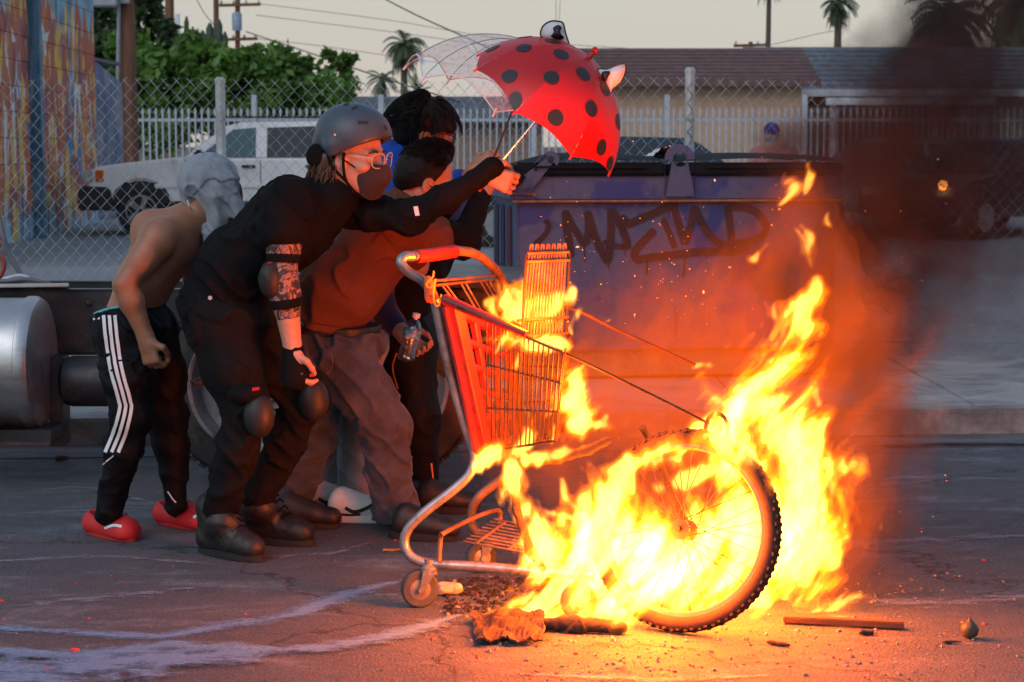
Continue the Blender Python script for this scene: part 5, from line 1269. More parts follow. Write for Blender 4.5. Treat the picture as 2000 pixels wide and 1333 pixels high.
T = Body(); T.chain([lerp(shC, elC, .35), elC, wrC], [.062, .056, .036], .03); bput('black_undersleeve', T, .006, m_blk, eC, folds(.008, 50), 33)
# curly hair: faded sides, curls on top
hb = Body()
hb.ell(TC(0, -.012, .038), (.090, .104, .088), AC, .02); hb.cut(TC(0, .06, .028), AC @ V((0, .75, -.66))); hb.ell(TC(0, -.03, .0), (.087, .096, .088), AC, .02); hb.cut(TC(0, .010, -.02), AC @ V((0, 1, -.50)))
hb.cut(TC(0, -.03, -.030), AC @ V((0, .55, -1)))
bput('hair', hb, .005, m_hair, eC, folds(.003, 130, (1, 1, 1)), 8)
def fC(i, g):
    p, d = scalp(g, .055, .02); p = p * .97; out = [p * 1.02]; r = g.uniform(.006, .012); ph = g.uniform(0, 6.28); w = d.cross(V((g.uniform(-1, 1), g.uniform(-1, 1), g.uniform(-1, 1)))).normalized(); w2 = d.cross(w)
    for k in range(1, 9): out.append(p * 1.02 + d * (k * .0052) + w * (r * math.sin(ph + k * 1.05)) + w2 * (r * math.cos(ph + k * 1.05)) + V((0, .003 * k, 0)))
    return out
hairs(hcC, AC, 950, fC, M('dark_brown_curls', (.014, .008, .006), .75, spec=.1, bump=0), eC, seed=4, r=.0027)
MB().tube([TC(.085, .0, -.02), TC(.078, .04, -.035), TC(.066, .075, -.05)], .0022, 5).obj('ear_loop', m_blk, eC)
Mk = Body(); Mk.cap(TC(0, .086, -.04), TC(0, .075, -.105), .033, .035, .03); Mk.ell(TC(0, .06, -.07), (.060, .058, .056), AC, .03); Mk.cut(TC(0, .085, -.03), AC @ V((0, -.05, 1))); Mk.cut(TC(0, .02, 0), AC @ V((0, -1, 0)))
bput('face_mask', Mk, .005, m_blk, eC)
for s_ in (1, -1): MB().tube(smooth_path([TC(.016 * s_, .086, .016), TC(.032 * s_, .088, .021), TC(.05 * s_, .074, .014)], 4), .0035, 6).obj('eyebrow', m_hair, eC)

# ---------------------------------------------------------------- D: blue hoodie, glasses
YD = 7.05
eD = empty('person', G(660, 1015), 'black-haired person with glasses in royal blue hoodie holding the clear umbrella and a bottle', 'person')
q = lambda x, y, d=0.0: P(x, y, YD + d)
hcD = q(830, 256); AD = head_axes(R(-82), R(-12), R(0))
B = Body(); TD = head(B, hcD, AD, 1.04)
B.cap(q(812, 305), q(775, 350), .055, .06, .04); B.cap(q(660, 640), q(750, 420), .11, .12, .05, flat=(0, 1, 0), fs=1.35)
shD, elD, wrD = q(800, 400, .1), q(872, 400, .05), q(925, 335, -.05)
B.chain([shD, elD, wrD], [.05, .042, .029], .03); hand(B, wrD, V((.8, -.1, .55)), V((.3, .9, -.5)), 1.0, side=1, thumb=.7)
sh2, el2, wr2 = q(745, 430, -.1), q(735, 590, .0), q(785, 650, -.12)
B.chain([sh2, el2, wr2], [.05, .042, .029], .03); hand(B, wr2, V((.55, -.15, -.55)), V((.45, -.75, .35)), .85, side=-1, thumb=.55)
bput('body', B, .0055, m_skC, eD)
T = Body()
T.cap(q(665, 630), q(700, 520), .13, .14, .06, flat=(0, 1, 0), fs=1.35); T.cap(q(700, 520), q(762, 400), .14, .135, .06, flat=(0, 1, 0), fs=1.4); T.cap(q(758, 360), q(772, 318), .095, .078, .05); T.cap(q(738, 345, .0), q(752, 305, .0), .085, .062, .04)
T.chain([q(790, 400, .1), elD, q(896, 352, -.01)], [.075, .062, .045], .04)
hd = bput('hoodie', T, .0068, m_hood, eD, folds(.014, 34), 51)
T = Body(); T.chain([sh2, lerp(sh2, el2, .5), el2, lerp(el2, wr2, .75)], [.07, .065, .06, .042], .03); bput('hoodie_sleeve', T, .006, m_hood_shade, hd, folds(.007, 45), 52)  # sleeve's shade is put into a darker copy of the hoodie blue
T = Body()
T.cap(q(655, 660), q(700, 665), .12, .12, .05, flat=(0, 1, 0), fs=1.3)
h1, k1, a1 = q(690, 690, -.05), q(705, 830, -.08), q(690, 965, -.05); h2, k2, a2 = q(650, 690, .1), q(640, 840, .12), q(620, 960, .1)
T.chain([h1, k1, a1], [.11, .082, .066], .04); T.chain([h2, k2, a2], [.11, .08, .064], .04)
bput('grey_trousers', T, .0075, m_lgrey, eD, folds(.007, 30), 53)
m_snk = M('white_sneaker_leather', (.62, .62, .63), .45, var=.12, vscale=9, bump=.1)
for (x, y) in ((664, 1018), (612, 1000)):
    sn = lowshoe(x, y, R(-4), eD, m_snk, .29, 'sneaker'); bs_ = bvh_of(sn)
    ribbon(bs_, [(x + 10, y - 26), (x + 28, y - 18), (x + 50, y - 24), (x + 68, y - 34)], 7, 'side_logo', m_dark, sn, off=.002); ribbon(bs_, [(x - 14, y - 14), (x + 14, y - 10), (x + 40, y - 11)], 9, 'heel_panel', m_dark, sn, off=.002)
    lc = MB(); 
    for k in range(4): c = G(x, y) + V((.06 + .022 * k, 0, .098 - .011 * k)); lc.tube([c + V((0, -.03, 0)), c + V((.004, 0, .008)), c + V((0, .03, 0))], .003, 5)
    lc.obj('laces', m_snk, sn)
hb = Body(); hb.ell(TD(0, -.014, .040), (.095, .112, .094), AD, .02); hb.ell(TD(0, -.05, -.005), (.086, .075, .08), AD, .03); hb.cut(TD(0, .060, .018), AD @ V((0, .72, -.70))); hb.cap(TD(-.055, .085, .032), TD(.06, .080, .032), .028, .026, .03)
hb.cut(TD(0, -.06, -.065), AD @ V((0, .3, -1)))
bput('hair', hb, .005, m_hair, eD, folds(.003, 110, (1, 1, .25)), 9)
def fD(i, g):
    p, d = scalp(g, .0, .03); p = V((p.x * 1.12, p.y * 1.12, p.z * 1.04)); out = [p * .97 + d * .004]; v = (d * .45 + V((0, .25 if p.y > 0 else -.2, -.1))).normalized(); c = p.copy()
    for k in range(7): c = c + v * .0125; v = (v + V((0, 0, -.38))).normalized(); out.append(c.copy())
    return out
hairs(hcD, AD, 850, fD, m_hair, eD, seed=6, r=.0024)
spectacles(TD, eD, m_trim, m_lensc, .029, .021, .0026, .112)
Mk = Body(); Mk.cap(TD(0, .086, -.045), TD(0, .075, -.105), .033, .035, .03); Mk.ell(TD(0, .06, -.07), (.060, .058, .056), AD, .03); Mk.cut(TD(0, .085, -.03), AD @ V((0, -.05, 1))); Mk.cut(TD(0, .02, 0), AD @ V((0, -1, 0)))
bput('face_mask', Mk, .005, m_blk, eD); MB().tube([TD(.085, .0, -.02), TD(.078, .04, -.035), TD(.066, .075, -.05)], .0022, 5).obj('ear_loop', m_blk, eD)

# ---------------------------------------------------------------- E: person in black, mostly hidden behind the brown shirt
YE = 7.25
eE = empty('person', G(830, 1000), 'person in black jacket and black pants with orange piping, crouching behind the brown shirt', 'person')
q = lambda x, y, d=0.0: P(x, y, YE + d)
B = Body(); head(B, q(842, 392, .05), head_axes(R(-85), R(-25)), 1.0)
B.cap(q(825, 410, .05), q(805, 440, .05), .055, .06, .04); B.cap(q(760, 640), q(810, 470), .11, .12, .05, flat=(0, 1, 0), fs=1.3)
sh, el, wr = q(850, 440, -.05), q(885, 470, -.1), q(915, 380, .1); B.chain([sh, el, wr], [.05, .045, .03], .03); hand(B, wr, V((.5, .2, .9)), V((.4, .8, 0)), .9)
B.chain([q(800, 460, .2), q(850, 520, .3), q(905, 440, .3)], [.05, .04, .03], .03); hand(B, q(905, 440, .3), V((.5, .2, .9)), V((.4, .8, 0)), .9)
bput('body', B, .006, m_skC, eE)
T = Body(); T.cap(q(765, 630), q(800, 520), .13, .135, .05, flat=(0, 1, 0), fs=1.3); T.cap(q(800, 520), q(825, 450), .135, .12, .05, flat=(0, 1, 0), fs=1.3); T.chain([q(845, 440, -.05), q(888, 455, -.1), q(912, 395, .05)], [.09, .08, .045], .04); T.chain([q(800, 460, .2), q(850, 520, .3), q(900, 450, .3)], [.07, .06, .04], .03)
bput('black_jacket', T, .007, m_blk, eE, folds(.009, 32), 61)
T = Body(); T.cap(q(765, 650), q(800, 655), .12, .12, .05, flat=(0, 1, 0), fs=1.25)
h1, k1, a1 = q(800, 680, -.06), q(815, 810, -.1), q(828, 965, -.05); h2, k2, a2 = q(765, 680, .1), q(770, 830, .1), q(770, 970, .1)
T.chain([h1, k1, a1], [.105, .082, .062], .04); T.chain([h2, k2, a2], [.105, .08, .06], .04)
pe = bput('black_pants', T, .0075, m_blkp, eE, folds(.008, 34), 62); bp = bvh_of(pe); m_op = M('orange_piping', (.65, .22, .05), .6, bump=0)
ribbon(bp, [(775, 690), (768, 720), (778, 760)], 2.5, 'piping', m_op, pe); ribbon(bp, [(792, 860), (800, 910), (806, 950)], 3, 'piping', m_op, pe); ribbon(bp, [(842, 905), (846, 940)], 3, 'piping', m_op, pe)
lowshoe(835, 1000, R(-5), eE, m_boot); lowshoe(770, 990, R(0), eE, m_boot)

# ---------------------------------------------------------------- F: distant person beyond the dumpster
YF = 21.0
eF = empty('person', G(1512, 284 + 1.405 * F / YF), 'distant person with blue head wrap seen over the dumpster in smoke', 'person')
q = lambda x, y, d=0.0: P(x, y, YF + d)
B = Body(); TF = head(B, q(1507, 262), head_axes(R(-200), 0), 1.0); B.cap(q(1507, 285), q(1510, 305), .05, .06, .04); cF = V((q(1512, 300).x, YF, 0))
up = V((0, 0, 1)); B.cap(cF + up * .95, cF + up * 1.34, .13, .14, .06, flat=(1, 0, 0), fs=1.35)
for s_ in (1, -1):
    B.chain([cF + up * 1.30 + V((.2 * s_, 0, 0)), cF + up * 1.02 + V((.26 * s_, -.05, 0)), cF + up * .82 + V((.22 * s_, -.15, 0))], [.055, .045, .03], .04); hand(B, cF + up * .82 + V((.22 * s_, -.15, 0)), V((0, -.3, -1)), V((-s_, 0, 0)), .6)
    B.chain([cF + up * .92 + V((.1 * s_, 0, 0)), cF + up * .5 + V((.11 * s_, -.02, 0)), cF + up * .09 + V((.11 * s_, 0, 0))], [.1, .065, .045], .05)
bput('body', B, .009, m_skC, eF)
T = Body(); T.cap(cF + up * .95, cF + up * 1.30, .15, .16, .06, flat=(1, 0, 0), fs=1.35)
for s_ in (1, -1): T.chain([cF + up * 1.31 + V((.2 * s_, 0, 0)), cF + up * 1.1 + V((.25 * s_, -.03, 0))], [.075, .065], .04)
bput('pink_shirt', T, .01, cloth('dusty_pink_jersey', (.36, .15, .13)), eF, folds(.008, 30), 71)
T = Body(); T.cap(cF + up * .93 - V((.08, 0, 0)), cF + up * .93 + V((.08, 0, 0)), .13, .13, .05)
for s_ in (1, -1): T.chain([cF + up * .9 + V((.1 * s_, 0, 0)), cF + up * .5 + V((.11 * s_, -.02, 0)), cF + up * .1 + V((.11 * s_, 0, 0))], [.115, .085, .065], .04)
bput('dark_trousers', T, .011, m_blk, eF)
T = Body(); T.ell(TF(0, -.01, .035), (.092, .11, .098), None, .02); bput('blue_head_wrap', T, .007, cloth('blue_wrap', (.02, .04, .20)), eF)
T = Body(); T.ell(TF(0, .03, -.075), (.078, .082, .06), None, .02); T.cap(TF(0, .0, -.11), TF(0, .02, -.15), .075, .06, .03); bput('teal_face_wrap', T, .007, cloth('teal_wrap', (.05, .26, .36)), eF)
# ================================================================== UMBRELLAS
def umbrella(e, cen, ax, Rr, Hh, film, edge_mat, n=8, scal=.05, phase=0.0, thick=.002):
    x, y, d = frame(ax, V((0, 1, 0)))
    def S(t, th):
        """t 0 apex..1 rim"""
        seg = 2 * math.pi / n; k = ((th - phase) / seg) % 1.0; sag = math.sin(math.pi * k)
        r = Rr * math.sin(t * 1.25) / math.sin(1.25) * (1 - .045 * sag * t); h = Hh * (math.cos(t * 1.25) - math.cos(1.25)) / (1 - math.cos(1.25))
        h += scal * Rr * sag * t ** 6 * 1.6 + .012 * Rr * -sag * math.sin(math.pi * t)
        return cen + d * h + (x * math.cos(th) + y * math.sin(th)) * r
    return S, x, y, d
m_redf = M('red_nylon', (.46, .006, .008), .42, var=.07, vscale=5, bump=.1, bscale=50); m_blkdot = M('black_nylon', (.018, .02, .024), .5, var=.1, bump=.1); m_whtf = cloth('white_nylon', (.66, .66, .68), .6, .1)
m_steel = M('polished_steel', (.55, .55, .56), .2, .95, var=.1, bump=0); m_darkst = M('dark_steel', (.05, .05, .055), .35, .7, bump=0)
YU = 6.27
apx = P(1150, 110, YU); hnd = P(958, 341, YU)
axr = (P(1152, 105, YU - .06) - P(1052, 228, YU)).normalized(); rc = P(1062, 222, YU - .01)
S, ux_, uy_, ud_ = umbrella(None, rc, axr, .305, .245, None, None, phase=.25)
eU = empty('ladybird_umbrella', hnd, 'small red umbrella with black dots and white eye-shaped ears', 'umbrella')
seg = 2 * math.pi / 8
for k in range(8):
    th0 = .25 + k * seg
    mb = MB().grid(lambda u, v: S(.03 + .97 * u, th0 + seg * v), 14, 8); o = mb.obj('canopy_panel', m_redf, eU, smooth=True, fix=False)
    mb = MB().tube([S(t, th0) - ud_ * .003 for t in np.linspace(.05, 1.0, 12)], .0016, 5); rb = mb.obj('rib', m_steel, eU)
    MB().tube([S(.98, th0), S(1.0, th0) + (S(1.0, th0) - S(.95, th0)) * .5], .004, 8).obj('rib_tip', m_redf, rb)
    for (tt, dth) in ((.60, 0), (.34, .5), (.86, .5), (.95, .12)):
        if tt == .95 and k % 2: continue
        th = th0 + dth * seg; c = S(tt, th); e1 = (S(tt + .02, th) - S(tt - .02, th)).normalized(); e2 = (S(tt, th + .05) - S(tt, th - .05)).normalized(); r = .027
        def par(a, rr):   # walk on the surface
            ds, dt = rr * math.cos(a), rr * math.sin(a); L1 = (S(tt + .02, th) - S(tt - .02, th)).length / .04; L2 = (S(tt, th + .05) - S(tt, th - .05)).length / .1
            t2, h2 = min(1.0, tt + ds / L1), th + dt / L2; p = S(t2, h2); nn = (p - (rc - ud_ * .25)).normalized(); return p + nn * .0018
        vs = [par(0, 0)] + [par(2 * math.pi * j / 20, r * .5) for j in range(20)] + [par(2 * math.pi * j / 20, r) for j in range(20)]
        fs = [(0, 1 + j, 1 + (j + 1) % 20) for j in range(20)] + [(1 + j, 21 + j, 21 + (j + 1) % 20, 1 + (j + 1) % 20) for j in range(20)]
        put('dot', mk(vs, fs, m_blkdot, True), eU)
MB().tube([hnd - axr * .03, rc + axr * .20], .0042, 10).obj('shaft', m_steel, eU); MB().tube([hnd - axr * .07, hnd - axr * .0], .011, 12).obj('handle', m_redf, eU, smooth=True)
MB().lathe(rc + axr * .243, axr, [(.009, 0), (.007, .012), (.006, .024), (.011, .028), (.012, .036), (.006, .042)], 12).obj('ferrule', m_redf, eU, smooth=True)
def ear(pts, pup, Y, bulge):
    f = lambda p, o=0: P(p[0], p[1], Y + o)
    c = sum((f(p) for p in pts), V()) / len(pts); vs = [c + V((0, -bulge, 0))] + [f(p) for p in smooth2(pts)] ; n = len(vs) - 1
    fs = [(0, 1 + i, 1 + (i + 1) % n) for i in range(n)]
    back = len(vs); vs += [v + V((0, .006, 0)) for v in vs[:back]]; fs += [(back, back + 1 + (i + 1) % n, back + 1 + i) for i in range(n)] + [(1 + i, back + 1 + i, back + 1 + (i + 1) % n, 1 + (i + 1) % n) for i in range(n)]
    o = put('ear', mk(vs, fs, m_whtf, True), eU)
    MB().tube([f(p) for p in smooth2(pts)] + [f(pts[0])], .0028, 6, False).obj('ear_piping', m_blkdot, o)
    pv = [P(p[0], p[1], Y - bulge - .004) for p in smooth2(pup)]; n = len(pv); pc = sum(pv, V()) / n - V((0, .003, 0)); vs = [pc] + pv + [pc + V((0, .003, 0))]
    put('pupil', mk(vs, [(0, 1 + i, 1 + (i + 1) % n) for i in range(n)] + [(n + 1, 1 + (i + 1) % n, 1 + i) for i in range(n)], m_blkdot, True), o)
def smooth2(pts, sub=4):
    L_ = len(pts); out = []
    for i in range(L_):
        a, b, c, d = (V((*pts[(i + j) % L_], 0)) for j in (-1, 0, 1, 2))
        for k in range(sub):
            t = k / sub; r = .5 * (2 * b + (c - a) * t + (2 * a - 5 * b + 4 * c - d) * t * t + (3 * b - a - 3 * c + d) * t ** 3); out.append((r.x, r.y))
    return out
ear([(1057, 72), (1060, 52), (1075, 42), (1090, 42), (1100, 46), (1105, 66), (1113, 92), (1108, 96), (1085, 84)], [(1080, 55), (1090, 49), (1097, 54), (1094, 64), (1102, 74), (1092, 78), (1076, 72), (1082, 63)], YU - .02, .012)
ear([(1167, 137), (1186, 135), (1204, 128), (1221, 126), (1221, 143), (1212, 162), (1196, 176), (1190, 194), (1178, 168)], [(1176, 141), (1186, 139), (1192, 141), (1188, 150), (1181, 161), (1175, 152)], YU - .10, .012)
# clear umbrella
def film_mat():
    m, nt, bs = nodes('clear_vinyl'); out = nt.nodes['Material Output']; tr = add(nt, 'ShaderNodeBsdfTransparent'); tr.inputs[0].default_value = (.93, .94, .95, 1)
    bs.inputs['Base Color'].default_value = (.72, .75, .78, 1); bs.inputs['Roughness'].default_value = .22
    n = noise_n(nt, 26, 6, .7, dist=1.5); r = ramp(nt, n.outputs[0], [(.38, .16), (.54, .30), (.66, .60)]); mx = add(nt, 'ShaderNodeMixShader')
    nt.links.new(r.outputs[0], mx.inputs[0]); nt.links.new(tr.outputs[0], mx.inputs[1]); nt.links.new(bs.outputs[0], mx.inputs[2]); nt.links.new(mx.outputs[0], out.inputs[0])
    b = noise_n(nt, 18, 4, .6, dist=.8); bump_to(nt, bs, b.outputs[0], .5, .01); return m
m_film = film_mat(); m_hem = M('milky_hem', (.62, .65, .68), .35, bump=0)
YK = 6.93; hk_ = P(960, 318, YK); axk = (P(1012, 210, YK - .04) - P(972, 290, YK)).normalized(); rck = P(995, 218, YK)
axk = (V((.40, -.07, .92))).normalized()
S, ux_, uy_, ud_ = umbrella(None, rck, axk, .425, .27, None, None, phase=.1, scal=.09)
eK = empty('clear_umbrella', hk_, 'clear plastic umbrella held up behind the red one', 'umbrella')
for k in range(8):
    th0 = .1 + k * seg; MB().grid(lambda u, v: S(.03 + .97 * u, th0 + seg * v), 12, 6).obj('canopy_panel', m_film, eK, smooth=True, fix=False)
    rb = MB().tube([S(t, th0) - ud_ * .004 for t in np.linspace(.05, 1.0, 12)], .0016, 5).obj('rib', m_darkst, eK)
    MB().tube([S(1, th0 + seg * v) for v in np.linspace(0, 1, 8)], .0026, 5).obj('hem', m_hem, eK)
    MB().tube([S(.97, th0), S(1.0, th0) + (S(1.0, th0) - S(.95, th0)) * .4 - ud_ * .01], .0045, 8).obj('rib_tip', m_hem, rb)
    MB().tube([rck + ud_ * .02, S(.55, th0)], .0014, 5).obj('stretcher', m_steel, rb)
MB().tube([hk_ - (rck - hk_).normalized() * .05, rck + ud_ * .25], .0042, 10).obj('shaft', m_darkst, eK)

# ---- water bottle
eW = empty('water_bottle', P(795, 706, 6.86), 'half-full clear plastic water bottle with a blue label, held upright', 'bottle')
bw0, bw1 = P(792, 705, 6.84), P(813, 617, 6.84); bax = (bw1 - bw0); bl_ = bax.length
prof = [(.0001, 0), (.026, 0), (.033, .008)]
for k in range(9): prof += [(.034, .02 + k * .0075), (.0315, .0237 + k * .0075)]
prof += [(.034, .09), (.034, .122), (.031, .135), (.022, .152), (.013, .160), (.013, .166)]
m_pet = lens_mat('clear_pet', (.93, .95, .97)); m_pet.node_tree.nodes['Mix Shader'].inputs[0].default_value = .22
m_wat = lens_mat('water', (.78, .84, .88)); m_wat.node_tree.nodes['Mix Shader'].inputs[0].default_value = .14
MB().lathe(bw0, bax, prof, 22).obj('bottle_body', m_pet, eW, smooth=True)
MB().lathe(bw0, bax, [(.0001, .003), (.029, .004), (.0305, .01), (.0305, .10), (.0001, .101)], 20).obj('water', m_wat, eW, smooth=True)
MB().lathe(bw0, bax, [(.0345, .088), (.0348, .09), (.0348, .122), (.0345, .124)], 22).obj('label', M('blue_label', (.03, .22, .45), .35, var=.7, vscale=45, bump=0, dirt=(.5, .62, .6), dirt_amt=.5, dscale=60), eW, smooth=True)
MB().lathe(bw0, bax, [(.0145, .166), (.0148, .168), (.0148, .182), (.012, .184)], 16).obj('cap', m_wht, eW, smooth=True)

# ================================================================== BURNING CART
m_tube = M('scratched_cart_steel', (.30, .30, .32), .38, .7, var=.3, vscale=14, bump=.15, dirt=(.13, .085, .06), dirt_amt=.35, dscale=12)
m_rtube = M('rusty_cart_steel', (.20, .12, .08), .6, .35, var=.4, vscale=14, bump=.3, dirt=(.06, .035, .025), dirt_amt=.6, dscale=10)
m_burnt = M('burnt_wire', (.05, .025, .016), .6, .3, var=.4, vscale=20, bump=.1); m_redp = M('red_cart_plastic', (.38, .016, .007), .45, var=.2, vscale=6, bump=.15, dirt=(.05, .012, .008), dirt_amt=.75, dscale=6)
m_char = M('charred', (.018, .013, .011), .9, var=.5, vscale=20, bump=.8, bscale=40)
ec = empty('shopping_cart', G(930, 1150), 'burning shopping cart with red plastic basket, bent wire rack and grey tube frame', 'shopping cart')
near = smooth_path([P(806, 501, 5.57), P(790, 502, 5.55), P(783, 513, 5.54), P(797, 531, 5.54), P(830, 553, 5.54), P(850, 592, 5.54), P(868, 680, 5.54), P(890, 770, 5.54), P(914, 848, 5.54), P(927, 886, 5.54), P(920, 922, 5.54), P(888, 955, 5.54), P(830, 1000, 5.54), P(797, 1034, 5.54), P(790, 1064, 5.54), P(806, 1090, 5.53), P(850, 1102, 5.52), P(950, 1108, 5.48), P(1060, 1118, 5.42), P(1160, 1124, 5.36)], 4)
MB().tube(near, .0155, 12).obj('side_frame', m_tube, ec, smooth=True)
far = smooth_path([P(895, 490, 5.77), P(925, 495, 5.82), P(952, 512, 5.88), P(980, 545, 5.95), P(992, 600, 5.97), P(1003, 720, 5.98), P(1012, 850, 5.98), P(1010, 905, 5.98), P(985, 932, 5.98), P(940, 966, 5.98), P(921, 1000, 5.98), P(930, 1040, 5.98), P(1000, 1062, 5.94), P(1150, 1070, 5.84)], 4)
MB().tube(far, .0155, 12).obj('side_frame', m_rtube, ec, smooth=True)
MB().tube(smooth_path([P(806, 501, 5.57), P(850, 496, 5.67), P(895, 490, 5.77)], 4), .0155, 12).obj('handle_bar', m_tube, ec, smooth=True)
MB().tube(smooth_path([P(812, 501, 5.585), P(850, 497, 5.67), P(888, 491, 5.755)], 4), .021, 14).obj('handle_grip', m_redp, ec, smooth=True)
for dy in (0, 9): MB().tube([P(848, 549 + dy, 5.58), P(910, 544 + dy * .8, 5.78), P(972, 537 + dy, 5.93)], .0045, 8).obj('seat_rod', m_rtube, ec)
for xa, ya, xb, yb in ((862, 556, 886, 588), (870, 555, 896, 590), (899, 552, 934, 612), (908, 551, 944, 614), (937, 548, 962, 590), (946, 547, 972, 592), (954, 546, 980, 592)): MB().tube([P(xa, ya, 5.62 + (xa - 860) * .0033), P(xb, yb, 5.66 + (xa - 860) * .0033)], .0035, 6).obj('seat_wire', m_rtube, ec)
# red plastic gate at the back with square holes
gate = bilin(P(866, 588, 5.51), P(988, 650, 5.93), P(1003, 872, 5.95), P(934, 892, 5.52))
gp = MB()
for v0, v1 in ((0, .08), (.215, .26), (.385, .43), (.555, .60), (.725, .77), (.90, 1.0)):
    for off in (0,): gp.prism([(.0, v0), (1, v0), (1, v1), (0, v1)], lambda u, v: gate(u, v), lambda u, v: gate(u, v) + V((.022, -.008, .004)))
for u0, u1, th in ((0, .16, .03), (.36, .43, .02), (.64, .70, .02), (.93, 1.0, .02)):
    gp.prism([(u0, 0), (u1, 0), (u1, 1), (u0, 1)], lambda u, v: gate(u, v) + V((.001, -.002, 0)), lambda u, v: gate(u, v) + V((th, -.012, .004)))
gp.obj('rear_gate', m_redp, ec, bevel=.003, seg=1)
MB().prism([(0, 0), (1, 0), (1, 1), (0, 1)], lambda a, b: P(863 + a * 16 + b * 62, 596 + b * 292, 5.50), lambda a, b: P(863 + a * 16 + b * 62, 596 + b * 292, 5.53)).obj('corner_post', m_redp, ec, bevel=.006)
MB().tube([P(868, 585, 5.5), P(945, 618, 5.42), P(1028, 654, 5.36)], [.017, .014, .011], 10).obj('top_rail', m_redp, ec, smooth=True)
# basket wires
def wires(quad, nu, nv, name, r=.0026, mat=m_burnt):
    fq = bilin(*quad)
    for i in range(nu + 1): MB().tube([fq(i / nu, t / 3) + V((.004 * mnoise.noise(V((i, t, 1.5))), 0, 0)) for t in range(4)], r, 5).obj(name, mat, ec)
    for j in range(nv + 1): MB().tube([fq(t / 4, j / nv) for t in range(5)], r * 1.5, 5).obj(name, mat, ec)
wires((P(950, 625, 5.45), P(1100, 690, 5.3), P(1084, 862, 5.36), P(952, 882, 5.5)), 16, 3, 'basket_wire'); wires((P(1000, 640, 5.95), P(1118, 655, 5.72), P(1100, 842, 5.74), P(1008, 862, 5.96)), 14, 3, 'basket_wire')
wires((P(1100, 690, 5.3), P(1118, 655, 5.72), P(1100, 842, 5.74), P(1084, 862, 5.36)), 8, 3, 'basket_wire'); wires((P(952, 882, 5.5), P(1084, 862, 5.36), P(1100, 842, 5.74), P(1008, 862, 5.96)), 10, 2, 'basket_wire')
# upright rack of looped wires
rk = bilin(P(1034, 480, 5.62), P(1112, 478, 5.70), P(1104, 655, 5.66), P(1016, 662, 5.56))
for i in range(7):
    u0, u1 = (i + .12) / 7.2, (i + .62) / 7.2
    MB().tube(smooth_path([rk(u0, 1), rk(u0, .5), rk(u0, .06), rk((u0 + u1) / 2, -.01), rk(u1, .06), rk(u1, .5), rk(u1, 1)], 4), .0034, 6).obj('rack_wire', m_rtube, ec)
for v, a, b in ((.08, -.02, 1.0), (.17, -.02, 1.02), (.80, -.1, 1.05), (.98, -.1, 1.05)): MB().tube([rk(a, v) + V((0, -.006, 0)), rk(b, v) + V((0, -.006, 0))], .0045, 8).obj('rack_rail', m_rtube, ec)
MB().tube([rk(-.06, .1), P(1020, 650, 5.5), P(1012, 800, 5.44)], .0042, 8).obj('rack_leg', m_char, ec); MB().tube([rk(1.02, .1), rk(1.03, 1.0)], .0042, 8).obj('rack_leg', m_char, ec)
# lower tray and casters
MB().tube(smooth_path([P(857, 1096, 5.5), P(861, 1050, 5.5), P(868, 1041, 5.5), P(925, 1012, 5.7), P(968, 997, 5.85), P(977, 1004, 5.9), P(975, 1028, 5.9)], 3), .0075, 8).obj('tray_frame', m_rtube, ec, smooth=True)
for k in range(9): t = k / 8; MB().tube([P(905 + 60 * t, 1058 - 44 * t, 5.55 + .33 * t), P(1065 + 60 * t, 1086 - 40 * t, 5.42 + .35 * t)], .0038, 6).obj('tray_wire', m_rtube, ec)
for t in (.15, .55, .95): MB().tube([P(905 + 160 * t, 1058 + 28 * t, 5.55 - .13 * t), P(965 + 160 * t, 1014 + 32 * t, 5.88 - .13 * t)], .005, 6).obj('tray_wire', m_rtube, ec)
m_cast = M('grey_rubber', (.045, .047, .052), .7, var=.3, vscale=20, bump=.2); m_zinc = M('dull_zinc', (.30, .29, .27), .5, .6, var=.3, vscale=15, bump=.2, dirt=(.12, .08, .05), dirt_amt=.5, dscale=10)
def caster(px, py, Y, r, top, yaw=0.0, lit=m_zinc):
    c = P(px, py, Y); c.z = r; a = V((math.sin(yaw), -math.cos(yaw), 0))
    w = MB().lathe(c - a * .016, a, [(r * .62, 0), (r * .9, 0), (r, .006), (r, .026), (r * .9, .032), (r * .62, .032)], 32).obj('caster', m_cast, ec, smooth=True)
    MB().lathe(c - a * .015, a, [(.012, -.004), (r * .66, 0), (r * .66, .03), (.012, .034)], 28).obj('caster_hub', lit, w, smooth=True)
    t = P(*top, Y)
    for s_ in (-1, 1): MB().prism([(-.3, 0), (.3, 0), (.2, 1), (-.2, 1)], lambda u, v, s_=s_: t.lerp(c, v) + V((u * .06 * (1.15 - v * .5), 0, -.008 if v > .5 else .012)) + a * (.022 * s_), lambda u, v, s_=s_: t.lerp(c, v) + V((u * .06 * (1.15 - v * .5), 0, -.008 if v > .5 else .012)) + a * (.025 * s_)).obj('caster_fork', m_zinc, w, bevel=.001)
    MB().lathe(c - a * .03, a, [(.009, 0), (.009, .06)], 10).obj('axle', m_zinc, w); MB().lathe(t + V((0, 0, -.004)), V((0, 0, 1)), [(.026, 0), (.026, .02), (.016, .03), (.016, .045)], 14).obj('swivel', m_zinc, w, smooth=True)
caster(820, 1158, 5.52, .058, (838, 1118), .2); caster(940, 1108, 5.98, .052, (950, 1066), .3); caster(1130, 1160, 5.38, .055, (1135, 1128), .1); caster(1130, 1085, 5.86, .052, (1135, 1066), .1)
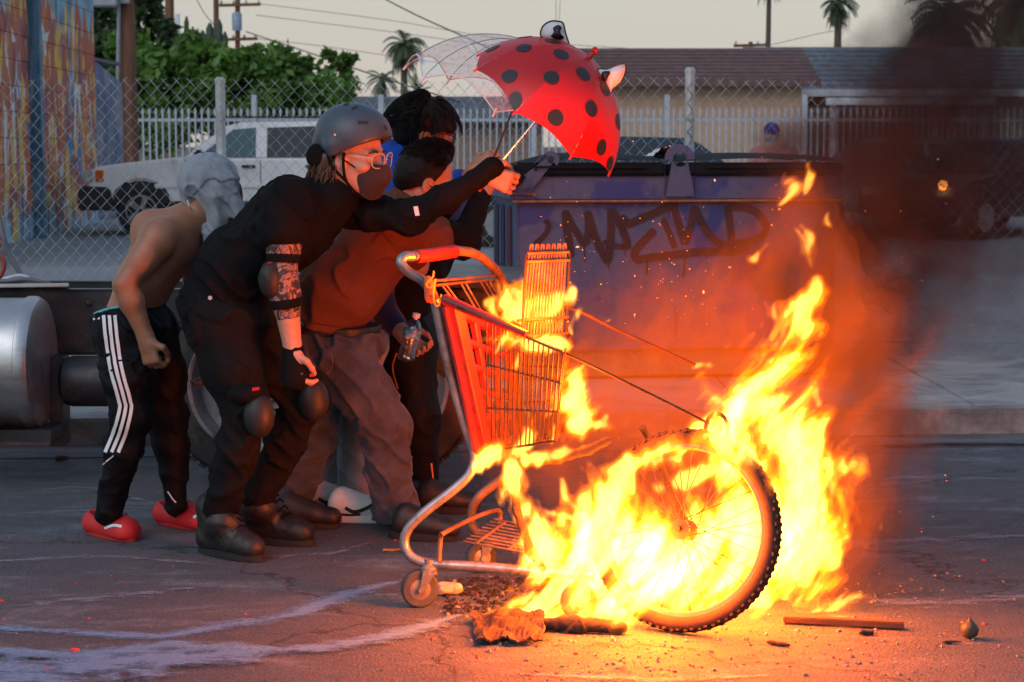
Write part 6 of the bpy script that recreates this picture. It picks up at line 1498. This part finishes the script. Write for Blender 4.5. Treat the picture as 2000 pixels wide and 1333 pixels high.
# orange tag and yellow twine on the frame
tg = Body(); tg.cap(P(836, 548, 5.515), P(842, 580, 5.515), .014, .020, .01); tgo = bput('orange_wrap', tg, .004, M('orange_tape', (.75, .11, .02), .5, bump=.2), ec, folds(.003, 90), 2)
MB().tube(smooth_path([P(847, 530, 5.5), P(845, 542, 5.49), P(832, 556, 5.49), P(842, 562, 5.49), P(850, 545, 5.49), P(846, 570, 5.49), P(848, 590, 5.49), P(856, 598, 5.49), P(862, 575, 5.49)], 4), .003, 5).obj('yellow_twine', M('yellow_twine', (.7, .42, .03), .7, bump=0), ec)
# melted bundle in the seat and charred stick poking out
bd = Body(); bd.ell(P(1000, 590, 5.72), (.055, .06, .05), None, .03); bd.ell(P(1060, 600, 5.75), (.06, .06, .035), None, .03); bd.cap(P(1000, 610, 5.7), P(1080, 630, 5.72), .03, .02, .03)
tag(put('charred_bundle', mk(*bd.mesh(.006, folds(.012, 60), 4), m_char, True)), 'charred crumpled bundle burning in the top of the cart', 'bundle')
st_ = Body(); st_.chain([P(995, 915, 5.42), P(1020, 902, 5.42), P(1090, 896, 5.4), P(1150, 880, 5.38), P(1188, 860, 5.36)], [.008, .014, .015, .014, .012], .01)
tag(put('charred_branch', mk(*st_.mesh(.004, folds(.004, 90), 6), m_char, True)), 'charred stick poking sideways out of the cart basket', 'stick')
st_ = Body(); st_.chain([P(1000, 920, 5.4), P(1010, 1000, 5.38), P(1035, 1075, 5.36), P(1060, 1110, 5.34)], [.014, .012, .014, .012], .01)
tag(put('charred_upright', mk(*st_.mesh(.004, folds(.004, 90), 7), m_char, True)), 'charred upright burning below the cart basket', 'stick')
tag(MB().tube(smooth_path([P(893, 600, 5.45), P(1020, 652, 5.4), P(1150, 712, 5.36), P(1280, 775, 5.32), P(1385, 828, 5.28)], 3), .0042, 8).obj('dark_cable', m_char, smooth=True), 'dark taut cable running from the cart to the top of the wheel', 'cable')
tag(MB().tube(smooth_path([P(1090, 600, 5.72), P(1130, 608, 5.72), P(1205, 645, 5.7), P(1280, 678, 5.68), P(1358, 714, 5.66)], 3), .0055, 8).obj('burning_rope', m_burnt, smooth=True), 'glowing orange rope sloping down from the wire rack', 'rope')

# ================================================================== BICYCLE WHEEL
YW = 5.28; wc = P(1336, 1042, YW); wnrm = V((-.44, -.84, .24)).normalized(); wx, wy, wz_ = frame(wnrm)
RO = .296
ew = empty('bicycle_remains', V((wc.x, YW, 0)), 'knobbly bicycle wheel with thin spokes leaning in the middle of the fire', 'bicycle wheel')
wcz = wc
def WP(r, a, h=0.0): return wcz + (wx * math.cos(a) + wy * math.sin(a)) * r + wz_ * h
low = min(WP(RO, a).z for a in np.linspace(0, 6.28, 90)); wcz = wcz + V((0, 0, .004 - low)) if low < .004 else wcz
n = 64; vs, fs = [], []
for i in range(n):
    for j in range(10):
        b = 2 * math.pi * j / 10; vs.append(WP(RO - .024 + .024 * math.cos(b), 2 * math.pi * i / n, .025 * math.sin(b)))
for i in range(n):
    for j in range(10): fs.append((i * 10 + j, i * 10 + (j + 1) % 10, ((i + 1) % n) * 10 + (j + 1) % 10, ((i + 1) % n) * 10 + j))
m_tyre = M('hot_tyre_rubber', (.028, .014, .011), .85, var=.4, vscale=14, bump=.4)
ty_ = put('tyre', mk(vs, fs, m_tyre, True), ew)
kb = MB()
for i in range(84):
    a = 2 * math.pi * i / 84; rad = (WP(1, a) - WP(0, a)); tan = wz_.cross(rad)
    for hh in ((-.015, .015) if i % 2 else (0.0, -.022, .022)):
        kb.box(WP(RO - .001 - abs(hh) * .35, a, hh), (1, 1, 1), Matrix((tan * .010, wz_ * .009, rad * .006)).transposed())
ko = kb.obj('knobs', m_tyre, ty_, fix=False); ko['kind'] = 'stuff'
rim = MB(); pr = [(-.042, -.011), (-.040, .011), (-.056, .010), (-.062, 0), (-.056, -.010)]
vs, fs = [], []
for i in range(n):
    for (dr, dh) in pr: vs.append(WP(RO + dr, 2 * math.pi * i / n, dh))
for i in range(n):
    for j in range(5): fs.append((i * 5 + j, i * 5 + (j + 1) % 5, ((i + 1) % n) * 5 + (j + 1) % 5, ((i + 1) % n) * 5 + j))
put('rim', mk(vs, fs, M('wheel_rim_alloy', (.14, .12, .11), .55, .5, bump=.1), False), ew)
hub = MB().lathe(WP(0, 0, -.035), wz_, [(.008, -.02), (.008, -.004), (.030, -.002), (.030, .006), (.014, .012), (.014, .058), (.030, .064), (.030, .072), (.008, .074), (.008, .09)], 20).obj('hub', m_burnt, ew, smooth=True)
for i in range(32):
    a = 2 * math.pi * i / 32; side = 1 if i % 2 else -1; b = a + (.9 if (i // 2) % 2 else -.9)
    MB().tube([WP(.027, b, side * .034), WP(RO - .058, a, 0)], .00125, 4).obj('spoke', m_burnt, ew)
MB().tube(smooth_path([WP(.0, 0, -.05), WP(.12, .95, -.055), WP(.28, 1.02, -.05), WP(.335, 1.05, -.0)], 4), .011, 8).obj('fork_blade', m_char, ew, smooth=True)
MB().tube([P(1400 + 22 * math.cos(t), 838 + 30 * math.sin(t), 5.26) for t in np.linspace(0, 6.28, 17)], .006, 6).obj('cable_loop', m_char, ew)
# ================================================================== DEBRIS
def litter(name, label, cat, px, py, fn): pass
def crump(u, v):
    p = G(925 + 135 * u, 1262 - 48 * v); n_ = mnoise.noise(V((u * 5, v * 4, 3))) ; return p + V((.02 * n_, .02 * mnoise.noise(V((u * 4, v * 4, 9))), .012 + .045 * abs(mnoise.noise(V((u * 3.2, v * 2.6, 1)))) + .014 * abs(mnoise.noise(V((u * 11, v * 9, 4)))) + .03 * v * (1 - v)))
cbm = MB().grid(crump, 30, 14).obj('burnt_cardboard', M('scorched_cardboard', (.09, .045, .028), .9, var=.7, vscale=14, bump=.6, dirt=(.012, .010, .009), dirt_amt=1.0, dscale=8))
sm_ = cbm.modifiers.new('thick', 'SOLIDIFY'); sm_.thickness = .006
tag(cbm, 'scorched crumpled cardboard at the edge of the fire on the road', 'cardboard')
cb = Body(); cb.chain([G(1065, 1232) + V((0, 0, .02)), G(1130, 1236) + V((0, 0, .022)), G(1215, 1240) + V((0, 0, .02))], [.018, .022, .018], .02); cb.cut(V((0, 0, .003)), V((0, 0, -1)))
tag(put('burnt_log', mk(*cb.mesh(.0045, folds(.006, 90), 5), m_char, True)), 'charred lump lying against the foot of the wheel', 'charred wood')
tag(MB().bar(G(1530, 1218) + V((0, 0, .014)), G(1765, 1230) + V((0, 0, .014)), .03, .02).obj('burnt_plank', M('scorched_wood', (.10, .05, .03), .85, var=.5, vscale=12, stretch=(.2, 1, 1), bump=.5), bevel=.003), 'thin scorched wooden plank lying right of the wheel', 'plank')
bb = Body(); bb.ell(G(1893, 1248) + V((0, 0, .026)), (.025, .025, .026), None, .01); bb.cap(G(1893, 1248) + V((0, 0, .05)), G(1889, 1248) + V((.004, 0, .058)), .006, .004, .006)
tag(put('dark_fruit', mk(*bb.mesh(.003, folds(.003, 120), 2), M('dark_rind', (.05, .045, .03), .5, var=.5, vscale=40), True)), 'small dark round object alone on the road at lower right', 'ball')
def bit(px, py, L_, w, h, yaw, col, name, label, cat):
    o = G(px, py); b = Body(); d = V((math.cos(yaw), math.sin(yaw), 0)) * L_ / 2; b.cap(o - d + V((0, 0, h)), o + d + V((0, 0, h)), w, w * .7, .01); b.cut(V((0, 0, .002)), V((0, 0, -1)))
    tag(put(name, mk(*b.mesh(.004, folds(.004, 130), int(px)), M(name + '_mat', col, .8, var=.5, vscale=40), True)), label, cat)
bit(1692, 1241, .03, .010, .008, .2, (.02, .018, .016), 'burnt_scrap', 'black burnt scrap just below the scorched plank', 'scrap'); bit(1520, 1262, .06, .007, .006, -.5, (.025, .018, .014), 'burnt_twig', 'thin black twig on the road below the wheel', 'twig')
bit(1860, 1258, .05, .006, .005, .1, (.03, .02, .018), 'flat_scrap', 'flat dark scrap beside the dark round object', 'scrap'); bit(146, 1275, .015, .007, .006, .4, (.5, .03, .03), 'red_scrap', 'small red scrap between the two pale stains', 'scrap'); bit(95, 1312, .014, .008, .006, .1, (.45, .03, .04), 'red_petal', 'small red scrap near the bottom left corner', 'scrap')
bit(770, 1078, .07, .006, .006, .1, (.25, .14, .05), 'dry_leaf', 'dry brown leaf on the road left of the cart caster', 'leaf'); bit(122, 901, .035, .014, .014, .2, (.02, .02, .022), 'black_lump', 'black lump on the gutter left of the striped track pants', 'scrap')
bit(880, 1162, .05, .022, .02, .2, (.55, .45, .38), 'crushed_cup', 'crushed pale cup beside the front caster of the cart', 'cup'); bit(885, 876, .03, .012, .012, 0, (.03, .05, .15), 'blue_can', 'small dark blue can on the gutter behind the cart', 'can'); bit(862, 880, .03, .006, .006, 0, (.5, .05, .04), 'red_wrapper', 'small red wrapper on the gutter behind the cart', 'wrapper')
# grit and crumbs
def scatter(name, label, cat, n, xr, yr, s0, s1, mat, seed, dens=None):
    g = np.random.default_rng(seed); vs, fs = [], []
    for i in range(n):
        while True:
            x, y = g.uniform(*xr), g.uniform(*yr)
            p = G(x, y)
            if p.y < KY(p.x) - .02 and (dens is None or g.random() < dens(x, y)): break
        s = s0 + (s1 - s0) * g.random() ** 3; b = len(vs); a = g.uniform(0, 6.28)
        q = [(math.cos(a + k * 1.57) * s * g.uniform(.5, 1.3), math.sin(a + k * 1.57) * s * g.uniform(.5, 1.3)) for k in range(4)]
        vs += [(p.x + u, p.y + v, .001) for u, v in q] + [(p.x + u * .6, p.y + v * .6, s * g.uniform(.25, .9)) for u, v in q]
        fs += [(b + 4, b + 5, b + 6, b + 7)] + [(b + k, b + (k + 1) % 4, b + 4 + (k + 1) % 4, b + 4 + k) for k in range(4)]
    tag(put(name, mk(vs, fs, mat)), label, cat, kind='stuff')
near_fire = lambda x, y: .12 + .88 * math.exp(-((x - 1300) / 420) ** 2)
scatter('road_grit', 'loose grit and stone chips scattered over the road', 'grit', 3500, (-40, 2040), (880, 1345), .0012, .006, M('grit', (.14, .13, .12), .9, var=.8, vscale=300, bump=0), 3, lambda x, y: .35 + .65 * near_fire(x, y))
scatter('red_crumbs', 'tiny red scraps sprinkled over the road', 'crumbs', 130, (-40, 2040), (850, 1330), .003, .009, M('red_crumb', (.5, .03, .03), .6, bump=0), 4)
scatter('ash_flakes', 'pale and dark ash flakes around the fire', 'ash', 900, (860, 2000), (1120, 1320), .002, .011, M('ash', (.22, .19, .17), .95, var=.9, vscale=200, bump=0), 5, near_fire)
scatter('charred_litter', 'black charred litter under the cart', 'ash', 500, (870, 1100), (1130, 1200), .004, .016, m_char, 6)
# ================================================================== FIRE
def fire_field(strokes, Y0, h, seed, amp=1.0, grow=1.15, ysq=1.0, fine=1.0):
    caps = []
    for st in strokes:
        for (a, b) in zip(st[:-1], st[1:]):
            pa, pb = P(a[0], a[1], Y0 + (a[3] if len(a) > 3 else 0)), P(b[0], b[1], Y0 + (b[3] if len(b) > 3 else 0)); caps.append((np.array(pa), np.array(pb), a[2] * grow * Y0 / F, b[2] * grow * Y0 / F))
    lo = np.min([np.minimum(c[0], c[1]) - 2 * max(c[2], c[3]) for c in caps], 0) - .03; hi = np.max([np.maximum(c[0], c[1]) + 2 * max(c[2], c[3]) for c in caps], 0) + .03
    n = np.ceil((hi - lo) / h).astype(int) + 1; ax = [lo[i] + np.arange(n[i]) * h for i in range(3)]; L_ = np.full(n, -1.2, np.float32)
    for a, b, ra, rb in caps:
        r = 2.2 * max(ra, rb) + .04; l, u = np.minimum(a, b) - r, np.maximum(a, b) + r
        i0 = np.clip(((l - lo) / h).astype(int), 0, n); i1 = np.clip(((u - lo) / h).astype(int) + 2, 0, n); sl = tuple(slice(i0[k], i1[k]) for k in range(3))
        X, Y, Z = np.meshgrid(*[ax[k][sl[k]] for k in range(3)], indexing='ij', sparse=True)
        Xw = X + .016 * np.sin(21 * Z + 13 * Y + seed) + .008 * np.sin(47 * Z + 31 * Y); Yw = Y + .02 * np.sin(17 * Z + 9 * X)
        ba = b - a; px, py, pz = Xw - a[0], Yw - a[1], Z - a[2]; t = np.clip((px * ba[0] + py * ba[1] + pz * ba[2]) / max(1e-9, ba @ ba), 0, 1)
        d = np.sqrt((px - t * ba[0]) ** 2 + ((py - t * ba[1]) / ysq) ** 2 + (pz - t * ba[2]) ** 2); L_[sl] = np.maximum(L_[sl], 1 - d / (ra + (rb - ra) * t))
    act = np.argwhere(L_ > -1.0); x, y, z = (ax[k][act[:, k]] for k in range(3))
    xs = x - .45 * z + .05 * np.sin(9 * z + 4 * y); w = .03 * vnoise(x / .12, y / .12, z / .2, seed + 9)
    k_ = 1 / fine; no = .60 * vnoise((xs + w) / (.085 * k_), y / (.11 * k_), z / (.19 * k_) + w * 8, seed) + .42 * vnoise((xs + w) / (.042 * k_), y / (.06 * k_), z / (.10 * k_), seed + 1) + .36 * vnoise((xs - w) / (.02 * k_), y / (.03 * k_), z / (.045 * k_), seed + 2)
    g = L_[tuple(act.T)] + amp * no; out = np.full(n, -1.2, np.float32); out[tuple(act.T)] = g
    out[0], out[-1], out[:, 0], out[:, -1], out[:, :, 0], out[:, :, -1] = -1, -1, -1, -1, -1, -1
    zz = ax[2] < .004; out[:, :, zz] = -1
    return out, lo
def flame_mat(name, col, st):
    m = bpy.data.materials.new(name); m.use_nodes = True; nt = m.node_tree; nt.nodes.remove(nt.nodes['Principled BSDF']); out = nt.nodes['Material Output']
    e = add(nt, 'ShaderNodeEmission'); e.inputs[0].default_value = (*col, 1); e.inputs[1].default_value = st; nt.links.new(e.outputs[0], out.inputs['Volume']); return m
FM = [flame_mat('flame_orange', (1.0, .15, .002), 11.0), flame_mat('flame_yellow', (1.0, .40, .004), 20.0), flame_mat('flame_white', (1.0, .68, .13), 38.0)]
def fire(name, label, strokes, Y0, h, seed, lights, thr=(.0, .32, .62), amp=1.0, grow=1.15, base=(1300, 1200), mats=FM, ysq=1.0, fine=1.0):
    e = empty(name, G(*base), label, 'fire'); f, lo = fire_field(strokes, Y0, h, seed, amp, grow, ysq, fine)
    for nm, t, m in zip(('outer_flame', 'bright_flame', 'flame_core'), thr, mats):
        v, q = surfnet(t - f, lo, h)
        if len(q): put(nm, mk(v, q, m, True), e)['kind'] = 'stuff'
    for (px, py, Y, pw, r) in lights:
        l = bpy.data.lights.new('firelight', 'POINT'); l.energy = pw; l.color = (1.0, .115, .003); l.shadow_soft_size = r; o = bpy.data.objects.new('firelight', l); COL.objects.link(o); o.location = P(px, py, Y) - e.location; o.parent = e
    return e
main = [[(955, 1195, 8, -.1), (1000, 1175, 14, -.08), (1050, 1160, 16, -.05)], [(975, 1205, 16, -.1), (1060, 1185, 26), (1130, 1150, 46), (1220, 1105, 78), (1330, 1110, 84), (1440, 1095, 80), (1520, 1070, 72)],
        [(1050, 1215, 16, -.05), (1180, 1205, 26, -.04), (1300, 1215, 24, .04), (1420, 1205, 24, .06), (1500, 1175, 32, .08)],
        [(1185, 1030, 44), (1260, 1060, 54), (1360, 1070, 56), (1450, 1020, 52)],
        [(1545, 1090, 60, .1), (1575, 1000, 55, .1), (1568, 920, 54, .1), (1535, 850, 50, .1), (1500, 790, 46, .1)],
        [(1470, 800, 44, .08), (1490, 745, 44, .08), (1528, 690, 40, .1), (1562, 640, 32, .1), (1586, 590, 22, .12), (1582, 545, 10, .12)],
        [(1440, 805, 32, .06), (1398, 772, 22, .06), (1370, 735, 8, .06)],
        [(1140, 1085, 36), (1172, 985, 28), (1212, 945, 14)],
        [(1240, 895, 10), (1330, 862, 15), (1400, 830, 20), (1450, 820, 25)],
        [(1290, 955, 12, .05), (1340, 940, 16, .06), (1400, 915, 20, .06), (1440, 880, 26, .06)],
        [(1130, 1170, 30, -.16), (1190, 1090, 44, -.18), (1240, 1050, 46, -.18), (1290, 1090, 50, -.18), (1330, 1150, 40, -.18)], [(1135, 1130, 34, -.2), (1148, 1050, 36, -.2), (1185, 970, 32, -.2), (1235, 915, 20, -.2), (1290, 880, 12, -.2)], [(1290, 885, 18, -.2), (1380, 850, 34, -.2), (1450, 870, 42, -.2), (1490, 940, 34, -.15), (1500, 1000, 14, -.15)], [(1250, 900, 12, -.2), (1330, 895, 16, -.2)], [(1215, 1040, 30, -.2), (1255, 1080, 40, -.2), (1260, 1140, 42, -.2)], [(1200, 1170, 34, -.2), (1290, 1165, 30, -.2), (1360, 1150, 26, -.2)], [(1390, 1130, 24, -.17), (1420, 1050, 14, -.17)], [(1440, 900, 34, -.05), (1420, 850, 30, -.06), (1440, 800, 28, -.05)],
        [(1600, 1060, 24, .1), (1622, 960, 16, .1), (1605, 880, 12, .1)], [(1560, 1130, 30, .1), (1605, 1090, 14, .1)],
        [(1572, 490, 10, .12), (1556, 450, 6, .12)], [(1575, 520, 6, .12), (1570, 470, 12, .12), (1572, 440, 6, .12)], [(1548, 362, 12, .12), (1532, 398, 5, .12)], [(1570, 322, 5, .12), (1578, 345, 8, .12), (1570, 378, 4, .12)],
        [(1630, 440, 7, .12), (1631, 415, 3, .12)], [(1470, 505, 9, .12), (1490, 478, 5, .12)], [(1608, 790, 8, .12), (1600, 760, 4, .12)], [(1640, 930, 8, .12), (1655, 905, 3, .12)], [(1520, 620, 9, .1), (1530, 590, 4, .1)]]
fire('bicycle_fire', 'large yellow-white fire engulfing the bicycle wheel and leaping up to the right', main, 5.42, .0058, 5,
     [(1270, 1085, 5.2, 145, .18), (1450, 1000, 5.35, 140, .18), (1490, 800, 5.45, 50, .14), (1560, 650, 5.5, 10, .1)], amp=1.15, grow=1.42, fine=1.4, ysq=.75)
cart_f = [[(985, 592, 14, .2), (1000, 570, 20, .2), (1010, 600, 16, .2), (1060, 602, 22, .2), (1100, 585, 14, .2), (1118, 568, 6, .2)], [(1022, 570, 10, .2), (1014, 545, 3, .2)], [(978, 620, 10, .1), (970, 590, 8, .1)],
          [(940, 665, 6, -.05), (985, 660, 15, -.05), (1020, 668, 11, -.05), (1075, 672, 9, -.05), (1105, 682, 5, -.05)], [(1125, 795, 24, -.05), (1135, 760, 13, -.05), (1130, 730, 15, -.05), (1150, 716, 7, -.05)], [(1125, 830, 15, -.05), (1172, 832, 8, -.05), (1182, 812, 4, -.05)],
          [(1000, 885, 13, 0), (1025, 842, 8, 0)], [(962, 880, 14, 0), (945, 915, 6, 0)], [(1040, 895, 9, -.1), (1100, 890, 8, -.1), (1150, 872, 5, -.1)], [(1065, 860, 10, -.05), (1075, 830, 5, -.05)],
          [(1005, 910, 9, -.06), (1010, 960, 17, -.06), (1030, 1030, 19, -.08), (1055, 1080, 24, -.1), (1075, 1120, 18, -.1)], [(1103, 935, 5, -.05), (1122, 1000, 12, -.05), (1138, 1035, 9, -.05)],
          [(1105, 615, 5, .22), (1108, 640, 5, .22)], [(1126, 612, 7, .22), (1128, 650, 4, .22)], [(1185, 634, 5, .22), (1197, 628, 3, .22)], [(1355, 716, 5, .2), (1380, 713, 5, .2)], [(985, 645, 5, .0), (960, 690, 4, .0)], [(1070, 1000, 8, 0), (1110, 1010, 6, 0)], [(1010, 1150, 6, 0), (1060, 1130, 10, 0)], [(1040, 840, 9, .05), (1030, 800, 4, .05)], [(1000, 720, 6, .1), (1008, 690, 4, .1)]]
fire('cart_fire', 'scattered bright flames clinging to the basket and wire rack of the cart', cart_f, 5.45, .0046, 23, [(1045, 590, 5.45, 62, .07), (1040, 1010, 5.25, 22, .05), (1130, 760, 5.35, 30, .06)], thr=(.0, .25, .5), amp=1.0, grow=1.75, base=(1040, 1150), fine=1.7)
grd = [[(1540, 1205, 6, .0), (1600, 1195, 9, 0), (1650, 1180, 8, 0), (1692, 1166, 5, 0)], [(1640, 1190, 6, 0), (1660, 1160, 4, 0)], [(1600, 1200, 7, 0), (1612, 1170, 3, 0)], [(1560, 1190, 7, 0), (1570, 1165, 3, 0)], [(1680, 1180, 5, 0), (1705, 1165, 4, 0)], [(1660, 1205, 4, 0), (1672, 1185, 3, 0)]]
fire('plank_flames', 'low thin flames licking along the scorched plank', grd, 5.45, .0046, 31, [(1640, 1195, 5.4, 2.0, .03)], thr=(.0, .3, .6), amp=1.0, grow=1.7, base=(1640, 1215), fine=1.8)
# sparks in the air
g = random.Random(3); sp = MB()
for i in range(190):
    px, py = (g.gauss(1300, 130), g.gauss(500, 70)) if i < 90 else (g.uniform(1100, 1900), g.uniform(250, 1050))
    c = P(px, py, g.uniform(5.5, 7.5)); s_ = g.uniform(.0005, .0016) if g.random() > .05 else .0035; d = V((g.uniform(-1, 1), g.uniform(-.3, .3), g.uniform(-.3, 1))).normalized()
    sp.tube([c - d * s_ * 1.5, c, c + d * s_ * 1.5], [s_ * .3, s_, s_ * .3], 5)
tag(sp.obj('sparks', emis('spark_glow', (1.0, .22, .03), 3.0), fix=False), 'tiny orange sparks drifting in front of the dumpster', 'sparks', kind='stuff')

# ================================================================== SMOKE
def smoke_mat():
    m = bpy.data.materials.new('dark_smoke'); m.use_nodes = True; nt = m.node_tree; nt.nodes.remove(nt.nodes['Principled BSDF']); out = nt.nodes['Material Output']
    tc = add(nt, 'ShaderNodeTexCoord'); sep = add(nt, 'ShaderNodeSeparateXYZ'); nt.links.new(tc.outputs['Object'], sep.inputs[0]); X, Y, Z = sep.outputs
    def mth(op, a, b=None, c=None):
        n = add(nt, 'ShaderNodeMath', operation=op)
        for i, v in enumerate((a, b, c)):
            if v is None: continue
            if isinstance(v, (int, float)): n.inputs[i].default_value = v
            else: nt.links.new(v, n.inputs[i])
        return n.outputs[0]
    n1 = add(nt, 'ShaderNodeTexNoise'); n1.inputs['Scale'].default_value = 2.6; n1.inputs['Detail'].default_value = 2; n1.inputs['Distortion'].default_value = .5; nt.links.new(tc.outputs['Object'], n1.inputs['Vector'])
    n2 = add(nt, 'ShaderNodeTexNoise'); n2.inputs['Scale'].default_value = 7.5; n2.inputs['Detail'].default_value = 2; nt.links.new(tc.outputs['Object'], n2.inputs['Vector'])
    zr = mth('DIVIDE', Z, 2.2)
    keys = [(.295, 1.05, .14), (.545, 1.08, .24), (.88, 1.14, .38), (1.13, 1.22, .44), (1.38, 1.29, .46), (1.63, 1.41, .34), (1.88, 1.47, .22), (2.1, 1.50, .20)]
    r = ramp(nt, zr, [(z / 2.2, (x - 1, w, {0: .25, 1: .35, 2: .55, 3: .9, 4: 1.0, 5: .95, 6: .9, 7: .9}[i])) for i, (z, x, w) in enumerate(keys)], 'EASE')
    sc = add(nt, 'ShaderNodeSeparateColor'); nt.links.new(r.outputs[0], sc.inputs[0])
    xw = mth('MULTIPLY_ADD', mth('SUBTRACT', n1.outputs[0], .5), .9, X)
    u = mth('DIVIDE', mth('SUBTRACT', mth('SUBTRACT', xw, 1.0), sc.outputs[0]), sc.outputs[1]); col = mth('MAXIMUM', mth('SUBTRACT', 1.0, mth('MULTIPLY', u, u)), 0.0)
    v = mth('DIVIDE', mth('SUBTRACT', Y, 6.0), .65); dep = mth('MAXIMUM', mth('SUBTRACT', 1.0, mth('MULTIPLY', v, v)), 0.0)
    br = add(nt, 'ShaderNodeMapRange'); br.inputs['From Min'].default_value = .36; br.inputs['From Max'].default_value = .60; nt.links.new(n2.outputs[0], br.inputs[0])
    core = mth('MULTIPLY', mth('MULTIPLY', mth('MULTIPLY', col, dep), sc.outputs[2]), mth('MULTIPLY_ADD', br.outputs[0], 1.25, .10))
    # thin veil spreading to the right
    vr = add(nt, 'ShaderNodeMapRange', interpolation_type='SMOOTHSTEP'); vr.inputs['From Min'].default_value = .75; vr.inputs['From Max'].default_value = 1.35; nt.links.new(xw, vr.inputs[0])
    vz = add(nt, 'ShaderNodeMapRange', interpolation_type='SMOOTHSTEP'); vz.inputs['From Min'].default_value = .5; vz.inputs['From Max'].default_value = 1.0; nt.links.new(Z, vz.inputs[0])
    vz2 = add(nt, 'ShaderNodeMapRange', interpolation_type='SMOOTHSTEP'); vz2.inputs['From Min'].default_value = 1.85; vz2.inputs['From Max'].default_value = 1.25; nt.links.new(Z, vz2.inputs[0])
    veil = mth('MULTIPLY', mth('MULTIPLY', mth('MULTIPLY', vr.outputs[0], vz.outputs[0]), mth('MULTIPLY', vz2.outputs[0], dep)), mth('MULTIPLY_ADD', br.outputs[0], .8, .3))
    den = mth('ADD', mth('MULTIPLY', core, 5.6), mth('MULTIPLY', veil, 1.0))
    pv = add(nt, 'ShaderNodeVolumePrincipled'); pv.inputs['Color'].default_value = (.065, .061, .061, 1); pv.inputs['Anisotropy'].default_value = .2; nt.links.new(den, pv.inputs['Density']); nt.links.new(pv.outputs[0], out.inputs['Volume']); return m
sm = MB().prism([(.87, .1), (2.57, .1), (2.57, 2.3), (.62, 2.3), (.62, .98), (.87, .90)], lambda x, z: (x, 5.33, z), lambda x, z: (x, 6.67, z)).mesh(smoke_mat()); tag(put('smoke', sm), 'dark column of smoke rising to the right of the fire', 'smoke', kind='stuff')
# added glow: firelit haze put into emissive shells round and behind the bright tongues
haze_strokes = [[(1110, 880, 70, .3), (1170, 750, 105, .35), (1260, 800, 125, .35), (1360, 710, 115, .35), (1450, 620, 80, .25), (1520, 500, 60, .22), (1565, 400, 36, .2)], [(1280, 980, 110, .2), (1420, 920, 120, .2), (1540, 860, 110, .2), (1610, 740, 100, .2), (1640, 620, 80, .2), (1620, 500, 50, .2)], [(1560, 1080, 90, .2), (1640, 960, 70, .2), (1660, 860, 50, .2)], [(980, 800, 50, .2), (1040, 700, 60, .25), (1070, 600, 45, .25)]]
eg = empty('glow_haze', G(1400, 1200), 'added red-orange glow imitating firelit haze round the bright flames', 'fire')
fg, lg_ = fire_field(haze_strokes, 5.42, .020, 77, .75, 1.45, .8, .9)
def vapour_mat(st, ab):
    m = flame_mat('glow_haze_volume', (1.0, .115, .002), st); nt = m.node_tree; a = add(nt, 'ShaderNodeVolumeAbsorption'); a.inputs['Color'].default_value = (.45, .2, .1, 1); a.inputs['Density'].default_value = ab
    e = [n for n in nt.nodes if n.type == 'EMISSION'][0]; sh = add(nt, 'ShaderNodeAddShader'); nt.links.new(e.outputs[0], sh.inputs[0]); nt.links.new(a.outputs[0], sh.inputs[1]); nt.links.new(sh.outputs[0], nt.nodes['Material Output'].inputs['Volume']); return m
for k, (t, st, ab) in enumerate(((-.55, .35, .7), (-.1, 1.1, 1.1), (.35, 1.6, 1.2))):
    v, q_ = surfnet(t - fg, lg_, .020); put('glow_haze_layer', mk(v, q_, vapour_mat(st, ab), True), eg)['kind'] = 'stuff'
